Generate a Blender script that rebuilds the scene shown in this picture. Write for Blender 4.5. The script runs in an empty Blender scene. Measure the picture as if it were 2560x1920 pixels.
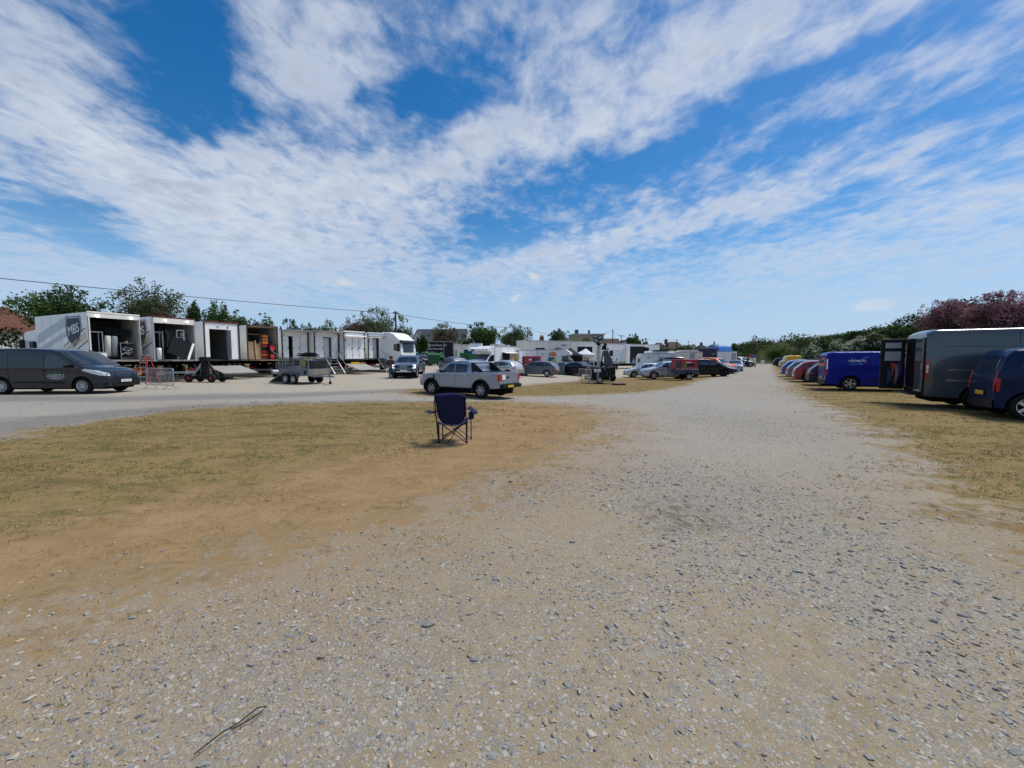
import bpy, math, random
import numpy as np
from mathutils import Vector, Matrix, noise as mnoise
SC = bpy.context.scene
COL = SC.collection
R = math.radians
random.seed(7)
RNG = np.random.default_rng(11)

# ------------------------------------------------------------------ camera
CAMH = 1.62
PITCH = math.atan(65 / 1000)
cam = bpy.data.cameras.new('camera')
cam_o = bpy.data.objects.new('camera', cam)
COL.objects.link(cam_o)
cam.sensor_width = 36
cam.lens = 36 * 1000 / 2560
cam.clip_start = 0.05
cam.clip_end = 8000
cam_o.location = (0, 0, CAMH)
cam_o.rotation_euler = (math.pi / 2 - PITCH, 0, 0)
SC.camera = cam_o

def ray(px, py):
    u, v = px - 1280, 960 - py
    c, s = math.cos(PITCH), math.sin(PITCH)
    return Vector((u, 1000 * c + v * s, -1000 * s + v * c)).normalized()

def sst(x, a, b):
    t = np.clip((x - a) / (b - a), 0, 1)
    return t * t * (3 - 2 * t)

def gz(x, y):
    """height of the ground: a shallow dip along the middle, a low rise at the back left"""
    dip = 0.40 * np.exp(-((x - (0.45 * y - 6)) / 10.0) ** 2) * sst(y, 11, 21) * (1 - sst(y, 50, 90))
    rise = 0.55 * sst(y, 40, 60) * (1 - sst(x, -8, 5)) * (1 - sst(y, 150, 300))
    return rise - dip

def G(px, py):
    """point of the ground seen at a picture position"""
    d = ray(px, py)
    z = 0.0
    for _ in range(12):
        t = (z - CAMH) / d.z
        z = float(gz(d.x * t, d.y * t))
    return Vector((d.x * t, d.y * t, z))

def at(px, dep, h=0.0):
    x = (px - 1280) * dep / 1000 * 0.998
    return Vector((x, dep, float(gz(x, dep)) + h))

def hgt(py, dep):
    return CAMH + (895 - py) * dep / 1000

# ------------------------------------------------------------------ materials
MATS = {}
def mat(name, rgb, rough=0.55, metal=0.0, var=0.12, scale=4.0, coat=0.0, bump=0.0, spec=0.3, emit=0.0, dirt=0.0):
    if name in MATS:
        return MATS[name]
    m = bpy.data.materials.new(name)
    m.use_nodes = True
    nt = m.node_tree
    b = nt.nodes['Principled BSDF']
    b.inputs['Roughness'].default_value = rough
    b.inputs['Metallic'].default_value = metal
    b.inputs['Coat Weight'].default_value = coat
    b.inputs['Coat Roughness'].default_value = 0.06
    b.inputs['Specular IOR Level'].default_value = spec
    tc = nt.nodes.new('ShaderNodeTexCoord')
    n = nt.nodes.new('ShaderNodeTexNoise')
    n.inputs['Scale'].default_value = scale
    n.inputs['Detail'].default_value = 5
    nt.links.new(tc.outputs['Object'], n.inputs['Vector'])
    mr = nt.nodes.new('ShaderNodeMapRange')
    mr.inputs[1].default_value = 0.3
    mr.inputs[2].default_value = 0.7
    mr.inputs[3].default_value = 1 - var
    mr.inputs[4].default_value = 1 + var
    nt.links.new(n.outputs['Fac'], mr.inputs[0])
    mx = nt.nodes.new('ShaderNodeVectorMath')
    mx.operation = 'SCALE'
    mx.inputs[0].default_value = rgb
    nt.links.new(mr.outputs[0], mx.inputs['Scale'])
    col = mx.outputs[0]
    if dirt > 0:
        n2 = nt.nodes.new('ShaderNodeTexNoise')
        n2.inputs['Scale'].default_value = 1.7
        n2.inputs['Detail'].default_value = 8
        n2.inputs['Roughness'].default_value = 0.7
        mp = nt.nodes.new('ShaderNodeMapping')
        mp.inputs['Scale'].default_value = (3, 3, 0.6)
        nt.links.new(tc.outputs['Object'], mp.inputs[0])
        nt.links.new(mp.outputs[0], n2.inputs['Vector'])
        r2 = nt.nodes.new('ShaderNodeMapRange')
        r2.inputs[1].default_value = 0.45
        r2.inputs[2].default_value = 0.8
        r2.inputs[4].default_value = dirt
        nt.links.new(n2.outputs['Fac'], r2.inputs[0])
        mix = nt.nodes.new('ShaderNodeMix')
        mix.data_type = 'RGBA'
        nt.links.new(r2.outputs[0], mix.inputs[0])
        nt.links.new(col, mix.inputs[6])
        mix.inputs[7].default_value = (0.2, 0.17, 0.13, 1)
        col = mix.outputs[2]
    nt.links.new(col, b.inputs['Base Color'])
    if bump > 0:
        bp = nt.nodes.new('ShaderNodeBump')
        bp.inputs['Strength'].default_value = bump
        bp.inputs['Distance'].default_value = 0.02
        nt.links.new(n.outputs['Fac'], bp.inputs['Height'])
        nt.links.new(bp.outputs[0], b.inputs['Normal'])
    if emit > 0:
        b.inputs['Emission Color'].default_value = (*rgb, 1)
        b.inputs['Emission Strength'].default_value = emit
    MATS[name] = m
    return m

def paint(name, rgb, metal=0.35, rough=0.32, dirt=0.08, spec=None, coat=None):
    dk = bool(rgb) and max(rgb) < .15
    if dk: metal = min(metal, .06); dirt = min(dirt, .04)
    vd = bool(rgb) and max(rgb) < .06
    return mat('paint ' + name, rgb, rough, metal, 0.05, 2.0, coat if coat is not None else (0.15 if vd else 0.7), spec=spec if spec is not None else (.16 if vd else .4), dirt=dirt)

GLASS = mat('dark glass', (0.012, 0.018, 0.028), 0.04, 0, 0.1, 1, spec=0.85)
RUBBER = mat('tyre rubber', (0.013, 0.013, 0.014), 0.8, bump=0.2, spec=.15, dirt=0.1)
BLACK = mat('black plastic', (0.010, 0.010, 0.012), 0.5, spec=.2)
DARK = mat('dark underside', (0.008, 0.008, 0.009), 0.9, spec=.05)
CHROME = mat('bright chrome', (0.7, 0.7, 0.72), 0.18, 1.0, 0.03)
ALLOY = mat('silver alloy', (0.52, 0.53, 0.55), 0.3, 0.85, 0.05, dirt=0.15)
LAMP = mat('clear lamp lens', (0.75, 0.78, 0.8), 0.12, 0.3, 0.25, 14)
RED = mat('red lamp lens', (0.45, 0.012, 0.015), 0.15, 0, 0.1, 9, 0.5)
AMBER = mat('amber lens', (0.7, 0.22, 0.02), 0.3)
PLATEW = mat('white number plate', (0.75, 0.75, 0.72), 0.4, 0, 0.04)
PLATEY = mat('yellow number plate', (0.72, 0.42, 0.03), 0.4, 0, 0.04)
INK = mat('black ink', (0.01, 0.01, 0.012), 0.6)
WHITE = mat('white gloss panel', (0.80, 0.80, 0.77), 0.35, 0, 0.04, 1.5, 0.2, dirt=0.34)
WHITE2 = mat('clean white panel', (0.84, 0.84, 0.82), 0.35, 0, 0.03, 1.5, 0.2, dirt=0.07)
CREAM = mat('warm white panel', (0.78, 0.75, 0.67), 0.4, 0, 0.05, 1.5, dirt=0.2)
GREYP = mat('grey panel', (0.33, 0.36, 0.38), 0.45, 0.2, 0.08)
GALV = mat('galvanised steel', (0.42, 0.44, 0.45), 0.42, 0.75, 0.18, 9, bump=0.05)
STEEL = mat('dull steel', (0.3, 0.3, 0.3), 0.5, 0.7, 0.2, 7)
MAROON = mat('maroon trim', (0.12, 0.025, 0.03), 0.5)
PLY = mat('plywood', (0.42, 0.28, 0.15), 0.7, 0, 0.25, 6)
CARD = mat('brown board', (0.33, 0.22, 0.13), 0.8, 0, 0.2, 5)
DECK = mat('worn alloy deck', (0.36, 0.35, 0.33), 0.6, 0.35, 0.2, 8, bump=0.1)
REDM = mat('red paint', (0.42, 0.03, 0.03), 0.4, 0, 0.12, 6, 0.3)
ORANGE = mat('orange paint', (0.75, 0.19, 0.02), 0.4, 0, 0.1, 6, 0.4)
YELLOW = mat('yellow paint', (0.78, 0.48, 0.03), 0.4, 0, 0.06, 6, 0.4)
NAVY = mat('navy cloth', (0.014, 0.017, 0.062), 0.85, 0, 0.25, 30, bump=0.35, spec=.15)
GREENB = mat('bright green plastic', (0.045, 0.20, 0.05), 0.5)
GREEND = mat('dark green plastic', (0.012, 0.09, 0.03), 0.5)
BLUEP = mat('blue plastic', (0.02, 0.10, 0.32), 0.45)
CANVASB = mat('black canvas', (0.014, 0.014, 0.018), 0.8, 0, 0.2, 10)
CANVASW = mat('white canvas', (0.72, 0.72, 0.78), 0.8, 0, 0.06, 5)
SKIN = mat('skin', (0.42, 0.24, 0.17), 0.55)

# ------------------------------------------------------------------ mesh builder
class B:
    def __init__(s):
        s.v, s.f, s.m, s.s = [], [], [], []
    def add(s, v, f, m=0, smooth=False):
        o = len(s.v)
        s.v += [tuple(p) for p in v]
        for q in f:
            s.f.append(tuple(i + o for i in q)); s.m.append(m); s.s.append(smooth)
        return s
    def box(s, c, d, rot=None, m=0):
        x, y, z = d[0] / 2, d[1] / 2, d[2] / 2
        v = [Vector(p) for p in ((-x,-y,-z),(x,-y,-z),(x,y,-z),(-x,y,-z),(-x,-y,z),(x,-y,z),(x,y,z),(-x,y,z))]
        if rot is not None:
            v = [rot @ p for p in v]
        v = [p + Vector(c) for p in v]
        return s.add(v, ((0,3,2,1),(4,5,6,7),(0,1,5,4),(1,2,6,5),(2,3,7,6),(3,0,4,7)), m)
    def bb(s, lo, hi, m=0):
        return s.box([(a + b) / 2 for a, b in zip(lo, hi)], [b - a for a, b in zip(lo, hi)], None, m)
    def bar(s, p, q, w, h=None, m=0):
        p, q = Vector(p), Vector(q)
        d = q - p
        rot = d.to_track_quat('Z', 'Y').to_matrix()
        return s.box((p + q) / 2, (w, h or w, d.length), rot, m)
    def tube(s, pts, r, n=7, m=0, cap=True, closed=False):
        pts = [Vector(p) for p in pts]
        rs = r if isinstance(r, (list, tuple)) else [r] * len(pts)
        v, f = [], []
        N = len(pts)
        prev = None
        for i, p in enumerate(pts):
            a = pts[i - 1] if (i > 0 or closed) else p
            b = pts[(i + 1) % N] if (i < N - 1 or closed) else p
            d = (b - a).normalized()
            if prev is None:
                x = d.orthogonal().normalized()
            else:
                x = (prev - d * prev.dot(d)).normalized()
            prev = x
            y = d.cross(x)
            for k in range(n):
                t = 2 * math.pi * k / n
                v.append(p + (x * math.cos(t) + y * math.sin(t)) * rs[i])
        for i in range(N if closed else N - 1):
            for k in range(n):
                j = (i + 1) % N
                f.append((i*n+k, i*n+(k+1)%n, j*n+(k+1)%n, j*n+k))
        s.add(v, f, m, True)
        if cap and not closed:
            s.add(v[:n], [tuple(range(n))[::-1]], m); s.add(v[-n:], [tuple(range(n))], m)
        return s
    def lathe(s, prof, n=20, M=None, m=0, smooth=True):
        v, f = [], []
        for r, z in prof:
            for k in range(n):
                t = 2 * math.pi * k / n
                p = Vector((r * math.cos(t), r * math.sin(t), z))
                v.append(M @ p if M is not None else p)
        for i in range(len(prof) - 1):
            for k in range(n):
                f.append((i*n+k, i*n+(k+1)%n, (i+1)*n+(k+1)%n, (i+1)*n+k))
        return s.add(v, f, m, smooth)
    def prism(s, poly, a, b, M=None, m=0):
        """poly in (x, z), extruded along y from a to b"""
        n = len(poly)
        v = [Vector((x, a, z)) for x, z in poly] + [Vector((x, b, z)) for x, z in poly]
        if M is not None:
            v = [M @ p for p in v]
        f = [tuple(range(n)), tuple(range(n, 2 * n))[::-1]]
        f += [(i, i + n, (i + 1) % n + n, (i + 1) % n) for i in range(n)]
        return s.add(v, f, m)
    def ball(s, c, r, n=10, m=0):
        r = r if isinstance(r, (list, tuple)) else (r, r, r)
        pr = [(math.sin(math.pi * i / n), -math.cos(math.pi * i / n)) for i in range(n + 1)]
        M = Matrix.Translation(c) @ Matrix.Diagonal((*r, 1))
        pr[0] = (1e-4, -1); pr[-1] = (1e-4, 1)
        return s.lathe(pr, n + 2, M, m)
    def grid(s, P, m=0, smooth=True):
        a, b = len(P), len(P[0])
        v = [p for row in P for p in row]
        f = [(i*b+j, i*b+j+1, (i+1)*b+j+1, (i+1)*b+j) for i in range(a-1) for j in range(b-1)]
        return s.add(v, f, m, smooth)
    def build(s, name, mats, parent=None, bevel=0.0, loc=None, yaw=None):
        me = bpy.data.meshes.new(name)
        me.from_pydata(s.v, [], s.f)
        for mm in (mats if isinstance(mats, (list, tuple)) else [mats]):
            me.materials.append(mm)
        me.polygons.foreach_set('material_index', s.m)
        me.polygons.foreach_set('use_smooth', s.s)
        me.update()
        return link(name, me, parent, bevel, loc, yaw)

def link(name, me, parent=None, bevel=0.0, loc=None, yaw=None):
    o = bpy.data.objects.new(name, me)
    COL.objects.link(o)
    if parent is not None:
        o.parent = parent
    if loc is not None:
        o.location = loc
    if yaw is not None:
        o.rotation_euler = (0, 0, yaw)
    if bevel:
        b = o.modifiers.new('bevel', 'BEVEL')
        b.width = bevel; b.segments = 2; b.limit_method = 'ANGLE'
    return o

def tag(o, label=None, cat=None, group=None, kind=None):
    if label: o['label'] = label
    if cat: o['category'] = cat
    if group: o['group'] = group
    if kind: o['kind'] = kind
    return o

def thing(name, label, cat, loc=(0, 0, 0), yaw=0.0, group=None, scale=1.0):
    o = bpy.data.objects.new(name, None)
    COL.objects.link(o)
    o.location = loc
    o.rotation_euler = (0, 0, yaw)
    o.scale = (scale,) * 3
    o.empty_display_size = 0.2
    return tag(o, label, cat, group)

def copy_tree(o, parent=None):
    c = o.copy()
    COL.objects.link(c)
    if parent is not None:
        c.parent = parent
        c.matrix_parent_inverse = o.matrix_parent_inverse.copy()
    for ch in [x for x in bpy.data.objects if x.parent == o]:
        copy_tree(ch, c)
    return c

def text(s, size, m, parent, M, name='lettering', align='CENTER', ext=0.003, sx=1.0):
    cu = bpy.data.curves.new('t', 'FONT')
    cu.body = s; cu.size = size; cu.align_x = align; cu.align_y = 'CENTER'; cu.extrude = ext
    to = bpy.data.objects.new('t', cu)
    COL.objects.link(to)
    bpy.context.view_layer.update()
    me = bpy.data.meshes.new_from_object(to.evaluated_get(bpy.context.evaluated_depsgraph_get()))
    bpy.data.objects.remove(to)
    me.transform(M @ Matrix.Diagonal((sx, 1, 1, 1)))
    me.materials.clear(); me.materials.append(m)
    return link(name, me, parent)

def frame(o, x, y):
    """matrix whose local x, y are the given directions and whose origin is o"""
    x, y = Vector(x).normalized(), Vector(y).normalized()
    z = x.cross(y).normalized()
    return Matrix(((x.x, y.x, z.x, o[0]), (x.y, y.y, z.y, o[1]), (x.z, y.z, z.z, o[2]), (0, 0, 0, 1)))

# ------------------------------------------------------------------ sun and sky
SUN_AZ = math.atan2(0.93, 0.36)     # clockwise from +Y
SUN_EL = R(60)
sd = bpy.data.lights.new('sun', 'SUN')
sd.energy = 2.8
sd.angle = R(18.0)
sd.color = (1.0, 0.955, 0.89)
so = bpy.data.objects.new('sun', sd)
COL.objects.link(so)
sv = Vector((math.sin(SUN_AZ) * math.cos(SUN_EL), math.cos(SUN_AZ) * math.cos(SUN_EL), math.sin(SUN_EL)))
so.rotation_euler = sv.to_track_quat('Z', 'Y').to_euler()
so.location = sv * 50

W = bpy.data.worlds.new('World')
SC.world = W
W.use_nodes = True
wt = W.node_tree
wt.nodes.clear()
def N(t, **k):
    n = wt.nodes.new(t)
    for a, b in k.items():
        setattr(n, a, b)
    return n
def L(a, b):
    wt.links.new(a, b)
def mth(op, a, b=None, c=None, clamp=False):
    n = N('ShaderNodeMath', operation=op, use_clamp=clamp)
    for i, v in enumerate((a, b, c)):
        if v is None: continue
        if isinstance(v, (int, float)): n.inputs[i].default_value = v
        else: L(v, n.inputs[i])
    return n.outputs[0]
def mrange(x, a, b, c=0.0, d=1.0, smooth=True):
    n = N('ShaderNodeMapRange')
    if smooth: n.interpolation_type = 'SMOOTHSTEP'
    L(x, n.inputs[0])
    for i, v in enumerate((a, b, c, d)):
        if isinstance(v, (int, float)): n.inputs[i + 1].default_value = v
        else: L(v, n.inputs[i + 1])
    return n.outputs[0]
def rgbmix(f, a, b):
    n = N('ShaderNodeMix', data_type='RGBA')
    for s_, v in ((n.inputs[0], f), (n.inputs[6], a), (n.inputs[7], b)):
        if isinstance(v, (int, float)): s_.default_value = v
        elif isinstance(v, tuple): s_.default_value = (*v, 1)
        else: L(v, s_)
    return n.outputs[2]
tc = N('ShaderNodeTexCoord')
sep = N('ShaderNodeSeparateXYZ')
L(tc.outputs['Generated'], sep.inputs[0])
dx, dy, dz = sep.outputs
az = mth('ARCTAN2', dx, dy)
el = mth('ARCSINE', dz)
cq = N('ShaderNodeCombineXYZ')
L(az, cq.inputs[0]); L(el, cq.inputs[1])
den = mth('ADD', mth('MAXIMUM', dz, 0.0), 0.07)
cp = N('ShaderNodeCombineXYZ')
L(mth('DIVIDE', dx, den), cp.inputs[0]); L(mth('DIVIDE', dy, den), cp.inputs[1])

sky = N('ShaderNodeTexSky', sky_type='NISHITA')
sky.sun_disc = False
sky.sun_elevation = SUN_EL
sky.sun_rotation = SUN_AZ
sky.air_density = 1.0
sky.dust_density = 0.4
sky.ozone_density = 2.5
hs = N('ShaderNodeHueSaturation')
hs.inputs['Saturation'].default_value = 1.42
hs.inputs['Value'].default_value = 0.86
L(sky.outputs[0], hs.inputs['Color'])
SKYC = hs.outputs[0]

def azel(px, py):
    d = ray(px, py)
    return math.atan2(d.x, d.y), math.asin(d.z)
def noisew(vec, scale, detail=6, rough=0.55, dist=0.0, rot=0.0, st=(1, 1, 1), loc=(0, 0, 0)):
    mp = N('ShaderNodeMapping')
    mp.inputs['Rotation'].default_value = (0, 0, rot)
    mp.inputs['Scale'].default_value = st
    mp.inputs['Location'].default_value = loc
    L(vec, mp.inputs[0])
    n = N('ShaderNodeTexNoise')
    n.inputs['Scale'].default_value = scale
    n.inputs['Detail'].default_value = detail
    n.inputs['Roughness'].default_value = rough
    n.inputs['Distortion'].default_value = dist
    L(mp.outputs[0], n.inputs['Vector'])
    return n.outputs['Fac']
# slow wobble so that the broad cloud masses have ragged outlines
wob = N('ShaderNodeTexNoise')
wob.inputs['Scale'].default_value = 5.0
wob.inputs['Detail'].default_value = 4
L(cq.outputs[0], wob.inputs['Vector'])
wv = N('ShaderNodeVectorMath', operation='MULTIPLY_ADD')
L(wob.outputs['Color'], wv.inputs[0])
wv.inputs[1].default_value = (0.16, 0.12, 0)
wv.inputs[2].default_value = (-0.08, -0.06, 0)
qa = N('ShaderNodeVectorMath', operation='ADD')
L(cq.outputs[0], qa.inputs[0]); L(wv.outputs[0], qa.inputs[1])
Q = qa.outputs[0]
def blob(px, py, rx, ry, ang, amp):
    a0, e0 = azel(px, py)
    t = R(ang)
    ux, uy = math.cos(t) * rx, -math.sin(t) * rx
    vx, vy = math.sin(t) * ry, math.cos(t) * ry
    def lenof(ax, ay):
        a1, e1 = azel(px + ax * .5, py + ay * .5); a2, e2 = azel(px - ax * .5, py - ay * .5)
        return math.hypot(a1 - a2, e1 - e2), math.atan2(e1 - e2, a1 - a2)
    l1, th = lenof(ux, uy)
    l2, _ = lenof(vx, vy)
    mp = N('ShaderNodeMapping', vector_type='TEXTURE')
    mp.inputs['Location'].default_value = (a0, e0, 0)
    mp.inputs['Rotation'].default_value = (0, 0, th)
    mp.inputs['Scale'].default_value = (l1, l2, 1)
    L(Q, mp.inputs[0])
    g = N('ShaderNodeTexGradient', gradient_type='SPHERICAL')
    L(mp.outputs[0], g.inputs[0])
    return mth('MULTIPLY', g.outputs['Fac'], amp)
k = 1.157
BL = [  # picture x, y, half length, half width, tilt (counter-clockwise), weight
    (120, 230, 420, 190, -32, .55), (330, 400, 420, 130, -28, .45), (620, 440, 460, 170, 0, .62),
    (560, 330, 260, 100, -10, .35), (950, 380, 420, 90, 14, .55), (1300, 250, 460, 120, 20, .62),
    (1600, 100, 480, 150, 18, .5), (740, 110, 300, 190, -15, .5), (1180, 60, 300, 160, 0, .42),
    (1850, 40, 320, 110, 22, .35), (1000, 300, 200, 70, 12, .25), (70, 560, 300, 60, -5, .2),
    (20, 450, 160, 50, 20, .42), (560, 560, 420, 90, 0, .4), (1200, 560, 260, 40, 10, .25),
    (2050, 180, 330, 70, 32, .3), (1900, 330, 420, 60, 24, .22), (1650, 420, 480, 60, 16, .3),
    (2100, 420, 330, 90, 10, .35), (1500, 480, 420, 60, 8, .3), (1300, 440, 300, 60, 12, .25),
    (1160, 545, 120, 40, 10, .3), (1290, 515, 90, 20, 12, .35), (900, 600, 600, 60, 0, .25),
    (1900, 560, 500, 60, 4, .3), (1930, 650, 90, 22, -5, .4), (250, 620, 500, 60, 0, .3),
    (390, 70, 150, 300, 18, -.75), (330, 220, 150, 130, 30, -.5), (430, 260, 170, 70, 20, -.5), (920, 205, 190, 70, 5, -.85), (780, 200, 110, 60, 0, -.3),
    (1480, 300, 620, 60, 22, -.62), (1200, 350, 260, 55, 10, -.5), (1850, 130, 420, 45, 25, -.5),
    (1250, 470, 330, 55, 5, -.35), (1060, 490, 130, 60, 10, -.6), (1100, 530, 170, 36, 15, -.5),
    (110, 440, 210, 60, 10, -.5), (210, 500, 190, 60, -20, -.35), (300, 535, 260, 36, -18, -.5),
    (2150, 100, 190, 60, 30, -.3), (1620, 400, 500, 26, 18, -.25), (1060, 110, 110, 90, 0, -.45), (40, 340, 200, 40, -20, -.2),
    (2030, 250, 380, 50, 28, -.42), (1780, 300, 330, 45, 24, -.4), (1900, 420, 420, 40, 12, -.35), (1650, 500, 420, 34, 8, -.3), (150, 470, 260, 60, -12, -.35), (2000, 520, 380, 30, 5, -.25), (1350, 400, 260, 50, 14, -.3),
]
D = None
for b in BL:
    o = blob(b[0]*k, b[1]*k, b[2]*k, b[3]*k, b[4], b[5])
    D = o if D is None else mth('ADD', D, o)
street = R(12)   # the cloud streets run towards a point a little right of the view
n_big = noisew(cp.outputs[0], 1.1, 3, 0.5, 0.3, street, (1.0, 0.35, 1))
n_mid = noisew(cp.outputs[0], 3.4, 8, 0.62, 0.25, street, (1.0, 0.8, 1), (3, 1, 0))
n_fine = noisew(cp.outputs[0], 10.5, 7, 0.6, 0.35, R(-35), (1.0, 0.75, 1), (7, 2, 0))
n_str = noisew(cp.outputs[0], 4.0, 8, 0.65, 0.2, street, (1.0, 0.16, 1), (1, 9, 0))
nz = mth('ADD', mth('ADD', mth('MULTIPLY', mth('SUBTRACT', n_big, 0.5), 0.55),
                    mth('MULTIPLY', mth('SUBTRACT', n_mid, 0.5), 1.25)),
         mth('ADD', mth('MULTIPLY', mth('SUBTRACT', n_fine, 0.5), 1.15), mth('MULTIPLY', mth('SUBTRACT', n_str, 0.5), 0.6)))
low = mrange(el, 0.03, 0.50, 1.0, 0.0)
dens = mth('ADD', mth('ADD', mth('MULTIPLY', D, 0.66), 0.40), mth('ADD', mth('MULTIPLY', nz, mrange(el, 0.0, 0.3, 0.55, 1.0)), mth('MULTIPLY', low, 0.22)))
alpha = mrange(dens, 0.08, 1.14)
alpha = mth('MULTIPLY', alpha, mrange(el, 0.02, 0.3, 0.80, 0.95))
# thick cloud shows greyer undersides, thin cloud is white
sh = mth('MULTIPLY', mrange(n_mid, 0.42, 0.66), mrange(dens, 0.6, 1.2))
ccol = rgbmix(sh, (5.0, 5.35, 6.0), (3.3, 3.75, 4.7))
ccol = rgbmix(mrange(el, 0.0, 0.35, 0.85, 0.0), ccol, (3.3, 4.3, 5.8))
haze = rgbmix(mrange(el, 0.0, 0.34, 0.75, 0.0), SKYC, (2.5, 4.1, 6.3))
fin = rgbmix(alpha, haze, ccol)
# small low cumulus puffs
Dp = None
for (px, py, rx, ry, a) in ((852, 702, 62, 15, 0), (795, 698, 34, 11, 0), (802, 724, 22, 8, 0), (1340, 703, 30, 12, 0), (1292, 744, 34, 12, 0), (2190, 750, 60, 22, -10)):
    o = mrange(blob(px, py, rx, ry, a, 1.6), 0.05, 1.4)
    Dp = o if Dp is None else mth('MAXIMUM', Dp, o)
fin = rgbmix(mth('MULTIPLY', Dp, mrange(n_str, 0.38, 0.62, 0.0, 0.55)), fin, (5.8, 5.7, 5.65))
bg = N('ShaderNodeBackground')
bg.inputs['Strength'].default_value = 0.1
L(fin, bg.inputs['Color'])
wo = N('ShaderNodeOutputWorld')
L(bg.outputs[0], wo.inputs['Surface'])
W.cycles.sampling_method = 'MANUAL'
W.cycles.sample_map_resolution = 512

SC.view_settings.view_transform = 'Standard'
SC.view_settings.look = 'None'
SC.view_settings.exposure = 0.44
SC.view_settings.gamma = 1.0
SC.cycles.use_denoising = True
SC.cycles.max_bounces = 6
SC.cycles.transparent_max_bounces = 8


# ------------------------------------------------------------------ ground
def wpoly(pts):
    out = []
    for px, py in pts:
        p = G(px, py)
        out.append((p.x, p.y))
    return np.array(out)
def sdist(poly, X, Y):
    """signed distance to a polygon, positive inside"""
    d = np.full(X.shape, 1e18)
    ins = np.zeros(X.shape, bool)
    n = len(poly)
    for i in range(n):
        ax, ay = poly[i]; bx, by = poly[(i + 1) % n]
        ex, ey = bx - ax, by - ay
        t = np.clip(((X - ax) * ex + (Y - ay) * ey) / (ex * ex + ey * ey + 1e-12), 0, 1)
        d = np.minimum(d, (X - ax - t * ex) ** 2 + (Y - ay - t * ey) ** 2)
        c = (ay > Y) != (by > Y)
        with np.errstate(divide='ignore', invalid='ignore'):
            xi = ax + (Y - ay) * ex / (ey if ey != 0 else 1e-9)
        ins ^= c & (X < xi)
    d = np.sqrt(d)
    return np.where(ins, d, -d)
P_ISLAND = wpoly([(-900,1190),(0,1104),(116,1070),(300,1045),(463,1024),(640,1012),(810,1008),(960,1006),(1090,1004),(1230,1003),(1390,1010),(1480,1030),(1505,1052),(1490,1080),(1440,1110),(1390,1140),(1300,1180),(1215,1203),(1120,1235),(1040,1275),(900,1315),(700,1380),(420,1440),(230,1470),(0,1518),(-900,1690)])
P_SAND = wpoly([(1250,1003),(1390,1010),(1500,1032),(1520,1060),(1440,1115),(1300,1185),(1120,1240),(900,1320),(700,1385),(420,1445),(0,1525),(-900,1700),(-900,1450),(0,1330),(350,1270),(600,1222),(800,1160),(1000,1110),(1150,1060),(1180,1030)])
P_STRIP = wpoly([(985,982),(1040,972),(1120,976),(1230,972),(1290,966),(1400,956),(1540,946),(1600,940),(1700,926),(1800,917),(1850,909),(1858,912),(1830,925),(1800,938),(1740,954),(1690,969),(1600,980),(1480,987),(1300,991),(1180,990),(1040,988)])
P_RIGHT = wpoly([(1936,926),(1950,945),(1975,962),(1995,985),(2040,1005),(2100,1030),(2170,1065),(2240,1110),(2310,1155),(2400,1230),(2480,1300),(2560,1370),(3000,1600),(3900,1700),(5200,1300),(5200,940),(2600,912),(2200,905),(1936,902)])
P_GREY = wpoly([(-900,1080),(0,1050),(250,1027),(500,1010),(760,1004),(1000,1001),(1100,1003),(1000,1008),(810,1011),(640,1015),(463,1027),(300,1048),(116,1073),(0,1098),(-900,1180)])
P_TAR = wpoly([(-900,988),(0,990),(300,992),(700,984),(1050,971),(1060,975),(700,995),(300,1004),(0,1003),(-900,1006)])
P_YARD = wpoly([(-900,985),(0,985),(300,988),(700,980),(1000,972),(1240,968),(1400,955),(1560,942),(1700,924),(1800,915),(1850,907),(1850,899),(1300,899),(300,900),(-900,905)])
P_COARSE = [wpoly(p) for p in ([(1560,1180),(1700,1150),(1850,1200),(2100,1330),(2560,1500),(2560,1800),(2300,1700),(2000,1520),(1700,1360),(1500,1260)],
            [(1190,1230),(1300,1180),(1370,1190),(1380,1260),(1280,1290),(1180,1270)], [(300,1600),(600,1500),(1000,1560),(1050,1800),(500,1920),(300,1850)], [(1650,1000),(2000,1050),(2100,1090),(1900,1100),(1650,1040)])]
P_MOSS = [wpoly(p) for p in ([(1610,1280),(1680,1255),(1770,1265),(1800,1310),(1740,1335),(1640,1325)], [(1300,970),(1480,970),(1470,984),(1310,985)])]

def bumps(X, Y):
    return 0.012*np.sin(X*2.1+np.sin(Y*1.3)*1.7) + 0.012*np.sin(Y*2.6+np.sin(X*1.9)*1.4) + 0.03*np.sin(X*.5+Y*.31) * np.sin(Y*.43-X*.2)
def ground_z(X, Y):
    r = np.hypot(X, Y)
    return gz(X, Y) + bumps(X, Y) * np.clip(1 - r / 40, 0, 1) * 0.8
def masks(X, Y):
    g = np.maximum(np.maximum(sdist(P_ISLAND, X, Y), sdist(P_STRIP, X, Y)), sdist(P_RIGHT, X, Y))
    far = np.maximum((Y - 128) * 0.6, -X * .5 + Y * .35 - 36.0)      # rough grass beyond the yard
    g = np.maximum(g, np.clip(far, -20, 20))
    s = sdist(P_SAND, X, Y)
    k = np.maximum(sdist(P_GREY, X, Y), -20)
    t = sdist(P_TAR, X, Y)
    y = sdist(P_YARD, X, Y)
    c = np.max([sdist(p, X, Y) for p in P_COARSE], axis=0)
    m = np.max([sdist(p, X, Y) for p in P_MOSS], axis=0)
    return g, s, k, t, y, c, m
NA, NR = 560, 300
ang = np.linspace(-math.pi, math.pi, NA + 1)[:-1]
ang = ang - 0.62 * np.sin(ang)            # finer ahead of the camera
rad = 0.7 * (2600 / 0.7) ** np.linspace(0, 1, NR)
A_, R_ = np.meshgrid(ang, rad, indexing='ij')
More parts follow.
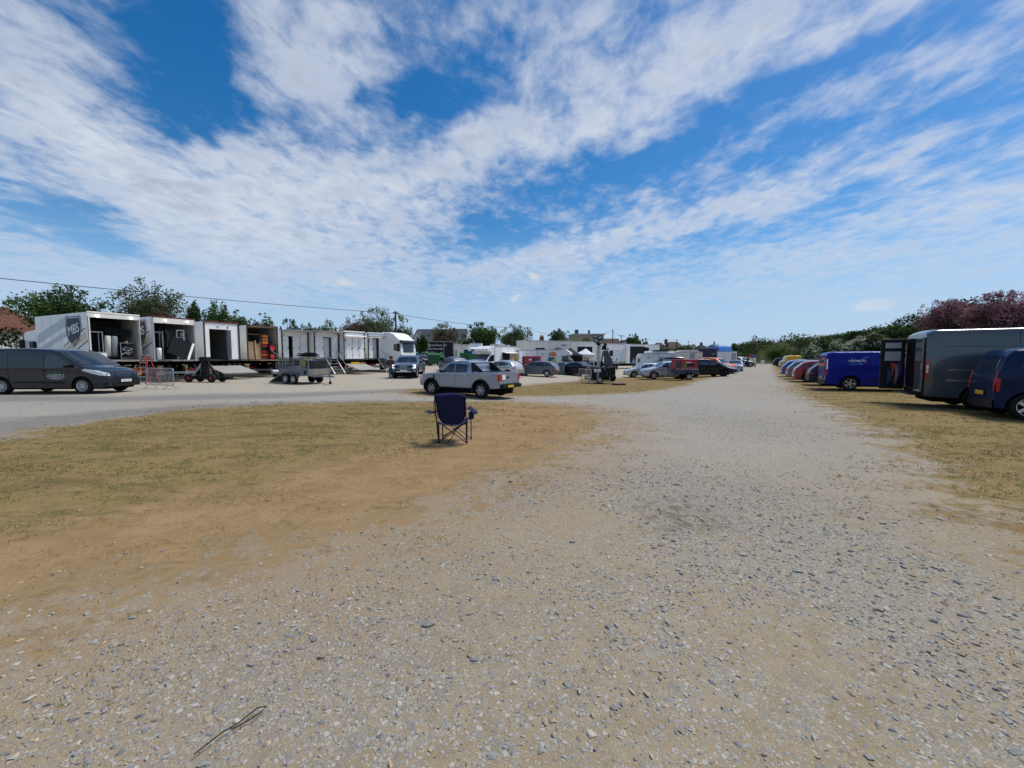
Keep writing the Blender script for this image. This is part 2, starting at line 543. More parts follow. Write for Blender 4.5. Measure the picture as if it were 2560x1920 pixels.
GX, GY = R_ * np.sin(A_), R_ * np.cos(A_)
GZ = ground_z(GX, GY)
vv = np.stack([GX, GY, GZ], -1).reshape(-1, 3)
ii, jj = np.meshgrid(np.arange(NA), np.arange(NR - 1), indexing='ij')
i2 = (ii + 1) % NA
ff = np.stack([ii*NR+jj, ii*NR+jj+1, i2*NR+jj+1, i2*NR+jj], -1).reshape(-1, 4)[:, ::-1]
vv = np.concatenate([vv, [[0, 0, float(ground_z(np.array(0.), np.array(0.)))]]])
cen = len(vv) - 1
tri = np.stack([np.arange(NA)*NR, ((np.arange(NA)+1)%NA)*NR, np.full(NA, cen)], -1)[:, ::-1]

def fastmesh(name, verts, quads=None, tris=None, smooth=False):
    me = bpy.data.meshes.new(name)
    nq = 0 if quads is None else len(quads)
    ntr = 0 if tris is None else len(tris)
    me.vertices.add(len(verts)); me.vertices.foreach_set('co', np.asarray(verts, np.float32).ravel())
    idx = np.concatenate([a.ravel() for a in (quads, tris) if a is not None]).astype(np.int32)
    me.loops.add(len(idx)); me.loops.foreach_set('vertex_index', idx)
    me.polygons.add(nq + ntr)
    st = np.concatenate([np.arange(nq) * 4, nq * 4 + np.arange(ntr) * 3]).astype(np.int32)
    me.polygons.foreach_set('loop_start', st)
    me.polygons.foreach_set('use_smooth', np.full(nq + ntr, smooth))
    me.update(calc_edges=True)
    return me
def fattr(me, name, arr):
    a = me.attributes.new(name, 'FLOAT', 'POINT')
    a.data.foreach_set('value', np.asarray(arr, np.float32).ravel())
def cattr(me, name, arr):
    a = me.attributes.new(name, 'FLOAT_COLOR', 'POINT')
    arr = np.concatenate([arr, np.ones((len(arr), 1))], 1)
    a.data.foreach_set('color', np.asarray(arr, np.float32).ravel())
gme = fastmesh('ground', vv, ff, tri, True)
for nm, a in zip('gsktycm', masks(vv[:, 0], vv[:, 1])):
    fattr(gme, 'mask_' + nm, np.clip(a, -6, 6))

gm = bpy.data.materials.new('gravel sand and dry turf')
gm.use_nodes = True
wt = gm.node_tree          # the small node helpers now write into this tree
pb = wt.nodes['Principled BSDF']
pb.inputs['Roughness'].default_value = 0.95
pb.inputs['Specular IOR Level'].default_value = 0.15
tcg = N('ShaderNodeTexCoord')
OB = tcg.outputs['Object']
def attr(n):
    a = N('ShaderNodeAttribute', attribute_name='mask_' + n)
    return a.outputs['Fac']
n1 = noisew(OB, 0.35, 5, 0.6)
n2 = noisew(OB, 1.6, 6, 0.65, 0.4)
n3 = noisew(OB, 7.0, 6, 0.65, 0.3)
n4 = noisew(OB, 34.0, 5, 0.6)
n5 = noisew(OB, 150.0, 4, 0.6)
def vor(scale, feat='F1', out='Distance'):
    n = N('ShaderNodeTexVoronoi', feature=feat)
    n.inputs['Scale'].default_value = scale
    n.inputs['Randomness'].default_value = 1
    L(OB, n.inputs['Vector'])
    return n.outputs[out]
def edge(a, w, amp):
    """noisy blend from a distance mask"""
    nn = mth('ADD', mth('MULTIPLY', mth('SUBTRACT', n2, 0.5), amp), mth('MULTIPLY', mth('SUBTRACT', n3, 0.5), amp * 0.7))
    return mrange(mth('ADD', a, nn), -w, w)
gg = edge(attr('g'), 0.45, 4.2)
# gravel: beige fines with grey and pale stones
fines = rgbmix(mrange(n3, 0.3, 0.7), (0.258, 0.203, 0.124), (0.352, 0.290, 0.190))
fines = rgbmix(mrange(n5, 0.35, 0.65, 0, 0.6), fines, (0.19, 0.152, 0.10))
fines = rgbmix(mrange(n1, 0.42, 0.62, 0.0, 0.55), fines, (0.31, 0.245, 0.155))
yard = rgbmix(mrange(n3, 0.3, 0.7), (0.375, 0.315, 0.22), (0.465, 0.40, 0.29))
yard = rgbmix(mrange(n1, 0.4, 0.62, 0, 0.6), yard, (0.36, 0.33, 0.28))
midt = noisew(OB, 0.16, 3, 0.5)
sp_ = N('ShaderNodeSeparateXYZ'); L(OB, sp_.inputs[0])
fines = rgbmix(mth('MULTIPLY', mrange(sp_.outputs[1], 3.5, 9.0), mrange(midt, 0.3, 0.6, 0.45, 0.9)), fines, rgbmix(n3, (0.275, 0.25, 0.21), (0.375, 0.345, 0.295)))
fines = rgbmix(edge(attr('y'), 0.6, 1.6), fines, yard)
wq = N('ShaderNodeTexNoise'); wq.inputs['Scale'].default_value = 30; wq.inputs['Detail'].default_value = 3; L(OB, wq.inputs['Vector'])
wo_ = N('ShaderNodeVectorMath', operation='MULTIPLY_ADD'); L(wq.outputs['Color'], wo_.inputs[0]); wo_.inputs[1].default_value = (.02, .02, .0); L(OB, wo_.inputs[2])
OBW = wo_.outputs[0]
vs = N('ShaderNodeTexVoronoi'); vs.inputs['Scale'].default_value = 44; L(OBW, vs.inputs['Vector'])
vb = N('ShaderNodeTexVoronoi'); vb.inputs['Scale'].default_value = 105; L(OBW, vb.inputs['Vector'])
sc_ = N('ShaderNodeSeparateColor'); L(vs.outputs['Color'], sc_.inputs[0])
sb_ = N('ShaderNodeSeparateColor'); L(vb.outputs['Color'], sb_.inputs[0])
coarse = edge(attr('c'), 0.6, 2.0)
dens1 = mth('ADD', mth('MULTIPLY', coarse, 0.35), mrange(n2, 0.33, 0.66, 0.16, 0.62, False))
def stones(vn, sep, lim):
    on = mth('LESS_THAN', sep.outputs[0], lim)
    ve = N('ShaderNodeTexVoronoi', feature='DISTANCE_TO_EDGE')
    ve.inputs['Scale'].default_value = vn.inputs['Scale'].default_value
    L(OBW, ve.inputs['Vector'])
    far = mth('MULTIPLY', sep.outputs[2], 0.20)
    return mth('MULTIPLY', on, mrange(mth('SUBTRACT', ve.outputs['Distance'], far), 0.03, 0.10))
stc = rgbmix(sc_.outputs[1], (0.20, 0.203, 0.207), (0.41, 0.388, 0.34))
stc2 = rgbmix(sb_.outputs[1], (0.185, 0.187, 0.19), (0.40, 0.373, 0.32))
m1 = stones(vs, sc_, dens1)
m2 = stones(vb, sb_, mth('ADD', dens1, 0.2))
gra = rgbmix(m2, fines, stc2)
gra = rgbmix(m1, gra, stc)
# grey loose band and the worn tarmac lane by the vans
gra = rgbmix(mth('MULTIPLY', edge(attr('k'), 0.7, 2.0), 0.62), gra, rgbmix(n4, (0.10, 0.10, 0.105), (0.19, 0.18, 0.17)))
gra = rgbmix(mth('MULTIPLY', edge(attr('t'), 0.5, 0.8), 0.7), gra, rgbmix(n4, (0.15, 0.15, 0.15), (0.21, 0.2, 0.19)))
gra = rgbmix(mth('MULTIPLY', edge(attr('m'), 0.25, 1.2), mrange(n3, 0.42, 0.6, 0, 0.7)), gra, (0.10, 0.085, 0.045))
# sand and turf
sand = rgbmix(mrange(n2, 0.3, 0.7), (0.26, 0.165, 0.078), (0.335, 0.225, 0.115))
sand = rgbmix(mrange(n4, 0.35, 0.7, 0, 0.5), sand, (0.19, 0.125, 0.062))
straw = rgbmix(mrange(n4, 0.3, 0.7), (0.165, 0.115, 0.043), (0.275, 0.198, 0.082))
straw = rgbmix(mrange(n2, 0.45, 0.62, 0, 0.55), straw, (0.26, 0.175, 0.08))
ns = noisew(OB, 2.2, 8, 0.72, 0.6, R(20), (1, 1.9, 1), (4, 0, 0))
green = rgbmix(mrange(n4, 0.35, 0.65), (0.046, 0.055, 0.014), (0.112, 0.114, 0.032))
ns2 = noisew(OB, 0.55, 6, 0.7, 0.5, R(20), (1, 2.6, 1), (2, 5, 0))
straw = rgbmix(mrange(ns2, 0.46, 0.66, 0, 0.65), straw, (0.125, 0.082, 0.038))
tf = rgbmix(mth('MULTIPLY', mrange(ns, 0.48, 0.64), mrange(n3, 0.35, 0.6, 0.2, 0.9)), straw, green)
sm_ = edge(attr('s'), 0.7, 3.0)
tf2 = rgbmix(mth('MULTIPLY', sm_, mrange(ns, 0.68, 0.5, 0.45, 1.0)), tf, sand)
fringe = mth('MULTIPLY', edge(mth('ADD', attr('s'), 0.9), 1.3, 4.5), 0.72)
fr2 = mth('MULTIPLY', edge(mth('ADD', attr('g'), 0.3), 0.6, 3.0), 0.3)
gra = rgbmix(mth('MULTIPLY', mth('MAXIMUM', fringe, fr2), mrange(n3, 0.35, 0.6, 0.45, 1.0)), gra, sand)
base = rgbmix(gg, gra, tf2)
L(base, pb.inputs['Base Color'])
hgt_ = mth('ADD', mth('MULTIPLY', m1, mth('MULTIPLY', mth('SUBTRACT', 1.0, gg), 0.8)), mth('ADD', mth('MULTIPLY', m2, 0.3), mth('ADD', mth('MULTIPLY', n4, 0.5), mth('MULTIPLY', n5, 0.35))))
bp = N('ShaderNodeBump')
bp.inputs['Strength'].default_value = 0.55
bp.inputs['Distance'].default_value = 0.015
L(hgt_, bp.inputs['Height'])
L(bp.outputs[0], pb.inputs['Normal'])
gme.materials.append(gm)
tag(link('ground', gme), kind='structure')

# ------------------------------------------------------------------ loose stones
def scatter(n, r0, r1, umax=1.75):
    a = RNG.uniform(-math.atan(umax), math.atan(umax), n)
    r = np.sqrt(RNG.uniform(r0 * r0, r1 * r1, n))
    return r * np.sin(a), r * np.cos(a)
ico = None
def ico_mesh():
    t = (1 + 5 ** .5) / 2
    v = np.array([(-1,t,0),(1,t,0),(-1,-t,0),(1,-t,0),(0,-1,t),(0,1,t),(0,-1,-t),(0,1,-t),(t,0,-1),(t,0,1),(-t,0,-1),(-t,0,1)], float)
    v /= np.linalg.norm(v[0])
    f = np.array([(0,11,5),(0,5,1),(0,1,7),(0,7,10),(0,10,11),(1,5,9),(5,11,4),(11,10,2),(10,7,6),(7,1,8),(3,9,4),(3,4,2),(3,2,6),(3,6,8),(3,8,9),(4,9,5),(2,4,11),(6,2,10),(8,6,7),(9,8,1)])
    return v, f
iv, if_ = ico_mesh()
SX, SY, SS = [], [], []
for r0, r1, dn, s0, s1 in ((1.2, 3.2, 2300, .0028, .009), (1.2, 3.4, 300, .008, .018), (1.2, 6, 9, .016, .028), (3.2, 6, 800, .0045, .012), (3.4, 7, 110, .010, .022), (6, 12, 150, .007, .014), (12, 24, 16, .010, .02)):
    n = int(dn * (r1**2 - r0**2) * math.atan(1.75))
    x, y = scatter(n, r0, r1)
    SX.append(x); SY.append(y); SS.append(s0 * (s1 / s0) ** (RNG.uniform(0, 1, n) ** 1.8))
SX, SY, SS = map(np.concatenate, (SX, SY, SS))
g_, s_, k_, t_, y_, c_, m_ = masks(SX, SY)
patch = np.array([mnoise.noise(Vector((x * .9, y * .9, 3))) for x, y in zip(SX, SY)])
dn = np.clip(0.42 + 0.75 * patch, 0.05, 0.9) + 0.6 * sst(c_, -.6, .5) - 0.2 * (y_ > 0)
dn *= np.where(g_ > 0, np.clip(0.16 - g_ * .07, 0.006, 1), np.clip(0.2 - g_ * .8, 0.2, 1))
keep = RNG.uniform(0, 1, len(SX)) < dn
SX, SY, SS = SX[keep], SY[keep], SS[keep]
n = len(SX)
protos = [iv * RNG.uniform(0.45, 1.25, (12, 1)) * np.array([1.3, 0.95, 0.62]) for _ in range(14)]
pv = np.stack(protos)[RNG.integers(0, 14, n)]
pv = pv * RNG.uniform(0.75, 1.3, (n, 1, 3)) * SS[:, None, None]
th = RNG.uniform(0, 6.283, n); tl = RNG.normal(0, .3, n)
c, s = np.cos(tl)[:, None], np.sin(tl)[:, None]
x, y, z = pv[..., 0], pv[..., 1], pv[..., 2]
y, z = y * c - z * s, y * s + z * c
c, s = np.cos(th)[:, None], np.sin(th)[:, None]
pz = ground_z(SX, SY) + SS * 0.10
sv_ = np.stack([x * c - y * s + SX[:, None], x * s + y * c + SY[:, None], z + pz[:, None]], -1).reshape(-1, 3)
st_ = (if_[None] + (np.arange(n) * 12)[:, None, None]).reshape(-1, 3)
sme = fastmesh('stones', sv_, None, st_)
tone = RNG.uniform(0, 1, n)
ca, cb, cc_ = np.array([.16, .163, .168]), np.array([.30, .295, .28]), np.array([.41, .38, .315])
colr = np.where(tone[:, None] < .6, ca + (cb - ca) * (tone[:, None] / .6), cb + (cc_ - cb) * ((tone[:, None] - .6) / .4))
warm = RNG.uniform(0, 1, n) < .16
colr[warm] = np.array([.33, .25, .17]) * RNG.uniform(.7, 1.3, (warm.sum(), 1))
cattr(sme, 'col', np.repeat(colr, 12, 0))
def attr_mat(name, rough=0.9, trans=0.0, var=0.0):
    m = bpy.data.materials.new(name)
    m.use_nodes = True
    nt = m.node_tree
    b = nt.nodes['Principled BSDF']
    b.inputs['Roughness'].default_value = rough
    b.inputs['Specular IOR Level'].default_value = 0.2
    a = nt.nodes.new('ShaderNodeAttribute'); a.attribute_name = 'col'
    c = a.outputs['Color']
    if var:
        t = nt.nodes.new('ShaderNodeTexCoord')
        nn = nt.nodes.new('ShaderNodeTexNoise'); nn.inputs['Scale'].default_value = 90; nn.inputs['Detail'].default_value = 4
        nt.links.new(t.outputs['Object'], nn.inputs[0])
        mr = nt.nodes.new('ShaderNodeMapRange'); mr.inputs[1].default_value = .3; mr.inputs[2].default_value = .7
        mr.inputs[3].default_value = 1 - var; mr.inputs[4].default_value = 1 + var
        nt.links.new(nn.outputs[0], mr.inputs[0])
        vm = nt.nodes.new('ShaderNodeVectorMath'); vm.operation = 'SCALE'
        nt.links.new(c, vm.inputs[0]); nt.links.new(mr.outputs[0], vm.inputs['Scale'])
        c = vm.outputs[0]
    nt.links.new(c, b.inputs['Base Color'])
    if trans:
        tr = nt.nodes.new('ShaderNodeBsdfTranslucent')
        nt.links.new(c, tr.inputs['Color'])
        mx = nt.nodes.new('ShaderNodeMixShader'); mx.inputs[0].default_value = trans
        out = nt.nodes['Material Output']
        nt.links.new(b.outputs[0], mx.inputs[1]); nt.links.new(tr.outputs[0], mx.inputs[2])
        nt.links.new(mx.outputs[0], out.inputs['Surface'])
    return m
sme.materials.append(attr_mat('limestone chips', 0.9, 0, 0.18))
tag(link('stones', sme), 'loose grey and beige limestone chips lying over the track', 'stones', kind='stuff')

# ------------------------------------------------------------------ short dry grass
def blades(n, r0, r1, h0, h1, w):
    X, Y = scatter(n, r0, r1, 1.5)
    g_, s_, *_r = masks(X, Y)
    pt = np.array([mnoise.fractal(Vector((x * .8, y * 1.5, 9)), 1.0, 2.0, 3) for x, y in zip(X, Y)])
    p = np.clip(0.45 + pt * 1.3, 0.03, 1) * np.where(g_ > 0.1, 1, np.where(g_ > -1.3, np.clip(.08 + pt * .6, .02, .5), 0.004)) * np.where(s_ > 0, np.clip(.25 + pt, 0.02, .6), 1)
    k = RNG.uniform(0, 1, n) < p
    X, Y, pt = X[k], Y[k], pt[k]
    m = len(X); nb = 4
    X = np.repeat(X, nb) + RNG.normal(0, .022, m * nb); Y = np.repeat(Y, nb) + RNG.normal(0, .022, m * nb)
    pt = np.repeat(pt, nb)
    Z = ground_z(X, Y) - .003
    a = RNG.uniform(0, 6.283, m * nb); h = RNG.uniform(h0, h1, m * nb); ln = RNG.normal(0, .55, (m * nb, 2)) * h[:, None]
    wx, wy = np.cos(a) * w, np.sin(a) * w
    v = np.stack([np.stack([X - wx, Y - wy, Z], -1), np.stack([X + wx, Y + wy, Z], -1), np.stack([X + ln[:, 0], Y + ln[:, 1], Z + h], -1)], 1)
    t = np.clip(RNG.normal(.45, .3, m * nb) + pt * .5, 0, 1)[:, None]
    col = np.array([.40, .30, .135]) * (1 - t) + np.array([.17, .175, .055]) * t
    return v.reshape(-1, 3), np.repeat(col, 3, 0)
bl = [blades(15000, 2.5, 7, .012, .035, .003), blades(28000, 7, 14, .015, .04, .006), blades(16000, 14, 30, .02, .05, .012)]
bv = np.concatenate([b[0] for b in bl]); bc = np.concatenate([b[1] for b in bl])
bme = fastmesh('grass', bv, None, np.arange(len(bv)).reshape(-1, 3))
cattr(bme, 'col', bc)
bme.materials.append(attr_mat('dry grass blades', 0.9, 0.3))
tag(link('grass', bme), 'sparse short parched grass over sandy soil', 'grass', kind='stuff')

# ------------------------------------------------------------------ vehicles
class Shape:
    """car body: side profile, plan taper and tumblehome; s runs from the nose backwards"""
    def __init__(s, L, W, prof, belt, sill, axles, rw, ra, tum=0.13, nose=(0.7, 0.16), tail=(0.4, 0.08), crown=0.035, rad=0.09):
        s.L, s.W, s.belt, s.sill, s.ax, s.rw, s.ra, s.tum = L, W, belt, sill, axles, rw, ra, tum
        s.nose, s.tail, s.crown, s.rad = nose, tail, crown, rad
        x = np.linspace(0, L, 600)
        z = np.interp(x, [p[0] for p in prof], [p[1] for p in prof])
        k = max(3, int(0.10 / L * 600) | 1)
        zp = np.pad(z, k // 2, mode='edge')
        s.xs, s.zs = x, np.convolve(zp, np.ones(k) / k, 'valid')
        s.H = z.max()
    def zu(s, x): return float(np.interp(x, s.xs, s.zs))
    def zl(s, x):
        e = min(x, s.L - x)
        b = s.sill + max(0, (0.35 - e)) * 0.12
        for a in s.ax:
            d = s.ra ** 2 - (x - a) ** 2
            if d > 0:
                b = max(b, s.rw + math.sqrt(d))
        return min(b, s.zu(x) - 0.05)
    def plan(s, x):
        w = s.W / 2
        if x < s.nose[0]: w *= 1 - s.nose[1] * (1 - x / s.nose[0]) ** 2
        e = s.L - x
        if e < s.tail[0]: w *= 1 - s.tail[1] * (1 - e / s.tail[0]) ** 2
        return w
    def hw(s, x, z):
        w = s.plan(x)
        if z > s.belt:
            w *= 1 - s.tum * ((z - s.belt) / (s.H - s.belt)) ** 1.25
        else:
            t = (s.belt - z) / (s.belt - s.sill)
            w *= 1 - 0.055 * max(0, t) ** 2.4 - 0.016 * math.sin(math.pi * min(1, max(0, t * 1.6 - .2)))
        return w
    def r(s, x): return min(s.rad, 0.4 * (s.zu(x) - s.zl(x)))
    def side(s, x, z):
        zu, r = s.zu(x), s.r(x)
        if z <= zu - r: return s.hw(x, z)
        t = min(1, (z - zu + r) / max(r, 1e-4))
        return s.hw(x, zu - r) - r * (1 - math.sqrt(max(0, 1 - t * t)))
    def top(s, x, y):
        w = max(0.05, s.hw(x, s.zu(x) - s.r(x)) - s.r(x))
        return s.zu(x) + s.crown * (1 - min(1.0, (y / w) ** 2))
    def P(s, x, y, z): return (s.L / 2 - x, y, z)
    def body(s):
        xs = set(np.round(np.arange(0, s.L, 0.085), 3)) | {0.0, 0.03, s.L - 0.03, s.L}
        for a in s.ax:
            for k in range(-8, 9):
                xs.add(round(a + s.ra * math.sin(k / 8 * math.pi / 2), 4))
            xs |= {a - s.ra - 0.004, a + s.ra + 0.004}
        xs = sorted(x for x in xs if 0 <= x <= s.L)
        rings = []
        for x in xs:
            zl, zu, r = s.zl(x), s.zu(x), s.r(x)
            pts = []
            for i in range(13):
                z = zl + (zu - r - zl) * i / 12
                pts.append((s.hw(x, z), z))
            w = s.hw(x, zu - r)
            for t in (30, 60, 90):
                pts.append((w - r * (1 - math.cos(R(t))), zu - r + r * math.sin(R(t))))
            wt_ = max(0.05, w - r)
            tops = [(wt_ * f, zu + s.crown * (1 - f * f)) for f in (.66, .33, 0)]
            half = pts + tops
            ring = [s.P(x, y, z) for y, z in half] + [s.P(x, -y, z) for y, z in half[-2::-1]]
            rings.append(ring)
        b = B()
        b.grid(rings)
        b.f = [q[::-1] for q in b.f]
        n = len(rings[0])
        b.add(rings[0], [tuple(range(n))]); b.add(rings[-1], [tuple(range(n))[::-1]])
        return b
    @staticmethod
    def cols(poly, n):
        a0, a1 = min(p[0] for p in poly), max(p[0] for p in poly)
        A = sorted(set([a0 + (a1 - a0) * i / n for i in range(n + 1)] + [p[0] for p in poly]))
        out = []
        for a in A:
            zs = []
            for (xa, ya), (xb, yb) in zip(poly, poly[1:] + poly[:1]):
                if abs(xa - xb) < 1e-9:
                    if abs(xa - a) < 1e-9: zs += [ya, yb]
                elif min(xa, xb) - 1e-9 <= a <= max(xa, xb) + 1e-9:
                    zs.append(ya + (yb - ya) * (a - xa) / (xb - xa))
            if zs: out.append((a, min(zs), max(zs)))
        return out
    def p_side(s, poly, sg, off=0.006, n=8, m=5, b=None):
        b = b or B()
        g = [[s.P(a, sg * (s.side(a, lo + (hi - lo) * j / m) + off), lo + (hi - lo) * j / m) for j in range(m + 1)] for a, lo, hi in s.cols(poly, n)]
        return b.grid(g if sg < 0 else g[::-1])
    def p_top(s, poly, off=0.006, n=10, m=8, b=None):
        b = b or B()
        g = [[s.P(a, lo + (hi - lo) * j / m, s.top(a, lo + (hi - lo) * j / m) + off) for j in range(m + 1)] for a, lo, hi in s.cols(poly, n)]
        b.grid(g)
        b.f = [q[::-1] for q in b.f]
        return b
    def scan(s, y, z, rear=False):
        x = 0.0
        while x < s.L * 0.5:
            q = s.L - x if rear else x
            if s.zu(q) >= z - 0.004 and s.hw(q, z) >= abs(y): return q
            x += 0.012
        return q
    def p_end(s, poly, rear=False, off=0.008, n=8, m=4, b=None):
        """poly in (y, z) laid on the nose or the tail"""
        b = b or B()
        o = off if rear else -off
        if rear:
            poly = [(math.copysign(min(abs(y), s.hw(s.L - .02, min(z, s.zu(s.L - .02) - .03)) - .012), y), z) for y, z in poly]
        g = [[s.P(s.scan(a, lo + (hi - lo) * j / m, rear) + o, a, lo + (hi - lo) * j / m) for j in range(m + 1)] for a, lo, hi in s.cols(poly, n)]
        return b.grid(g if rear else g[::-1])

def wheel_mesh(r, w, style):
    """tyre with its dark well, and the rim: both turn about y, outer face towards -y"""
    t = B()
    M = Matrix.Rotation(R(90), 4, 'X')
    k = 0.66 if style != 'chunky' else 0.6
    t.lathe([(r*k, -w*.30), (r*k, w*.42), (r*.80, w*.5), (r*.95, w*.46), (r, w*.30), (r, -w*.30), (r*.95, -w*.46), (r*.80, -w*.5), (r*k, -w*.40)], 28, M)
    t.lathe([(0.001, w*.16), (r*k, w*.16)], 28, M, 1, False)
    rim = B()
    ro = r * k
    rim.lathe([(ro*1.0, w*.44), (ro*.93, w*.46), (ro*.90, w*.2)], 28, M)
    rim.lathe([(.001, w*.36), (ro*.2, w*.36), (ro*.26, w*.25)], 16, M)
    ns = {'ten': 10, 'five': 5, 'six': 6, 'chunky': 6, 'seven': 7, 'double': 10}[style]
    wid = {'ten': .17, 'five': .34, 'six': .26, 'chunky': .3, 'seven': .2, 'double': .13}[style]
    for i in range(ns):
        a = 2 * math.pi * i / ns
        if style == 'double': a = 2 * math.pi * (i // 2) / 5 + (0.2 if i % 2 else -0.2)
        rim.box((math.cos(a)*ro*.56, -w*.36, math.sin(a)*ro*.56), (ro*.82, w*.1, ro*wid), Matrix.Rotation(-a, 3, 'Y'))
    return t.build('wheel', [RUBBER, DARK]), rim
def add_wheels(root, sh, style='five', rimmat=ALLOY, w=0.23, track=None):
    first = None
    rim0 = None
    for ax in sh.ax:
        for sg in (-1, 1):
            if first is None:
                o, rb = wheel_mesh(sh.rw, w, style)
                first = o; o.parent = root
                rim0 = rb.build('rim', rimmat, o)
            else:
                o = first.copy(); COL.objects.link(o); o.parent = root
                q = rim0.copy(); COL.objects.link(q); q.parent = o
            yy = (sh.W / 2 - w / 2 - 0.025) * sg
            o.location = (sh.L / 2 - ax, yy, sh.rw)
            o.rotation_euler = (0, 0, math.pi if sg > 0 else 0)

KIND = {}
KIND['van'] = dict(L=5.2, W=1.99, prof=[(0,.60),(.03,.80),(.12,.95),(.45,1.09),(.95,1.22),(1.30,1.46),(1.85,1.83),(2.2,1.93),(3.2,1.97),(4.9,1.95),(5.12,1.90),(5.2,1.74)], belt=1.16, sill=.27, axles=(.98, 4.2), rw=.345, ra=.425, tum=.10, nose=(.9,.2), tail=(.3,.04), rad=.1,
    win=[[(1.22,1.20),(2.28,1.13),(2.36,1.2),(2.34,1.66),(2.22,1.72),(1.95,1.70)]], ws=(.99,1.82,.80,.70), hl=[(.02,.78),(.30,.80),(.92,1.02),(.80,1.10),(.35,1.02),(.06,.90)],
    grille=[(-.48,.64),(.48,.64),(.58,.76),(.46,.88),(-.46,.88),(-.58,.76)], low=[(-.8,.30),(.8,.30),(.86,.46),(-.86,.46)], plate_f=.55, plate_r=.62, tl=[(.80,.78),(.93,.78),(.93,1.62),(.86,1.62)], rw_poly=[(-.72,1.15),(.72,1.15),(.66,1.68),(-.66,1.68)], mirror=(1.42,1.16), handles=[(2.42,1.02)],
    seams=[[(1.02,1.1),(1.2,.62),(1.42,.4)],[(2.4,.34),(2.43,1.75)],[(3.85,.40),(3.85,1.75)],[(.95,.98),(2.2,1.05),(3.4,1.08),(5.1,1.06)],[(2.4,1.22),(5.1,1.3)]], rubs=[[(1.55,.52),(1.75,.46),(3.68,.50),(3.68,.56),(1.75,.56)]])
KIND['big_van'] = dict(L=6.0, W=2.05, prof=[(0,.72),(.05,.95),(.2,1.06),(.75,1.24),(1.5,2.1),(1.8,2.34),(2.3,2.50),(3.0,2.53),(5.75,2.53),(5.93,2.48),(6.0,2.38)], belt=1.42, sill=.36, axles=(.95, 4.75), rw=.36, ra=.44, tum=.075, nose=(.8,.16), tail=(.15,.02), rad=.12,
    win=[[(.98,1.34),(1.9,1.3),(1.9,1.95),(1.55,1.98)]], ws=(.78,1.5,.82,.74), hl=[(.05,.95),(.5,1.0),(.5,1.15),(.2,1.12)],
    grille=[(-.6,.62),(.6,.62),(.6,.84),(-.6,.84)], low=[(-.8,.4),(.8,.4),(.8,.56),(-.8,.56)], plate_f=.7, plate_r=None, tl=[(.90,.98),(1.0,.98),(1.0,1.62),(.93,1.62)], rw_poly=None, mirror=(1.1,1.4), handles=[(2.0,1.1)],
    seams=[[(2.0,.5),(2.0,2.2)],[(3.35,.5),(3.35,2.3)],[(2.1,1.98),(5.55,1.98)],[(4.0,2.05),(4.0,2.5)]], rubs=[[(2.15,1.22),(5.5,1.22),(5.5,1.27),(2.15,1.27)],[(2.15,.88),(5.5,.88),(5.5,.94),(2.15,.94)]])
KIND['mpv'] = dict(L=4.5, W=1.88, prof=[(0,.60),(.04,.86),(.15,.99),(.55,1.07),(.95,1.14),(1.7,1.70),(2.05,1.82),(2.8,1.88),(3.9,1.87),(4.2,1.82),(4.36,1.62),(4.44,1.3),(4.5,.95)], belt=1.12, sill=.26, axles=(.88, 3.90), rw=.345, ra=.415, tum=.11, nose=(.7,.18), tail=(.5,.09), rad=.1,
    win=[[(1.3,1.2),(2.2,1.15),(2.2,1.62),(1.85,1.62)],[(2.3,1.15),(3.15,1.15),(3.15,1.65),(2.3,1.64)],[(3.28,1.22),(3.95,1.26),(4.08,1.36),(3.95,1.62),(3.6,1.68),(3.3,1.6)]], ws=(1.0,1.66,.8,.7), hl=[(.05,.85),(.5,.92),(.5,1.02),(.15,.98)],
    grille=[(-.6,.62),(.6,.62),(.6,.84),(-.6,.84)], low=[(-.75,.3),(.75,.3),(.75,.46),(-.75,.46)], plate_f=.5, plate_r=.66, tl=[(.72,.74),(.90,.74),(.86,1.28),(.76,1.28)], rw_poly=[(-.68,1.17),(.68,1.17),(.58,1.68),(-.58,1.68)], mirror=(1.35,1.14), handles=[(2.1,1.0),(2.95,1.0)],
    seams=[[(1.2,1.1),(1.25,.5)],[(2.25,.34),(2.25,1.7)],[(3.2,.7),(3.2,1.7)],[(.9,.98),(4.3,1.02)],[(2.3,1.05),(4.4,1.05)]], rubs=[])
KIND['hatch'] = dict(L=4.15, W=1.78, prof=[(0,.50),(.04,.66),(.2,.77),(.85,.93),(1.1,.99),(1.85,1.37),(2.2,1.45),(2.6,1.47),(3.2,1.43),(3.62,1.33),(3.95,1.02),(4.08,.90),(4.15,.62)], belt=.93, sill=.2, axles=(.82, 3.36), rw=.31, ra=.375, tum=.2, nose=(.7,.2), tail=(.6,.13),
    win=[[(1.3,1.0),(2.2,.98),(2.2,1.36),(1.95,1.34)],[(2.28,.98),(3.05,1.02),(3.2,1.1),(3.0,1.32),(2.28,1.36)],[(3.14,1.05),(3.45,1.12),(3.3,1.26),(3.2,1.28)]], ws=(1.14,1.82,.76,.62), hl=[(.05,.62),(.45,.70),(.75,.84),(.55,.85),(.2,.76)],
    grille=[(-.42,.42),(.42,.42),(.5,.56),(-.5,.56)], low=[(-.6,.24),(.6,.24),(.6,.36),(-.6,.36)], plate_f=.44, plate_r=.62, tl=[(.58,.76),(.78,.76),(.76,1.02),(.62,1.12)], rw_poly=[(-.55,1.02),(.55,1.02),(.46,1.33),(-.46,1.33)], mirror=(1.42,1.0), handles=[(2.12,.88),(3.0,.9)],
    seams=[[(1.2,.9),(1.25,.3)],[(2.24,.25),(2.24,1.38)],[(3.05,.5),(3.12,1.1)],[(.8,.8),(3.9,.86)]], rubs=[])
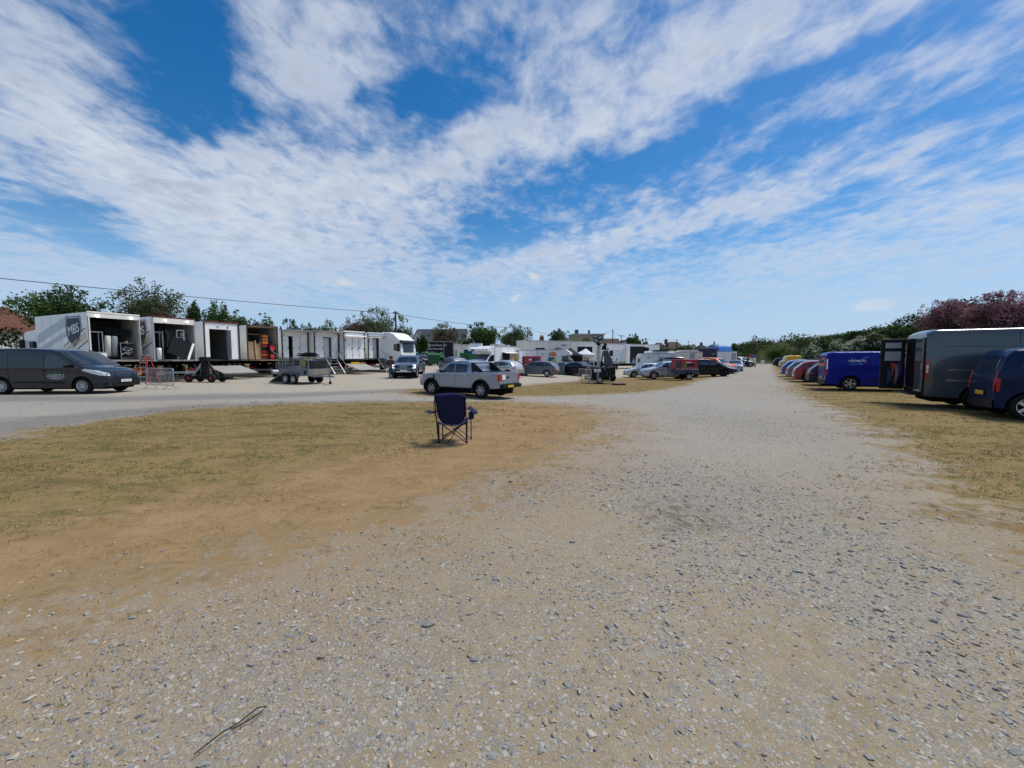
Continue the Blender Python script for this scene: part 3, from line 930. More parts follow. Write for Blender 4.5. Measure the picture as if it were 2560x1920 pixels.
KIND['estate'] = dict(KIND['hatch'], L=4.5, prof=[(0,.50),(.04,.66),(.2,.77),(.95,.93),(1.2,.98),(2.0,1.38),(2.35,1.46),(2.9,1.48),(3.6,1.43),(4.0,1.33),(4.3,1.02),(4.42,.90),(4.5,.6)], axles=(.9, 3.62),
    win=[[(1.4,1.0),(2.35,.98),(2.35,1.38),(2.05,1.35)],[(2.43,.98),(3.3,1.0),(3.3,1.34),(2.43,1.38)],[(3.4,1.01),(3.85,1.08),(3.75,1.22),(3.5,1.3),(3.4,1.32)]], ws=(1.24,1.96,.76,.62), mirror=(1.5,1.0), handles=[(2.25,.88),(3.2,.9)],
    seams=[[(1.3,.9),(1.35,.3)],[(2.39,.25),(2.39,1.4)],[(3.2,.5),(3.35,1.1)],[(.9,.8),(4.2,.86)]])
KIND['suv'] = dict(L=4.55, W=1.86, prof=[(0,.56),(.05,.82),(.2,.93),(.9,1.05),(1.15,1.1),(1.85,1.54),(2.2,1.64),(2.8,1.68),(3.7,1.64),(4.05,1.55),(4.35,1.15),(4.48,1.02),(4.55,.7)], belt=1.06, sill=.28, axles=(.9, 3.6), rw=.36, ra=.43, tum=.17, nose=(.7,.18), tail=(.5,.1),
    win=[[(1.4,1.13),(2.3,1.1),(2.3,1.52),(2.0,1.5)],[(2.38,1.1),(3.2,1.12),(3.2,1.52),(2.38,1.53)],[(3.3,1.14),(3.85,1.22),(3.7,1.45),(3.3,1.5)]], ws=(1.2,1.82,.78,.66), hl=[(.05,.76),(.5,.86),(.75,.98),(.5,.98),(.2,.92)],
    grille=[(-.5,.56),(.5,.56),(.55,.76),(-.55,.76)], low=[(-.7,.32),(.7,.32),(.7,.46),(-.7,.46)], plate_f=.5, plate_r=.74, tl=[(.6,.9),(.82,.9),(.8,1.1),(.62,1.14)], rw_poly=[(-.6,1.18),(.6,1.18),(.5,1.52),(-.5,1.52)], mirror=(1.5,1.12), handles=[(2.2,1.0),(3.1,1.02)],
    seams=[[(1.3,1.0),(1.35,.4)],[(2.34,.34),(2.34,1.56)],[(3.15,.7),(3.25,1.3)],[(.9,.92),(4.2,.98)]], rubs=[[(1.35,.36),(3.15,.36),(3.15,.42),(1.35,.42)]])
KIND['sedan'] = dict(L=4.95, W=1.87, prof=[(0,.48),(.05,.68),(.2,.78),(1.1,.93),(1.4,.97),(2.15,1.35),(2.55,1.43),(3.1,1.44),(3.55,1.36),(4.2,1.06),(4.75,1.01),(4.88,.94),(4.95,.6)], belt=.94, sill=.2, axles=(.9, 3.8), rw=.34, ra=.40, tum=.22, nose=(.7,.18), tail=(.6,.13),
    win=[[(1.62,1.0),(2.6,.98),(2.6,1.36),(2.25,1.33)],[(2.68,.98),(3.5,1.0),(3.75,1.06),(3.45,1.28),(2.68,1.36)]], ws=(1.44,2.12,.78,.62), hl=[(.05,.6),(.55,.70),(.75,.8),(.5,.82),(.2,.74)],
    grille=[(-.3,.3),(.3,.3),(.46,.62),(-.46,.62)], low=[(-.75,.22),(-.45,.22),(-.45,.4),(-.75,.4)], plate_f=.42, plate_r=.72, tl=[(.5,.76),(.84,.76),(.82,.92),(.55,.95)], rw_poly=None, rear_top=(3.62,4.2,.66,.70), mirror=(1.75,1.0), handles=[(2.5,.88),(3.4,.9)],
    seams=[[(1.5,.9),(1.55,.3)],[(2.64,.25),(2.64,1.38)],[(3.4,.5),(3.65,1.05)],[(.9,.8),(4.6,.86)]], rubs=[])
KIND['pickup'] = dict(L=5.35, W=1.93, prof=[(0,.72),(.03,.98),(.12,1.10),(.6,1.18),(1.35,1.25),(2.0,1.68),(2.35,1.82),(2.8,1.86),(3.3,1.84),(3.52,1.76),(3.6,1.70),(3.66,1.27),(5.3,1.28),(5.35,1.24)], belt=1.22, sill=.50, axles=(.95, 4.22), rw=.395, ra=.485, tum=.2, nose=(.55,.14), tail=(.2,.03), rad=.06,
    win=[[(1.72,1.27),(2.55,1.25),(2.55,1.70),(2.2,1.68)],[(2.63,1.25),(3.3,1.27),(3.42,1.33),(3.38,1.66),(2.63,1.71)]], ws=(1.40,2.0,.80,.68), hl=[(.02,.90),(.32,.93),(.32,1.10),(.06,1.08)],
    grille=[(-.62,.82),(.62,.82),(.62,1.06),(-.62,1.06)], low=[(-.85,.50),(.85,.50),(.88,.72),(-.88,.72)], plate_f=.66, plate_r=.62, tl=[(.76,.88),(.95,.88),(.95,1.20),(.78,1.20)], rw_poly=None, mirror=(1.78,1.26), handles=[(2.45,1.12),(3.3,1.14)],
    seams=[[(1.55,1.2),(1.6,.6)],[(2.59,.55),(2.59,1.74)],[(3.45,.95),(3.5,1.7)],[(3.62,.55),(3.64,1.24)],[(.6,1.08),(3.5,1.13)]], rubs=[[(1.50,.44),(3.68,.44),(3.68,.50),(1.50,.50)]])
KIND['small_van'] = dict(KIND['mpv'], win=[KIND['mpv']['win'][0]], L=4.5)
SHAPES = {k: Shape(d['L'], d['W'], d['prof'], d['belt'], d['sill'], d['axles'], d['rw'], d['ra'], d.get('tum', .13), d.get('nose', (.7, .16)), d.get('tail', (.4, .08)), .035, d.get('rad', .09)) for k, d in KIND.items()}

def vehicle(name, kind, label, cat, pmat, loc, yaw, rim='five', rimmat=ALLOY, scale=1.0, group=None, plates=(None, None), detail=True):
    d, sh = KIND[kind], SHAPES[kind]
    root = thing(name, label, cat, loc, yaw, group, scale)
    bodyb = sh.body()
    ch = B()
    iw = sh.W / 2 - 0.27
    ch.bb((-sh.L/2+.25, -iw, .2), (sh.L/2-.25, iw, min(.8, sh.belt-.15)))
    for a in sh.ax:
        ch.bb((sh.L/2-a-.06, -sh.W/2+.15, sh.rw-.06), (sh.L/2-a+.06, sh.W/2-.15, sh.rw+.06))
    ch.build('chassis', DARK, root)
    add_wheels(root, sh, rim, rimmat)
    s0, s1, f0, f1 = d['ws']
    w0 = sh.hw(s0, sh.zu(s0)); w1 = sh.hw(s1, sh.zu(s1))
    sh.p_top([(s0, -w0*f0-.06), (s1, -w1*f1-.1), (s1, w1*f1+.1), (s0, w0*f0+.06)], .012, 12).build('windscreen', GLASS, root)
    for p in d['win']:
        for sg in (-1, 1):
            sh.p_side(p, sg).build('side_window', GLASS, root)
    if d.get('rw_poly'):
        sh.p_end(d['rw_poly'], True, .012).build('rear_window', GLASS, root)
    if d.get('rear_top'):
        a, b_, f0, f1 = d['rear_top']
        sh.p_top([(a, -f0), (b_, -f1), (b_, f1), (a, f0)], .012).build('rear_window', GLASS, root)
    for sg in (-1, 1):
        sh.p_side(d['hl'], sg, .009).build('headlight', LAMP, root)
        b = sh.p_end([(y * sg, z) for y, z in d['tl']], True, .012)
        za, zb = min(z for y, z in d['tl']), max(z for y, z in d['tl'])
        e = .30 if kind in ('hatch', 'estate', 'sedan', 'suv') else .075
        zt = min(zb, sh.zu(sh.L - .03) - .06)
        if e < .1: sh.p_side([(sh.L - e, za), (sh.L - .012, za), (sh.L - .012, zt), (sh.L - e, zt)], sg, .012, b=b)
        else: sh.p_side([(sh.L - e, (za + zt) / 2), (sh.L - e * .5, za), (sh.L - .012, za), (sh.L - .012, zt), (sh.L - e * .8, zt)], sg, .012, b=b)
        tlo = b.build('tail_light', RED, root)
        if kind in ('van', 'big_van'):
            q0, q1 = (za + .36 * (zt - za), zt - .03) if kind == 'van' else (za + .25 * (zt - za), za + .65 * (zt - za))
            sh.p_side([(sh.L - e * .85, q0), (sh.L - .014, q0), (sh.L - .014, q1), (sh.L - e * .85, q1)], sg, .017).build('clear_lens', LAMP, tlo)
        # mirrors
        mx, mz = d['mirror']
        y0 = sh.side(mx, mz)
        b = B()
        b.ball((sh.L/2 - mx, sg * (y0 + .12), mz + .06), (.06, .11, .085), 8)
        b.bar((sh.L/2 - mx, sg * (y0 - .03), mz), (sh.L/2 - mx, sg * (y0 + .08), mz + .02), .05)
        b.build('wing_mirror', BLACK if kind in ('van', 'big_van', 'pickup', 'mpv') else pmat, root)
        for hx, hz in d['handles']:
            y1 = sh.side(hx, hz)
            B().box((sh.L/2 - hx, sg * (y1 + .012), hz), (.17, .03, .03)).build('door_handle', BLACK if kind != 'pickup' else CHROME, root, .006)
    b = bodyb
    for sl in d['seams']:
        for sg in (-1, 1):
            for (xa, za), (xb, zb) in zip(sl, sl[1:]):
                n = 8
                g = []
                dx_, dz_ = xb - xa, zb - za
                l = math.hypot(dx_, dz_)
                nx, nz_ = -dz_ / l * .005, dx_ / l * .005
                for i in range(n + 1):
                    x_, z_ = xa + dx_ * i / n, za + dz_ * i / n
                    g.append([sh.P(x_ + o * nx, sg * (sh.side(x_, z_) + .003), z_ + o * nz_) for o in (-1, 1)])
                b.grid(g, 1)
    b.build('body', [pmat, DARK], root)
    if d['rubs']:
        for p in d['rubs']:
            for sg in (-1, 1):
                sh.p_side(p, sg, .012).build('side_moulding', BLACK if kind != 'big_van' else ALLOY, root)
    sh.p_end(d['grille'], False, .012).build('grille', BLACK, root)
    sh.p_end(d['low'], False, .012).build('lower_grille', BLACK, root)
    b = B()
    xr = -sh.L / 2
    if kind not in ('hatch', 'sedan', 'estate'):
        sh.p_end([(-sh.W*.46, sh.sill+.02), (sh.W*.46, sh.sill+.02), (sh.W*.46, sh.sill+.24), (-sh.W*.46, sh.sill+.24)], True, .03, b=b)
    else:
        sh.p_end([(-sh.W*.36, sh.sill+.02), (sh.W*.36, sh.sill+.02), (sh.W*.36, sh.sill+.13), (-sh.W*.36, sh.sill+.13)], True, .012, b=b)
    b.build('rear_bumper', BLACK, root)
    for i, (z, m) in enumerate(((d['plate_f'], PLATEW), (d['plate_r'], PLATEY))):
        if z is None: continue
        x = sh.scan(0.26, z, bool(i))
        X = sh.L / 2 - x + (-.035 if i else .035)
        if not plates[i]: B().box((X, 0, z), (.012, .52, .112)).build('number_plate', m, root)
        else:
            Mx = frame((X + (-.008 if i else .008), 0, z), (0, -1 if i else 1, 0), (0, 0, 1))
            tx = text(plates[i], .085, INK, None, Mx, 'registration', ext=.001, sx=1.05)
            pb_ = B().box((X, 0, z), (.012, .52, .112))
            pb_.add([v.co for v in tx.data.vertices], [tuple(p.vertices) for p in tx.data.polygons], 1)
            bpy.data.objects.remove(tx)
            pb_.build('number_plate', [m, INK], root)
    return root, sh

def side_text(sh, root, s, size, m, sg, x, z, **k):
    """lettering on a flank: sg=-1 is the side on the driver's right"""
    y = sg * (sh.side(x, z) + .012)
    return text(s, size, m, root, frame((sh.L / 2 - x, y, z), (1, 0, 0) if sg < 0 else (-1, 0, 0), (0, 0, 1)), **k)

# --- dark grey crew van, far left
o, sh = vehicle('panel_van', 'van', 'dark grey panel van with white lettering, in front of the shield lorry', 'van',
    paint('anthracite', (0.014, 0.018, 0.026), .2, .16, .04, .4, .5), at(157, 18.8), R(4), 'ten', plates=('HX21 ZPN', None), scale=1.04)
side_text(sh, o, 'LOGISTICS', .15, WHITE2, -1, 1.98, .80)
b = B()
for z, w in ((.705, .62), (.665, .40)):
    b.box((sh.L/2-1.98, -(sh.side(1.98, z)+.010), z), (w, .006, .014))
b.build('lettering_rule', WHITE2, o)
b = B(); b.box((sh.L/2-1.9, -(sh.side(1.9, .93)+.010), .93), (.34, .006, .10)); b.build('green_emblem', mat('faint green print', (.03, .12, .06), .5), o)
# --- silver pickup in the middle
o, sh = vehicle('pickup_truck', 'pickup', 'silver double cab pickup with black wheels parked side on behind the folding chair', 'pickup truck',
    paint('silver blue', (0.29, 0.33, 0.39), .5, .28), at(1168, 20.4), R(148), 'chunky', mat('black and silver rim', (.35, .35, .36), .35, .7), plates=(None, None), scale=.96)
def pickup_extras(o, sh, sail=True):
    for sg in (-1, 1):
        pts = [(sh.L/2 - x, sg * (sh.side(x, 1.7) - .12), z) for x, z in ((2.3, 1.86), (2.5, 1.91), (3.1, 1.91), (3.4, 1.85))]
        B().tube(pts, .018, 6).build('roof_rail', CHROME if sail else BLACK, o)
    sh.p_top([(3.78, -.72), (5.28, -.72), (5.28, .72), (3.78, .72)], .02).build('tonneau_cover', BLACK, o)
    b = B()
    for sg in (-1, 1):
        y = sg * .80
        b.prism([(sh.L/2-3.5, 1.30), (sh.L/2-3.56, 1.78), (sh.L/2-3.75, 1.76), (sh.L/2-4.35, 1.30)], y - .025, y + .025)
    b.tube([(sh.L/2-3.72, -.78, 1.74), (sh.L/2-3.72, .78, 1.74)], .03)
    b.build('sports_bar', BLACK, o, .01)
    # dark flared arches
    for a in sh.ax:
        for sg in (-1, 1):
            g = []
            for k in range(0, 25):
                t = math.pi * (-.06 + 1.12 * k / 24)
                row = []
                for rr, off in ((sh.ra - .01, .0), (sh.ra - .005, .05), (sh.ra + .075, .035), (sh.ra + .085, .0)):
                    x, z = a - rr * math.cos(t), sh.rw + rr * math.sin(t)
                    row.append(sh.P(x, sg * (sh.hw(x, max(z, sh.sill)) + off), z))
                g.append(row)
            B().grid(g).build('wheel_arch_flare', BLACK, o)
    b = B()
    b.box((-sh.L/2-.09, 0, .62), (.16, 1.7, .17)); b.tube([(-sh.L/2-.1, 0, .45), (-sh.L/2-.24, 0, .45), (-sh.L/2-.24, 0, .53)], .03); b.bar((-sh.L/2-.05, 0, .6), (-sh.L/2-.12, 0, .43), .08)
    b.build('tow_bar', BLACK, o, .02)
pickup_extras(o, sh)
for p in [[(1.10, .93), (1.22, .93), (1.22, 1.12), (1.14, 1.12)]]:
    for sg in (-1, 1): sh.p_side(p, sg, .012).build('side_vent', BLACK, o)
b = B(); b.box((-sh.L/2-.02, .58, 1.06), (.01, .26, .24)); b.build('notice', WHITE2, o)
b = B()
b.lathe([(.001, .012), (.085, .012), (.085, 0)], 20, Matrix.Translation((-sh.L/2-.012, .18, 1.06)) @ Matrix.Rotation(R(-90), 4, 'Y') @ Matrix.Diagonal((.75, 1.3, 1, 1))); b.build('oval_badge', mat('blue badge', (.02, .04, .15), .2, .4), o)
B().box((-sh.L/2-.19, .2, .62), (.014, .5, .11)).build('number_plate', PLATEY, o)
# --- pickup facing the camera with its running lights on
o, sh = vehicle('pickup_truck', 'pickup', 'blue grey pickup facing forward with bright running lights, beside the white tractor cab', 'pickup truck',
    paint('slate blue', (0.10, 0.15, 0.22), .5, .3), at(1024, 34.2), R(-86), 'chunky', ALLOY, plates=('KT73 FHL', None))
pickup_extras(o, sh, False)
DRL = mat('lit running lamp', (1, 0.98, 0.95), .4, emit=1.6)
for sg in (-1, 1):
    b = B()
    for p in ([(.70, .84), (.90, .84), (.90, .87), (.70, .87)], [(.865, .87), (.90, .87), (.90, 1.06), (.865, 1.06)], [(.72, 1.06), (.90, 1.06), (.90, 1.09), (.72, 1.09)]):
        sh.p_end([(y * sg, z) for y, z in p], False, .03, b=b)
    b.build('running_light', DRL, o)
sh.p_end([(-.62, .53), (.62, .53), (.58, .60), (-.58, .60)], False, .03).build('skid_plate', CHROME, o)
text('FORD', .14, CHROME, o, frame((sh.L/2+.03, 0, .97), (0, 1, 0), (0, 0, 1)), 'badge_lettering', sx=1.3)

# --- cars of the middle distance
V = lambda *a, **k: vehicle(*a, **k)[0]
V('parked_car', 'hatch', 'black hatchback beyond the blue grey pickup, nose towards the dark green wheelie bin', 'car', paint('black', (.014, .015, .02)), at(1050, 60), R(-35), 'five', scale=1.2)
V('parked_car', 'hatch', 'light blue car half hidden behind the white tractor cab', 'car', paint('pale blue', (.12, .25, .36)), at(1043, 68), R(-50), scale=1.35)
V('parked_car', 'hatch', 'dark blue hatchback seen from behind, left of the green bins', 'car', paint('midnight', (.018, .022, .075)), at(1131, 47), R(125), 'five', scale=1.08)
V('parked_car', 'hatch', 'silver hatchback seen from its rear corner, behind the silver pickup bed', 'car', paint('silver', (.48, .52, .54), .5), at(1254, 38), R(146), 'five')
V('parked_car', 'hatch', 'white car with its bonnet showing between the silver hatchback and the grey estate', 'car', paint('white', (.66, .68, .68), 0), at(1302, 46), R(-30), 'five')
V('parked_car', 'estate', 'mid grey estate car side on in front of the catering van with the red generator', 'car', paint('graphite', (.085, .10, .13), .5), at(1340, 39.5), R(158), 'ten')
V('luxury_saloon', 'sedan', 'black four door saloon seen from behind, right of the grey estate', 'car', paint('deep black', (.012, .013, .018), .3, .2), at(1440, 43.5), R(128), 'double', BLACK, plates=(None, 'B3 NTL'))
V('parked_car', 'hatch', 'pale silver hatchback half hidden behind the silver sport utility car', 'car', paint('ice silver', (.50, .55, .60), .5), at(1612, 42), R(176), 'five')
o, sh = vehicle('sport_utility_car', 'suv', 'silver sport utility car behind the drawbar of the red generator trailer', 'car', paint('bright silver', (.42, .49, .58), .5), at(1665, 37.8), R(178), 'five')
for sg in (-1, 1): B().tube([(.9, sg*.62, 1.68), (.6, sg*.62, 1.75), (-1.3, sg*.62, 1.73), (-1.6, sg*.62, 1.62)], .02).build('roof_rail', BLACK, o)
o, sh = vehicle('sport_utility_car', 'suv', 'black sport utility car with a long roof box, beyond the red generator trailer', 'car', paint('ink black', (.012, .012, .015), .3, .22), at(1682, 47), R(175), 'double', BLACK)
rb = B()
g = []
for i in range(13):
    t = i / 12; x = 1.2 - 2.3 * t
    hh = .36 * math.sin(math.pi * min(1, .08 + t * .62)) ** .7; ww = .40 * (1 - .5 * max(0, .35 - t) / .35)
    g.append([(x, ww * math.cos(a), 1.80 + hh * max(0, math.sin(a))) for a in np.linspace(0, math.pi, 11)])
rb.grid(g); rb.add(g[-1], [tuple(range(11))]); rb.add(g[0], [tuple(range(11))[::-1]])
for x in (.5, -.6): rb.box((x, 0, 1.74), (.06, 1.1, .05))
rb.build('roof_box', mat('gloss black roof box', (.012, .012, .014), .2, 0, coat=.5), o)
V('sport_utility_car', 'suv', 'large black sport utility car nose right, between the red generator and the orange car', 'car', paint('gloss black', (.013, .013, .016), .3, .2), at(1762, 39.5), R(4), 'double', BLACK, scale=1.05)
V('parked_car', 'hatch', 'white roofed car tucked behind the large black sport utility car', 'car', paint('pearl white', (.62, .64, .66), 0), at(1740, 46), R(8), scale=1.12)
V('parked_car', 'mpv', 'bright orange car behind the bonnet of the large black sport utility car', 'car', paint('orange', (.80, .17, .01), .0, .4), at(1790, 50), R(-55), scale=.98)
V('parked_car', 'hatch', 'dark car squeezed between the orange car and the silver blue saloon', 'car', paint('dark slate', (.03, .04, .05)), at(1800, 45.5), R(-40), scale=.9)
V('parked_car', 'sedan', 'silver blue saloon facing forward at the verge of the track', 'car', paint('steel blue', (.22, .27, .36), .5), at(1838, 53.5), R(-118), 'double', plates=('LC70 VPO', None))
V('delivery_van', 'small_van', 'small white van beyond the white box trailer', 'van', paint('plain white', (.7, .7, .68), 0), at(1850, 78), R(-60), scale=1.0)

# --- right hand row: every vehicle stands nose in, at the same slant to the track
def rowpos(px, dep, kind, yaw=-30, scale=1.0):
    c = at(px, dep)
    t = R(yaw); L_, W_ = KIND[kind]['L'] * scale, KIND[kind]['W'] * scale
    x, y = c.x + L_/2*math.cos(t) + W_/2*math.sin(t), c.y + L_/2*math.sin(t) - W_/2*math.cos(t)
    return Vector((x, y, float(gz(x, y))))
V('parked_car', 'suv', 'dark purple grey car farthest along the right hand row', 'car', paint('plum', (.03, .025, .04)), rowpos(1931, 76, 'suv', -28), R(-28))
V('parked_car', 'hatch', 'white hatchback between the plum car and the yellow van', 'car', paint('chalk', (.62, .62, .62), 0), rowpos(1946, 70, 'hatch', -28), R(-28))
V('delivery_van', 'small_van', 'bright yellow small van in the right hand row', 'van', paint('yellow', (.85, .50, .01), 0), rowpos(1954, 60, 'small_van', -22, 1.05), R(-22), 'ten', scale=1.05)
V('parked_car', 'hatch', 'blue green car behind the roof of the red hatchback', 'car', paint('petrol', (.02, .08, .14)), rowpos(1956, 44, 'hatch', -28), R(-28))
V('parked_car', 'hatch', 'bright blue hatchback beyond the red hatchback', 'car', paint('royal blue', (.012, .06, .30)), rowpos(1952, 37, 'hatch'), R(-30), 'five')
V('parked_car', 'estate', 'grey hatchback with a red tail lamp, beside the red hatchback', 'car', paint('mouse grey', (.14, .15, .17)), rowpos(1965, 33, 'estate'), R(-30), 'five')
V('parked_car', 'hatch', 'dark red hatchback with silver wheels beside the navy car', 'car', paint('crimson', (.23, .012, .022), .3), rowpos(1981, 29.5, 'hatch'), R(-30), 'seven')
V('parked_car', 'hatch', 'navy black hatchback between the red hatchback and the bright blue van', 'car', paint('navy', (.014, .02, .042)), rowpos(2015, 26, 'hatch'), R(-30), 'five')
o, sh = vehicle('panel_van', 'van', 'bright blue panel van with a pale swoosh emblem on its side', 'van', paint('ultramarine', (.005, .013, .215), .0, .3, .03, .12, .12), rowpos(2047, 22.6, 'van', -28), R(-28), 'five', plates=(None, None))
side_text(sh, o, 'elements', .19, WHITE2, -1, 3.95, 1.52)
text('uk', .12, RED, o, frame((sh.L/2-3.62, -(sh.side(3.6, 1.4)+.012), 1.40), (1, 0, 0), (0, 0, 1)))
b = B()
SW = mat('pale blue print', (.13, .27, .62), .5)
for pts in ([(-.45, -.22), (-.1, -.05), (.35, .2), (.62, .30), (.3, .12), (-.05, -.08)], [(-.3, .22), (0, .03), (.2, -.14), (.32, -.28), (.12, -.12), (-.06, .02)], [(-.42, -.2), (-.2, -.24), (.1, -.16), (.3, -.28), (.05, -.2), (-.2, -.27)]):
    b.add([(sh.L/2-3.95+x, -(sh.side(3.95, 1.5+z)+.008), 1.5+z) for x, z in [(a * .8, c * .8) for a, c in pts]], [(0, 1, 2, 3, 4, 5)])
b.build('swoosh_emblem', SW, o)
for z in (1.63,):
    B().bb((-sh.L/2-.02, -.3, .3), (-sh.L/2+.05, .3, .42)).build('rear_step', BLACK, o, .02)

# --- big grey van with its rear doors open
o, sh = vehicle('cargo_van', 'big_van', 'tall grey cargo van with a rear door swung open, beside the bright blue van', 'van',
    paint('gunmetal', (.066, .080, .090), .35, .2, .08), rowpos(2264, 14.7, 'big_van', -31), R(-31), 'ten', mat('dusty steel wheel', (.22, .22, .23), .5, .6), scale=1.0)
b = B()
b.bb((-sh.L/2-.02, -.82, .62), (-sh.L/2-.012, .86, 2.28)); b.build('bay_shade_panel', DARK, o)  # flat dark sheet on the tail, painted in for the shaded load bay
b = B()
b.bb((-sh.L/2-.09, -.94, .50), (-sh.L/2-.025, -.30, 2.30)); b.build('rear_door', paint('gunmetal', ()), o, .02)
dr = B()
hx = -sh.L/2 - .04
dr.bb((hx-.68, .90, .48), (hx, .98, 2.32)); door = dr.build('rear_door', BLACK, o, .03)
tag(door, 'door swung open with its dark inner face showing')
dr = B(); dr.bb((hx-.56, .892, 1.98), (hx-.12, .898, 2.18)); dr.bb((hx-.56, .892, 1.52), (hx-.12, .898, 1.86)); dr.build('pocket', GREYP, door)
b = B()
b.bb((-sh.L/2-.34, -.85, .40), (-sh.L/2, .85, .47)); b.build('rear_step', BLACK, o, .02)
for i, (m, x, z0, z1) in enumerate(((REDM, -.52, .7, 1.45), (mat('grey rope', (.3, .3, .32), .8), -.38, .6, 1.4), (mat('violet strap', (.10, .03, .13), .8), -.27, .7, 1.5), (mat('orange sling', (.6, .12, .03), .8), -.44, 1.25, 1.42), (BLUEP, -.62, .58, 1.2))):
    b = B()
    for k in range(4):
        x0 = hx + x * .85 + .05 + k * .02
        b.tube([(x0, .87, z1), (x0 + .02, .80, (z0 + z1) / 2), (x0 - .02, .84, z0), (x0 + .06, .87, z1 - .05)], .008, 5)
    tag(b.build('hanging_strap', m, None, loc=None), ['red strap', 'grey rope', 'violet strap', 'short orange sling', 'blue strap'][i] + ' hanging inside the open door of the tall grey van', 'strap', 'straps hanging in the open van door')
    q = COL.objects[-1]
    q.matrix_world = Matrix.Translation(o.location) @ Matrix.Rotation(R(-31), 4, 'Z')
# --- navy people carrier cut by the right edge
V('people_carrier', 'mpv', 'navy people carrier with tall red tail lamps, nearest vehicle on the right', 'car', paint('deep navy', (.005, .016, .062), .0, .25, .03, .12, .10), rowpos(2424, 12.1, 'mpv', -33), R(-33), 'five', plates=(None, None))

# ------------------------------------------------------------------ row of lorry trailers, rear ends towards the track
DECKZ = 1.52
ROOFZ = 4.40
LIPS = mat('blue sign print', (.35, .40, .75), .6)
DKSHIELD = mat('shield navy', (.014, .022, .05), .5)
PALEBLUE = mat('pale grey blue stripe', (.48, .51, .58), .4)
GOLD = mat('pale gold print', (.52, .45, .25), .5)
FRAMESHADE = mat('dark green frame and gap shade', (.022, .032, .028), .6)  # dark frame edges; the colour also paints in shade between the trailers
INNER = mat('scuffed inner lining', (.42, .41, .38), .7, 0, .15, 3, dirt=.4)
FLOOR = mat('dark plank floor', (.10, .08, .06), .8, 0, .3, 5)

def box_trailer(label, px, dep, alpha, roof=ROOFZ, w=2.5, length=12.8, front='open', top_trim=MAROON, roofcol=WHITE, name='box_trailer', wheels=((9.2, 10.5, 11.8)), group='box trailers backed up in a row'):
    """origin under the rear left corner; x along the rear, y into the box"""
    p = at(px, dep)
    o = thing(name, label, 'trailer' if name == 'box_trailer' else 'lorry', p, R(alpha), group)
    t = .07
    z0 = DECKZ
    b = B()
    b.bb((0, 0, z0-.12), (t, length, roof-.0)); b.bb((w-t, 0, z0-.12), (w, length, roof))
    b.bb((t+.002, length-t, z0-.12), (w-t-.002, length, roof)); b.bb((t+.002, 0, roof-t), (w-t-.002, length-t-.002, roof-.003))
    for y in np.arange(1.2, length, 1.25): b.bb((-.005, y, z0-.1), (-.0005, y+.022, roof-.12), 1)
    b.bb((-.006, .05, z0-.11), (-.0008, length, z0+.02), 1)
    b.build('box_body', [roofcol, GREYP], o, .003)
    b = B()
    b.bb((t+.004, .02, z0+.02), (t+.02, length-.1, roof-.1)); b.bb((w-t-.02, .02, z0+.02), (w-t-.004, length-.1, roof-.1)); b.bb((t+.02, length-.13, z0), (w-t-.02, length-.1, roof-.1))
    b.bb((t+.02, .02, roof-t-.03), (w-t-.02, length-.14, roof-t-.01))
    b.build('lining', INNER, o)
    B().bb((t+.006, .01, z0-.1), (w-t-.006, length-.15, z0)).build('floor', FLOOR, o)
    b = B()
    b.bb((-.02, -.06, z0-.14), (.08, -.002, roof+.01)); b.bb((w-.08, -.06, z0-.14), (w+.02, -.002, roof+.01)); b.bb((.08, -.06, z0-.14), (w-.08, -.002, z0-.02))
    b.build('rear_frame', {'mbs': CREAM, 'dark': FRAMESHADE}.get(front, GREYP), o, .008)
    B().bb((-.03, -.075, roof-.05), (w+.03, -.001, roof+.05)).build('roof_trim', top_trim, o, .01)
    # chassis, axles, wheels, lights
    b = B()
    b.bb((.75, .3, z0-.42), (.9, length-1, z0-.13)); b.bb((w-.9, .3, z0-.42), (w-.75, length-1, z0-.13))
    for y in np.arange(.6, length-1, 1.6): b.bb((.9, y, z0-.36), (w-.9, y+.12, z0-.2))
    b.build('chassis', DARK, o)
    B().bb((.1, .08, .52), (w-.1, .2, .68)).build('underrun_bar', GALV, o, .01)
    for sx in (.16, w-.62):
        B().bb((sx, .03, .72), (sx+.46, .1, .86)).build('tail_light', RED, o, .008)
    for y in wheels:
        for sx in (.24, w-.24):
            wb, rb = wheel_mesh(.5, .36, 'six') if not hasattr(box_trailer, 'wm') else (box_trailer.wm[0].copy(), None)
            if rb is not None:
                rim = rb.build('rim', STEEL, wb); box_trailer.wm = (wb, rim)
            else:
                COL.objects.link(wb)
                q = box_trailer.wm[1].copy(); COL.objects.link(q); q.parent = wb
            wb.parent = o
            wb.location = (sx, y, .5); wb.rotation_euler = (0, 0, R(90 if sx > 1 else -90))
    return o
def platform(o, y0, y1, z0, z1, w=2.4, x0=.05, m=DECK):
    """tail lift plate from (y0, z0) at the box to (y1, z1)"""
    v = [(x0, y0, z0), (x0+w, y0, z0), (x0+w, y1, z1), (x0, y1, z1)]
    b = B()
    th = .07
    b.add(v + [(x, y, z-th) for x, y, z in v], [(0,3,2,1)[::-1], (4,7,6,5), (0,4,5,1), (1,5,6,2), (2,6,7,3), (3,7,4,0)])
    b.f[0] = (0, 1, 2, 3)[::-1]
    pl = b.build('tail_lift', m, o, .01)
    b = B()
    for x in (x0+.4, x0+w-.5):
        b.bar((x, y0+.05, z0-.45), (x, (y0+y1)/2, (z0+z1)/2-.1), .08); b.bar((x, y0+.05, z0-.65), (x, y0*.6+y1*.4, (z0*.6+z1*.4)-.08), .06)
    b.build('lift_arm', DARK, o)
    return pl
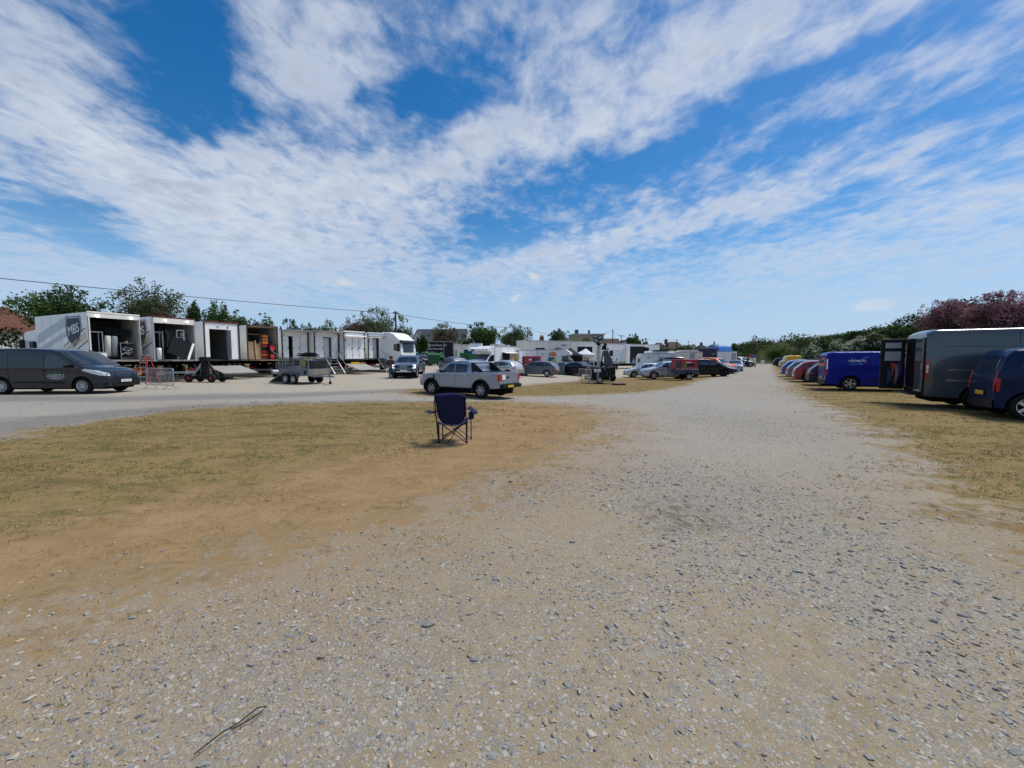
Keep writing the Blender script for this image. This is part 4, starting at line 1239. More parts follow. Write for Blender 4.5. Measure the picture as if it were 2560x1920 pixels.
def steps(o, x0, w, y0, y1, z0, n=5):
    b = B()
    for sx in (x0, x0+w-.04):
        b.bar((sx, y0, z0), (sx, y1, .05), .05, .12)
    st = b.build('steps', GALV, o)
    for i in range(n):
        t = (i + .6) / n
        B().box((x0+w/2, y0+(y1-y0)*t, z0+(.05-z0)*t), (w-.06, .24, .035)).build('tread', DECK, st)
    b = B()
    b.tube([(x0+w, y0, z0+.9), (x0+w, y0, z0+.1)], .018); b.tube([(x0+w, y0, z0+.9), (x0+w, y1, 1.0), (x0+w, y1, .05)], .018)
    b.build('handrail', GALV, st)
def sign(o, x, z, y=-.08):
    b = B(); b.bb((x, y-.006, z), (x+.34, y, z+.24)); p = b.build('notice', WHITE2, o)
    b = B()
    for q in ((0, 0, .34, .015), (0, .225, .34, .24), (0, 0, .015, .24), (.325, 0, .34, .24)): b.bb((x+q[0], y-.010, z+q[1]), (x+q[2], y-.006, z+q[3]))
    b.build('notice_border', LIPS, p)
def bulkhead(o, w, roof, doors, sgn=None):
    """rear wall panel of a converted trailer; doors = (x0, x1, style)"""
    z0, zt = DECKZ, roof-.55
    xs = sorted([(a, b_) for a, b_, s in doors if s == 'gap'])
    b = B()
    x = .08
    for a, c in xs + [(w-.08, w-.08)]:
        if a > x: b.bb((x, .0, z0), (a, .05, zt))
        x = c
    b.bb((.08, 0, zt+.003), (w-.08, .05, roof-.07))
    b.build('bulkhead', WHITE2, o, .004)
    for a, c, s in doors:
        if s == 'gap': continue
        d = B().bb((a, -.045, z0+.03), (c, -.003, zt-.02)).build('door', WHITE2, o, .006)
        b = B()
        for z in (z0+.4, (z0+zt)/2, zt-.4): b.box((a+.03, -.06, z), (.07, .03, .1))
        b.build('hinge', STEEL, d)
        B().box((c-.07, -.07, z0+1.05), (.03, .04, .2)).build('handle', BLACK, d)
    if sgn: sign(o, *sgn)
    b = B()
    for a, c, s in doors: b.bb((c, -.05, z0), (c+.02, -.002, zt))
    b.build('door_gap', DARK, o)

def child_world(o, parent_thing):
    """a separate thing standing in a trailer: built in that trailer's frame, but top level"""
    o.matrix_world = Matrix.Translation(parent_thing.location) @ Matrix.Rotation(parent_thing.rotation_euler.z, 4, 'Z') @ o.matrix_basis
    return o
def at_tr(tr, x, y, z=DECKZ):
    return Matrix.Translation(tr.location) @ Matrix.Rotation(tr.rotation_euler.z, 4, 'Z') @ Vector((x, y, z))

# --- 1: lorry with the shield
T1 = box_trailer('white lorry with a navy shield and gold band on its side, open at the back', 225, 24.5, 66, 4.42, length=7.4, front='mbs', top_trim=CREAM, name='box_lorry', wheels=(1.9,), group=None)
b = B()
b.prism([(0, 2.3), (2.3, 2.3), (2.3, 2.9), (1.9, 3.85), (.3, 3.95), (0, 3.7)], 0, 2.4, Matrix(((0,1,0,.05),(1,0,0,7.55),(0,0,1,-.4),(0,0,0,1))))
b.bb((.1, 7.6, .6), (2.4, 9.7, 2.2)); b.build('cab', WHITE, T1, .08)
b = B(); b.bb((-.28, 9.1, 1.9), (-.02, 9.35, 2.9)); b.build('mirror', BLACK, T1, .05)
b = B(); b.bb((-.12, 7.5, 1.85), (.02, 8.2, 2.75)); b.build('wind_deflector', BLACK, T1, .05)
for sx in (.22, 2.28):
    q = box_trailer.wm[0].copy(); COL.objects.link(q); q.parent = T1; q.location = (sx, 8.6, .5); q.rotation_euler = (0, 0, R(90 if sx > 1 else -90))
    r_ = box_trailer.wm[1].copy(); COL.objects.link(r_); r_.parent = q
def shield(o, yc, zc, h, full=True):
    """shield on the left side of a box; x=-.0, runs along y"""
    ol = [(-.42, .5), (.42, .5), (.47, .2), (.44, -.1), (.33, -.36), (0, -.62), (-.33, -.36), (-.44, -.1), (-.47, .2)]
    for k, m, off in ((1.0, DKSHIELD, .006), (.93, WHITE2, .009), (.89, DKSHIELD, .012)):
        b = B(); b.add([(-off, yc - y*h*k*1.25, zc + z*h*k) for y, z in ol], [tuple(range(9))]); s_ = b.build('shield', m, o)
    text('MBS', h*.44, WHITE2, o, frame((-.018, yc, zc+.05*h), (0, -1, 0), (0, 0, 1)) @ Matrix.Rotation(R(9), 4, 'Z'), sx=1.05)
def band(o, ya, za, yb, zb, wd, off=.007):
    d = Vector((0, yb-ya, zb-za)); l = d.length; d.normalize(); nrm = Vector((0, -d.z, d.y))
    if nrm.z < 0: nrm = -nrm
    A_, C_ = Vector((-off, ya, za)), Vector((-off, yb, zb))
    b = B(); b.add([A_, C_, C_+nrm*wd, A_+nrm*wd], [(0, 1, 2, 3)]); b.build('gold_band', CREAM, o)
    for k in (-.07, wd):
        b = B(); q = Vector((-.002, 0, 0)); b.add([A_+nrm*k+q, C_+nrm*k+q, C_+nrm*(k+.07)+q, A_+nrm*(k+.07)+q], [(0, 1, 2, 3)]); b.build('band_edge', DKSHIELD, o)
    text('EQUIPMENT', wd*.72, GOLD, o, frame((A_+C_)/2+nrm*wd*.5+Vector((-.006, 0, 0)), -d, nrm), sx=1.0)
shield(T1, 1.85, 3.30, 1.85)
band(T1, 3.1, 1.62, .10, 2.72, .74)
for za, zb, wd in ((2.55, 3.95, .62), (1.9, 3.3, .34)):
    b = B(); b.add([(-.004, 7.2, za), (-.004, 2.5, za+.85*(zb-za)), (-.004, 2.5, za+.85*(zb-za)+wd), (-.004, 7.2, za+wd)], [(0, 1, 2, 3)]); b.build('side_stripe', PALEBLUE, T1)
for x in (.42, 2.05):
    B().ball((x, -.12, 4.20), .075, 8).build('work_lamp', mat('lit work lamp', (1, .97, .9), .4, emit=2.0), T1)
b = B(); b.bb((0.06, -.07, 4.10), (2.44, -.02, 4.34)); b.build('header_board', CREAM, T1, .01)
platform(T1, -.08, -1.75, DECKZ-.02, DECKZ-.04)
for s_ in (-.02, 2.44): B().bb((s_, -.085, DECKZ), (s_+.025, -.062, 4.15)).build('red_edge_strip', MAROON, T1)
# --- 2
T2 = box_trailer('white trailer open at the back, part of a navy shield on its side', 385, 27.0, 65, 4.40)
shield(T2, 1.75, 3.3, 1.85)
band(T2, 3.1, 1.62, .10, 2.72, .74)
b = B(); b.bb((0.06, -.07, 3.98), (2.44, -.02, 4.34)); b.build('header_board', CREAM, T2, .01)
for x in (.7, 2.0): B().ball((x, -.12, 4.18), .06, 8).build('work_lamp', MATS['lit work lamp'], T2)
platform(T2, -.08, -1.9, DECKZ-.02, DECKZ-.03, 2.3, .15)
# --- 3
T3 = box_trailer('white trailer with a dark doorway, its grey tail lift lowered like a ramp', 512, 30.3, 62, 4.38, front='dark')
bulkhead(T3, 2.5, 4.38, [(.38, 1.62, 'gap')], (1.68, 2.55))
platform(T3, -.12, -2.5, 1.02, .52)
B().bb((1.62, -.50, DECKZ+.02), (1.66, -.02, 3.80)).build('open_door', GREYP, T3, .01)
b = B(); b.bb((.9, -.04, 4.02), (1.05, -.002, 4.06)); b.bb((1.65, -.04, 3.92), (1.69, -.002, 4.1)); b.build('latch', BLACK, T3)
# --- 4
T4 = box_trailer('white trailer open at the back, stacked with timber boards and red crates', 619, 33.6, 58, 4.36, front='dark')
platform(T4, -.08, -1.9, DECKZ-.05, DECKZ-.05, 2.4, .05, PLY)
# --- 5, 6: narrow doors and a lifted canopy flap
def canopy(o, z, out, w=2.5, m=GREYP, dz=-.06):
    v = [(0, -.08, z), (w, -.08, z), (w, -out, z+dz), (0, -out, z+dz)]
    b = B(); b.add(v + [(x, y, q-.05) for x, y, q in v], [(0,1,2,3)[::-1], (4,5,6,7), (0,1,5,4), (1,2,6,5), (2,3,7,6), (3,0,4,7)]); c_ = b.build('canopy_flap', m, o, .008)
    b = B()
    for x in (.08, w-.08): b.bar((x, -.05, z-.7), (x, -out*.7, z-.06), .035)
    b.build('gas_strut', STEEL, c_)
T5 = box_trailer('white trailer with two narrow doors and a dark gap, under a raised grey flap', 705, 37.2, 55, 4.22, top_trim=GREYP, front='dark')
bulkhead(T5, 2.5, 4.22, [(.12, .62, 'd'), (.64, .98, 'gap'), (1.0, 1.66, 'd')], (1.85, 2.75))
canopy(T5, 4.25, 1.0)
T6 = box_trailer('white trailer with a pale recessed doorway, and steps beside the cage trailer', 786, 38.7, 53, 4.22, top_trim=GREYP, front='dark')
bulkhead(T6, 2.5, 4.22, [(.12, .92, 'd'), (.95, 1.7, 'gap')], (1.85, 2.55))
B().bb((.95, .35, DECKZ), (1.7, .4, 3.6)).build('inner_door', WHITE2, T6)
canopy(T6, 4.25, .9, m=mat('weathered canopy', (.30, .27, .24), .7))
steps(T6, 1.1, 1.1, -.1, -1.7, DECKZ)
# --- 7
T7 = box_trailer('white trailer with three tall closed doors and a lowered ramp, red trim above', 860, 40.4, 56, 4.32, top_trim=WHITE2, w=2.45, front='dark')
bulkhead(T7, 2.45, 4.32, [(.25, .95, 'd'), (.97, 1.7, 'd'), (1.72, 2.35, 'd')], (1.8, 2.7))
canopy(T7, 3.95, .5, 2.45, WHITE2, -.1)
b = B(); b.bb((.15, -.09, 4.18), (2.3, -.075, 4.22)); b.bb((.15, -.09, 3.9), (.19, -.075, 4.182)); b.build('red_edge_strip', MAROON, T7)
platform(T7, -.12, -2.4, 1.0, .48, 2.3)
b = B(); b.bb((.8, -.02, 1.0), (1.7, .05, 1.2)); b.build('number_plate', PLATEY, T7)
# --- 8
T8 = box_trailer('white trailer with one leaf ajar, nearest the white tractor cab', 920, 43.6, 51, 4.32, top_trim=WHITE2, w=2.45, front='dark')
bulkhead(T8, 2.45, 4.32, [(.12, .62, 'd'), (.66, 1.3, 'gap'), (1.34, 2.3, 'd')], (1.5, 2.8))
B().bb((.84, .4, DECKZ), (1.3, .45, 3.7)).build('inner_door', WHITE2, T8)
canopy(T8, 3.95, .45, 2.45, STEEL, .0)
steps(T8, 1.1, 1.0, -.1, -1.8, DECKZ)
b = B(); b.bar((1.5, -.12, 2.5), (2.2, -.5, 1.6), .04); b.build('stay_bar', STEEL, T8)

# --- what stands in and on the trailers
def cargo(tr, name, label, cat, parts, x, y, z=DECKZ, yaw=0, group=None):
    p = at_tr(tr, x, y, z)
    o = thing(name, label, cat, p, tr.rotation_euler.z + R(yaw), group)
    for nm, bld, m in parts: bld.build(nm, m, o)
    return o
def rack(w, d, h, n):
    b = B()
    for x in (-w/2, w/2):
        for y in (-d/2, d/2): b.bar((x, y, 0), (x, y, h), .04)
    for y in (-d/2, d/2):
        for z in (.1, h-.02): b.bar((-w/2, y, z), (w/2, y, z), .03)
    for x in (-w/2, w/2): b.bar((x, -d/2, h-.02), (x, d/2, h-.02), .03)
    s_ = B()
    for i in range(n): s_.box((0, 0, .1 + (h-.15)*i/max(1, n-1)), (w, d, .03))
    return b, s_
def casters(w, d):
    b = B()
    for x in (-w/2, w/2):
        for y in (-d/2, d/2): b.lathe([(.001, -.02), (.07, -.02), (.07, .02), (.001, .02)], 12, Matrix.Translation((x, y, .07)) @ Matrix.Rotation(R(90), 4, 'X'))
    return b
# lorry 1
f_, s_ = rack(.55, .5, 1.75, 2)
cargo(T1, 'frame_cart', 'pale metal frame cart just inside the open shield lorry, at its left', 'cart', [('frame', f_, GALV), ('shelf', s_, STEEL), ('caster', casters(.5, .45), BLACK)], .45, .5)
for i, (x, c, lb) in enumerate(((1.05, CREAM, 'tall cream stand bag strapped upright in the shield lorry'), (1.38, GREYP, 'tall grey stand bag strapped upright in the shield lorry'))):
    b = B(); b.lathe([(.001, 0), (.15, 0), (.15, 1.25), (.12, 1.32), (.001, 1.32)], 14, Matrix.Translation((0, 0, .2)) @ Matrix.Rotation(R(4), 4, 'X'))
    st = B(); st.lathe([(.156, .62), (.156, .68)], 14, Matrix.Translation((0, 0, .05))); 
    base = B(); base.bb((-.18, -.18, .13), (.18, .18, .2))
    cargo(T1, 'stand_bag', lb, 'equipment bag', [('bag', b, c), ('strap', st, BLACK), ('base', base, BLACK), ('caster', casters(.26, .26), BLACK)], x, .55)
f_, s_ = rack(.8, .5, 1.1, 3)
cl = B()
for i in range(26):
    x = RNG.uniform(-.36, .36); z = RNG.uniform(.2, 1.05)
    cl.tube([(x, -.26, z), (x+RNG.uniform(-.1, .1), -.22, z+RNG.uniform(-.1, .25)), (x+RNG.uniform(-.2, .2), -.2, z+.1)], .014, 5)
cargo(T1, 'clamp_cart', 'cart hung with grey green clamps, right side of the shield lorry', 'cart', [('frame', f_, STEEL), ('shelf', s_, BLACK), ('clamps', cl, GALV), ('caster', casters(.7, .45), BLACK)], 1.98, .5)
b = B()
for i in range(5): b.box((0, 0, .06+i*.09), (1.3, .4, .05), Matrix.Rotation(R(4*(i % 2)), 3, 'Z'))
cargo(T1, 'flag_stack', 'stack of long black flags resting on the stands in the shield lorry', 'equipment', [('flags', b, BLACK)], 1.6, .75, DECKZ+1.55)
b = B(); b.bb((-.26, -.2, 0), (.26, .2, .42)); l_ = B(); l_.bb((-.27, -.21, .42), (.27, .21, .47))
cargo(T1, 'storage_box', 'off white storage box low by the left post of the shield lorry', 'box', [('box', b, WHITE2), ('lid', l_, GREYP)], .5, .12)
b = B(); b.bb((0, 0, 0), (1.9, .1, 2.2)); cargo(T1, 'black_drape', 'black drape hanging deep inside the shield lorry', 'drape', [('cloth', b, CANVASB)], .2, 1.6, DECKZ+.3)
# lorry 2
b = B(); b.box((0, 0, .62), (1.25, .10, 1.22)); e = B(); e.bb((.63, -.055, .0), (.78, .055, 1.24))
q = cargo(T2, 'scenery_panel', 'black panel with a white edge leaning at the back of the second trailer', 'panel', [('board', b, BLACK), ('edge', e, WHITE2)], 1.2, -.25, DECKZ)
q.rotation_euler = (R(-8), R(22), q.rotation_euler.z); q.location.z += .25
f_, s_ = rack(.8, .4, 2.1, 5)
it = B()
for i in range(16): it.box((RNG.uniform(-.33, .33), -.1, .3+RNG.integers(0, 4)*.49), (.14, .2, RNG.uniform(.1, .3)))
cargo(T2, 'shelving_rack', 'white shelving rack against the right wall of the second trailer', 'shelving', [('frame', f_, WHITE2), ('shelf', s_, WHITE2), ('stored_items', it, STEEL)], 1.95, .7, DECKZ, 60)
b = B(); b.lathe([(.001, 0), (.14, 0), (.14, .7), (.12, .78), (.001, .78)], 14); cargo(T2, 'drum', 'pale drum beside the left post of the second trailer', 'drum', [('drum', b, WHITE2)], .35, .1)
f_, s_ = rack(.5, .4, 1.9, 2); cargo(T2, 'frame_cart', 'narrow metal frame inside the left edge of the second trailer', 'cart', [('frame', f_, GALV), ('shelf', s_, STEEL)], .42, .5)
b = B()
for i in range(12): b.bar((RNG.uniform(.0, .9), 0, 0), (RNG.uniform(.0, .9), .1, 1.2), .03)
cargo(T2, 'stand_bundle', 'bundle of thin light stands standing in the dark of the second trailer', 'stands', [('stands', b, STEEL)], .9, 1.2, DECKZ+.9)
# lorry 4
for i, (x, w_, h_, m, lb) in enumerate(((.42, .5, 1.5, CARD, 'wide brown board leaning at the left in the timber trailer'), (.86, .14, 1.62, PLY, 'narrow pale plank leaning beside the brown board'), (1.08, .3, 1.35, CARD, 'short brown board in the middle of the timber trailer'), (1.34, .16, 1.55, PLY, 'pale timber post left of the red crates'))):
    b = B(); b.box((0, 0, h_/2), (w_, .06, h_), Matrix.Rotation(R(-6), 3, 'X')); cargo(T4, 'board', lb, 'board', [('board', b, m)], x, .35 + .06*i)
f_, s_ = rack(1.5, .45, 2.2, 3)
cargo(T4, 'timber_shelf', 'tall timber shelf unit at the back of the timber trailer', 'shelving', [('frame', f_, PLY), ('shelf', s_, PLY)], 1.0, 1.3)
for i in range(8):
    cx, cz = 1.62 + .0*(i % 2), DECKZ + .27*i
    m, cn = ((REDM, 'red'), (ORANGE, 'orange'), (REDM, 'red'), (BLACK, 'black'), (REDM, 'red'), (ORANGE, 'orange'), (mat('timber crate', (.35, .2, .1), .7), 'brown'), (ORANGE, 'orange'))[i]
    b = B(); b.bb((-.22, -.2, 0), (.22, .2, .24)); r_ = B(); r_.bb((-.235, -.215, .2), (.235, .215, .25))
    cargo(T4, 'crate', '%s crate, %s from the floor in the timber trailer stack' % (cn, ('lowest', 'second', 'third', 'fourth', 'fifth', 'sixth', 'seventh', 'topmost eighth')[i]), 'crate', [('tub', b, m), ('rim', r_, BLACK)], cx, .5, cz, 0, 'crates stacked in the timber trailer')
b = B(); b.bb((-.26, -.25, .3), (.26, .25, 1.3)); d_ = B(); d_.lathe([(.001, .02), (.2, .02), (.24, .06), (.24, .0)], 18, Matrix.Translation((0, -.25, 1.0)) @ Matrix.Rotation(R(90), 4, 'X')); d_.lathe([(.001, .02), (.17, .02), (.2, .0)], 18, Matrix.Translation((-.05, -.26, .2)) @ Matrix.Rotation(R(90), 4, 'X'))
cargo(T4, 'cable_reel_cart', 'black cart with red cable reels, right side of the timber trailer', 'cart', [('body', b, BLACK), ('reel', d_, REDM), ('caster', casters(.4, .4), BLACK)], 2.08, .3)
b = B(); b.bar((0, 0, 0), (.75, -.3, -.75), .05); cargo(T4, 'loose_pole', 'pale pole leaning down to the tail plate of the timber trailer', 'pole', [('pole', b, GALV)], 1.75, -.3, DECKZ+.8)
# beneath and in front of them
def ground_thing(name, label, cat, px, dep, yaw, parts, group=None):
    o = thing(name, label, cat, at(px, dep), R(yaw), group)
    for nm, bld, m in parts: bld.build(nm, m, o)
    return o
b = B(); b.bb((-.38, -.3, .05), (.38, .3, .45)); l_ = B(); l_.bb((-.4, -.32, .45), (.4, .32, .52))
o = thing('site_box', 'orange box under the tail plate of the shield lorry', 'box', at_tr(T1, 1.9, -.2, .45), T1.rotation_euler.z); b.build('box', ORANGE, o, .02); l_.build('lid', ORANGE, o, .02)
b = B()
for i in range(3): b.bb((-.9+i*.62, -.3, 0), (-.32+i*.62, .3, .6))
for i in range(3):
    o = thing('plastic_crate', 'grey plastic crate in the shade under the shield lorry tail plate, %s of three' % ('left', 'middle', 'right')[i], 'crate', at_tr(T1, .5+i*.7, -.2, 0), T1.rotation_euler.z, 'grey crates under the shield lorry')
    B().bb((-.3, -.25, 0), (.3, .25, .42)).build('tub', GREYP, o, .02); B().bb((-.32, -.27, .42), (.32, .27, .47)).build('rim', STEEL, o, .01)
b = B(); b.bb((-.55, -.25, .02), (.55, .25, 1.28)); c_ = B(); c_.bb((-.57, -.27, 1.26), (.57, .27, 1.34))
e = B()
for x in (-.5, 0, .5): e.bb((x-.02, -.262, .05), (x+.02, -.252, 1.25))
p = at_tr(T4, 2.0, -1.3, 0); o = thing('flight_case', 'tall black flight case with metal edging below the timber trailer tail plate', 'case', p, T4.rotation_euler.z)
b.build('case', BLACK, o); c_.build('lid', BLACK, o); e.build('edging', GALV, o)
b = B(); b.ball((0, 0, 0), .07, 8); b.build('round_badge', WHITE2, o, loc=(-.3, -.26, 1.15)); b = B(); b.lathe([(.001, 0), (.06, 0), (.06, .45), (.02, .52)], 10); b.build('fire_extinguisher', REDM, o, loc=(.25, -.33, .45))
p = at_tr(T4, 1.6, -2.6, 0); o = thing('roll_cart', 'low cart with a pale roll, in front of the tall black flight case', 'cart', p, T4.rotation_euler.z)
b = B(); b.tube([(-1.0, 0, .5), (.6, 0, .42)], .17, 14); b.build('roll', GREYP, o); B().bb((-.5, -.25, .2), (.6, .25, .27)).build('bed', BLACK, o)
for x in (-.35, .45):
    for y in (-.24, .24):
        b = B(); b.lathe([(.001, -.05), (.17, -.05), (.17, .05), (.001, .05)], 14, Matrix.Rotation(R(90), 4, 'X')); b.build('wheel', RUBBER, o, loc=(x, y, .17))
p = at_tr(T8, 2.35, -1.6, 0); o = thing('flight_case', 'black and dark blue case on the ground right of the last trailer steps', 'case', p, T8.rotation_euler.z)
B().bb((-.5, -.4, .02), (.5, .4, .85)).build('case', BLACK, o, .03); B().bb((-.51, -.41, .85), (.51, .41, .93)).build('lid', BLACK, o, .02)
b = B(); b.bb((-.2, -.41, .3), (.4, -.402, .6)); b.build('case_label', BLUEP, o)

# --- white tractor cab standing beside the last trailer
cab = thing('tractor_cab', 'white tractor unit with a dark sun visor, parked at the end of the trailer row', 'lorry', at(1003, 45.6), R(-28))
prof = [(-2.2, 1.2), (-2.2, 3.5), (-2.0, 4.3), (-1.6, 4.42), (-.6, 4.38), (.1, 4.15), (.55, 3.75), (.85, 3.6), (1.0, 3.3), (1.12, 2.3), (1.16, 1.0), (1.1, .45), (-.2, .45), (-.3, 1.2)]
b = B(); b.prism(prof, -1.22, 1.22); b.build('cab_body', WHITE2, cab, .10)
b = B()
g = [[(1.145 - .115*(z-2.3) + .012 - .10*(abs(y)/1.1)**4, y, z) for y in np.linspace(-1.1, 1.1, 11)] for z in np.linspace(2.16, 3.12, 5)]
b.grid([r[::-1] for r in g]); b.build('windscreen', GLASS, cab)
b = B(); b.prism([(.95, 3.16), (1.32, 3.12), (1.3, 3.34), (.95, 3.5)], -1.24, 1.24); b.build('sun_visor', mat('smoked visor', (.02, .025, .04), .25), cab, .03)
for sg in (-1, 1):
    b = B(); b.add([(.95, sg*1.232, 2.25), (.98, sg*1.232, 3.05), (.1, sg*1.232, 3.05), (.1, sg*1.232, 2.35)], [(0, 1, 2, 3) if sg < 0 else (3, 2, 1, 0)]); b.build('side_window', GLASS, cab)
    b = B(); b.bb((.9, sg*1.45-.12, 2.25), (1.1, sg*1.45+.12, 3.1)); b.bar((1.0, sg*1.2, 2.3), (1.0, sg*1.45, 2.25), .06); b.build('mirror', BLACK, cab, .05)
    b = B(); b.bb((1.155, sg*.85-.22, .75), (1.19, sg*.85+.22, 1.0)); b.build('headlight', LAMP, cab, .02)
b = B(); b.bb((1.15, -.9, 1.15), (1.185, .9, 1.75)); b.build('grille', mat('pale grille', (.35, .36, .37), .5), cab, .02)
b = B(); b.bb((1.19, -.95, 1.45), (1.2, -.15, 1.72)); b.build('gold_badge', GOLD, cab)
b = B(); b.bb((1.0, -1.2, .4), (1.22, 1.2, .72)); b.build('bumper', GREYP, cab, .05)
b = B(); b.bb((-5.2, -.45, .85), (1.0, .45, 1.1)); b.bb((-4.6, -.7, 1.1), (-3.2, .7, 1.25)); b.build('chassis', DARK, cab)
b = B(); b.bb((-2.1, -1.2, .45), (-.9, -.75, 1.1)); b.build('fuel_tank', GALV, cab, .06)
for x in (.2, -3.9):
    for sg in (-1, 1):
        q = box_trailer.wm[0].copy(); COL.objects.link(q); q.parent = cab; q.location = (x, sg*1.03, .5); q.rotation_euler = (0, 0, math.pi if sg > 0 else 0)
        r_ = box_trailer.wm[1].copy(); COL.objects.link(r_); r_.parent = q

# ------------------------------------------------------------------ folding chair, seen from behind
CH = thing('folding_chair', 'navy folding camping chair with cup holder, seen from behind on the sand', 'chair', at(1126, 7.42), R(-4), scale=1.05)
CB = mat('dark blue tube', (.022, .026, .06), .35, .5)
def sag(x, z, k=.05): return k * (1 - (x / .27) ** 2)
g = []
for i in range(17):
    t = i / 16; z = .345 + .53 * t
    hw_ = .17 + .085 * min(1, t * 3.0) + .015 * t if t < .34 else .262 + .006 * math.sin(t * 9)
    row = []
    for j in range(15):
        x = hw_ * (j / 7 - 1)
        y = .10 - .17 * t - .055 * (1 - (x / .28) ** 2) * (1 - .5 * t) + .009 * math.sin(x * 27 + z * 21) * math.sin(z * 9) + .008 * math.sin(z * 34 + x * 13 + 2 * math.sin(x * 9))
        row.append((x, y, z + (.0 if t > .1 else .03 * abs(x / .2))))
    g.append(row)
b = B(); b.grid(g); bk = b.build('backrest', NAVY, CH)
m_ = bk.modifiers.new('thick', 'SOLIDIFY'); m_.thickness = .012
b = B()
g = []
for i in range(9):
    t = i / 8; a = math.pi * t
    g.append([(x, -.075 - .045 * math.sin(a) * (1 - .3 * (x/.28)**2) + .02, .845 + .085 * t - .022 * (x / .28) ** 2 * t * 1.4 + .012 * math.sin(x * 14) * math.sin(a)) for x in np.linspace(-.275, .275, 17)])
b.grid(g); hd = b.build('head_pouch', NAVY, CH); m_ = hd.modifiers.new('thick', 'SOLIDIFY'); m_.thickness = .02
b = B()
for s in (-1, 1):
    for i in range(2): b.add([(s*.262, -.06, .86 - i*.03), (s*.285, -.05, .85 - i*.03), (s*.285, -.05, .80), (s*.262, -.06, .80)], [(0, 1, 2, 3)])
b.build('corner_patch', BLACK, CH)
g = [[(x, .08 + .42 * t, .36 + .05 * t - .05 * (1 - (x / .25) ** 2) * math.sin(math.pi * min(1, .2 + t * .7))) for x in np.linspace(-.24, .24, 9)] for t in np.linspace(0, 1, 8)]
b = B(); b.grid(g); st = b.build('seat', NAVY, CH); m_ = st.modifiers.new('thick', 'SOLIDIFY'); m_.thickness = .01
for s in (-1, 1):
    B().tube([(s*.262, .12, .02), (s*.268, .02, .40), (s*.272, -.075, .865)], .0105, 8).build('rear_post', CB, CH)
    B().tube([(s*.262, .12, .40), (s*.255, .115, .02)], .017, 8).build('leg_sleeve', CB, CH)
    B().tube([(s*.275, .50, .0), (s*.275, .46, .60)], .0105, 8).build('front_post', CB, CH)
    B().tube([(s*.255, .10, .39), (-s*.235, .125, .02)], .0095, 8).build('rear_cross_bar', CB, CH)
    B().tube([(s*.26, .50, .42), (-s*.26, .48, .03)], .0085, 8).build('front_cross_bar', CB, CH)
    B().tube([(s*.262, .12, .05), (-s*.27, .48, .40)] if s > 0 else [(s*.27, .48, .05), (-s*.262, .14, .38)], .0085, 8).build('side_cross_bar', CB, CH)
    b = B(); b.ball((s*.262, .12, .012), (.022, .022, .014), 6); b.build('foot', BLACK, CH)
    b = B(); b.ball((s*.275, .50, .012), (.022, .022, .014), 6); b.build('foot', BLACK, CH)
    b = B(); b.ball((s*.272, -.0, .605 if s < 0 else .66), (.016, .016, .022), 6); b.build('joint', REDM, CH)
# left arm: a slack sling that lies outwards; right arm: hanging with the cup holder
g = [[(-.27 - .23 * t, .0 + .22 * u + .08 * t, .605 - .03 * math.sin(math.pi * t) - .02 * t - .02 * math.sin(math.pi * u)) for u in np.linspace(0, 1, 6)] for t in np.linspace(0, 1, 8)]
b = B(); b.grid(g); q = b.build('armrest', NAVY, CH); m_ = q.modifiers.new('thick', 'SOLIDIFY'); m_.thickness = .012
g = [[(.275 + .15 * t + .02 * u, .0 + .24 * u, .665 - .12 * t - .015 * math.sin(math.pi * u)) for u in np.linspace(0, 1, 6)] for t in np.linspace(0, 1, 8)]
b = B(); b.grid(g); q = b.build('armrest', NAVY, CH); m_ = q.modifiers.new('thick', 'SOLIDIFY'); m_.thickness = .012
b = B(); b.lathe([(.001, 0), (.045, 0), (.05, .12), (.046, .12), (.042, .005)], 14); b.build('cup_holder', NAVY, CH, loc=(.355, .06, .455))
b = B(); b.tube([(-.27, -.06, .84), (-.305, -.02, .74), (-.305, .0, .62), (-.30, .05, .52), (-.262, .1, .44)], .007, 6); b.build('carry_strap', BLACK, CH)
b = B(); b.tube([(.262, .06, .44), (.30, .04, .48), (.33, .05, .50)], .006, 6); b.build('tie_cord', BLACK, CH)
b = B(); b.tube([(.05, .3, .25), (.0, .28, .16), (-.05, .22, .05), (-.12, .2, .02)], .008, 6); b.build('hanging_strap', BLACK, CH)
b = B(); b.bb((-.05, -.118, .52), (.05, -.112, .522)); 

# ------------------------------------------------------------------ crowd barriers
def barrier(label, p0, p1, group='steel crowd barriers'):
    p0, p1 = Vector(p0), Vector(p1)
    d = p1 - p0; l = d.length
    o = thing('crowd_barrier', label, 'barrier', p0, math.atan2(d.y, d.x), group)
    b = B(); r = .12; h = 1.08; z0 = .20
    pts = [(r, 0, z0), (l-r, 0, z0)] + [(l-r+r*math.sin(a), 0, z0+r-r*math.cos(a)) for a in (.5, 1.1, 1.57)] + [(l-r+r*math.cos(a), 0, h-r+r*math.sin(a)) for a in (0, .5, 1.1, 1.57)] + [(r-r*math.sin(a), 0, h-r+r*math.cos(a)) for a in (0, .5, 1.1, 1.57)] + [(r-r*math.cos(a), 0, z0+r-r*math.sin(a)) for a in (0, .5, 1.1)]
    b.tube(pts, .021, 7, closed=True); b.build('frame', GALV, o)
    b = B()
    n = int(l / .115)
    for i in range(1, n): b.tube([(l*i/n, 0, z0), (l*i/n, 0, h)], .0085, 5, cap=False)
    b.build('infill_bars', GALV, o)
    for x in (.35, l-.35):
        b = B(); b.tube([(x, -.30, .02), (x, -.06, z0), (x, .06, z0), (x, .30, .02)], .018, 6); b.build('foot', STEEL, o)
    return o
barrier('steel crowd barrier standing alone between the dark grey van and the red ladder', (-19.75, 21.6, 0), (-17.45, 20.6, 0))
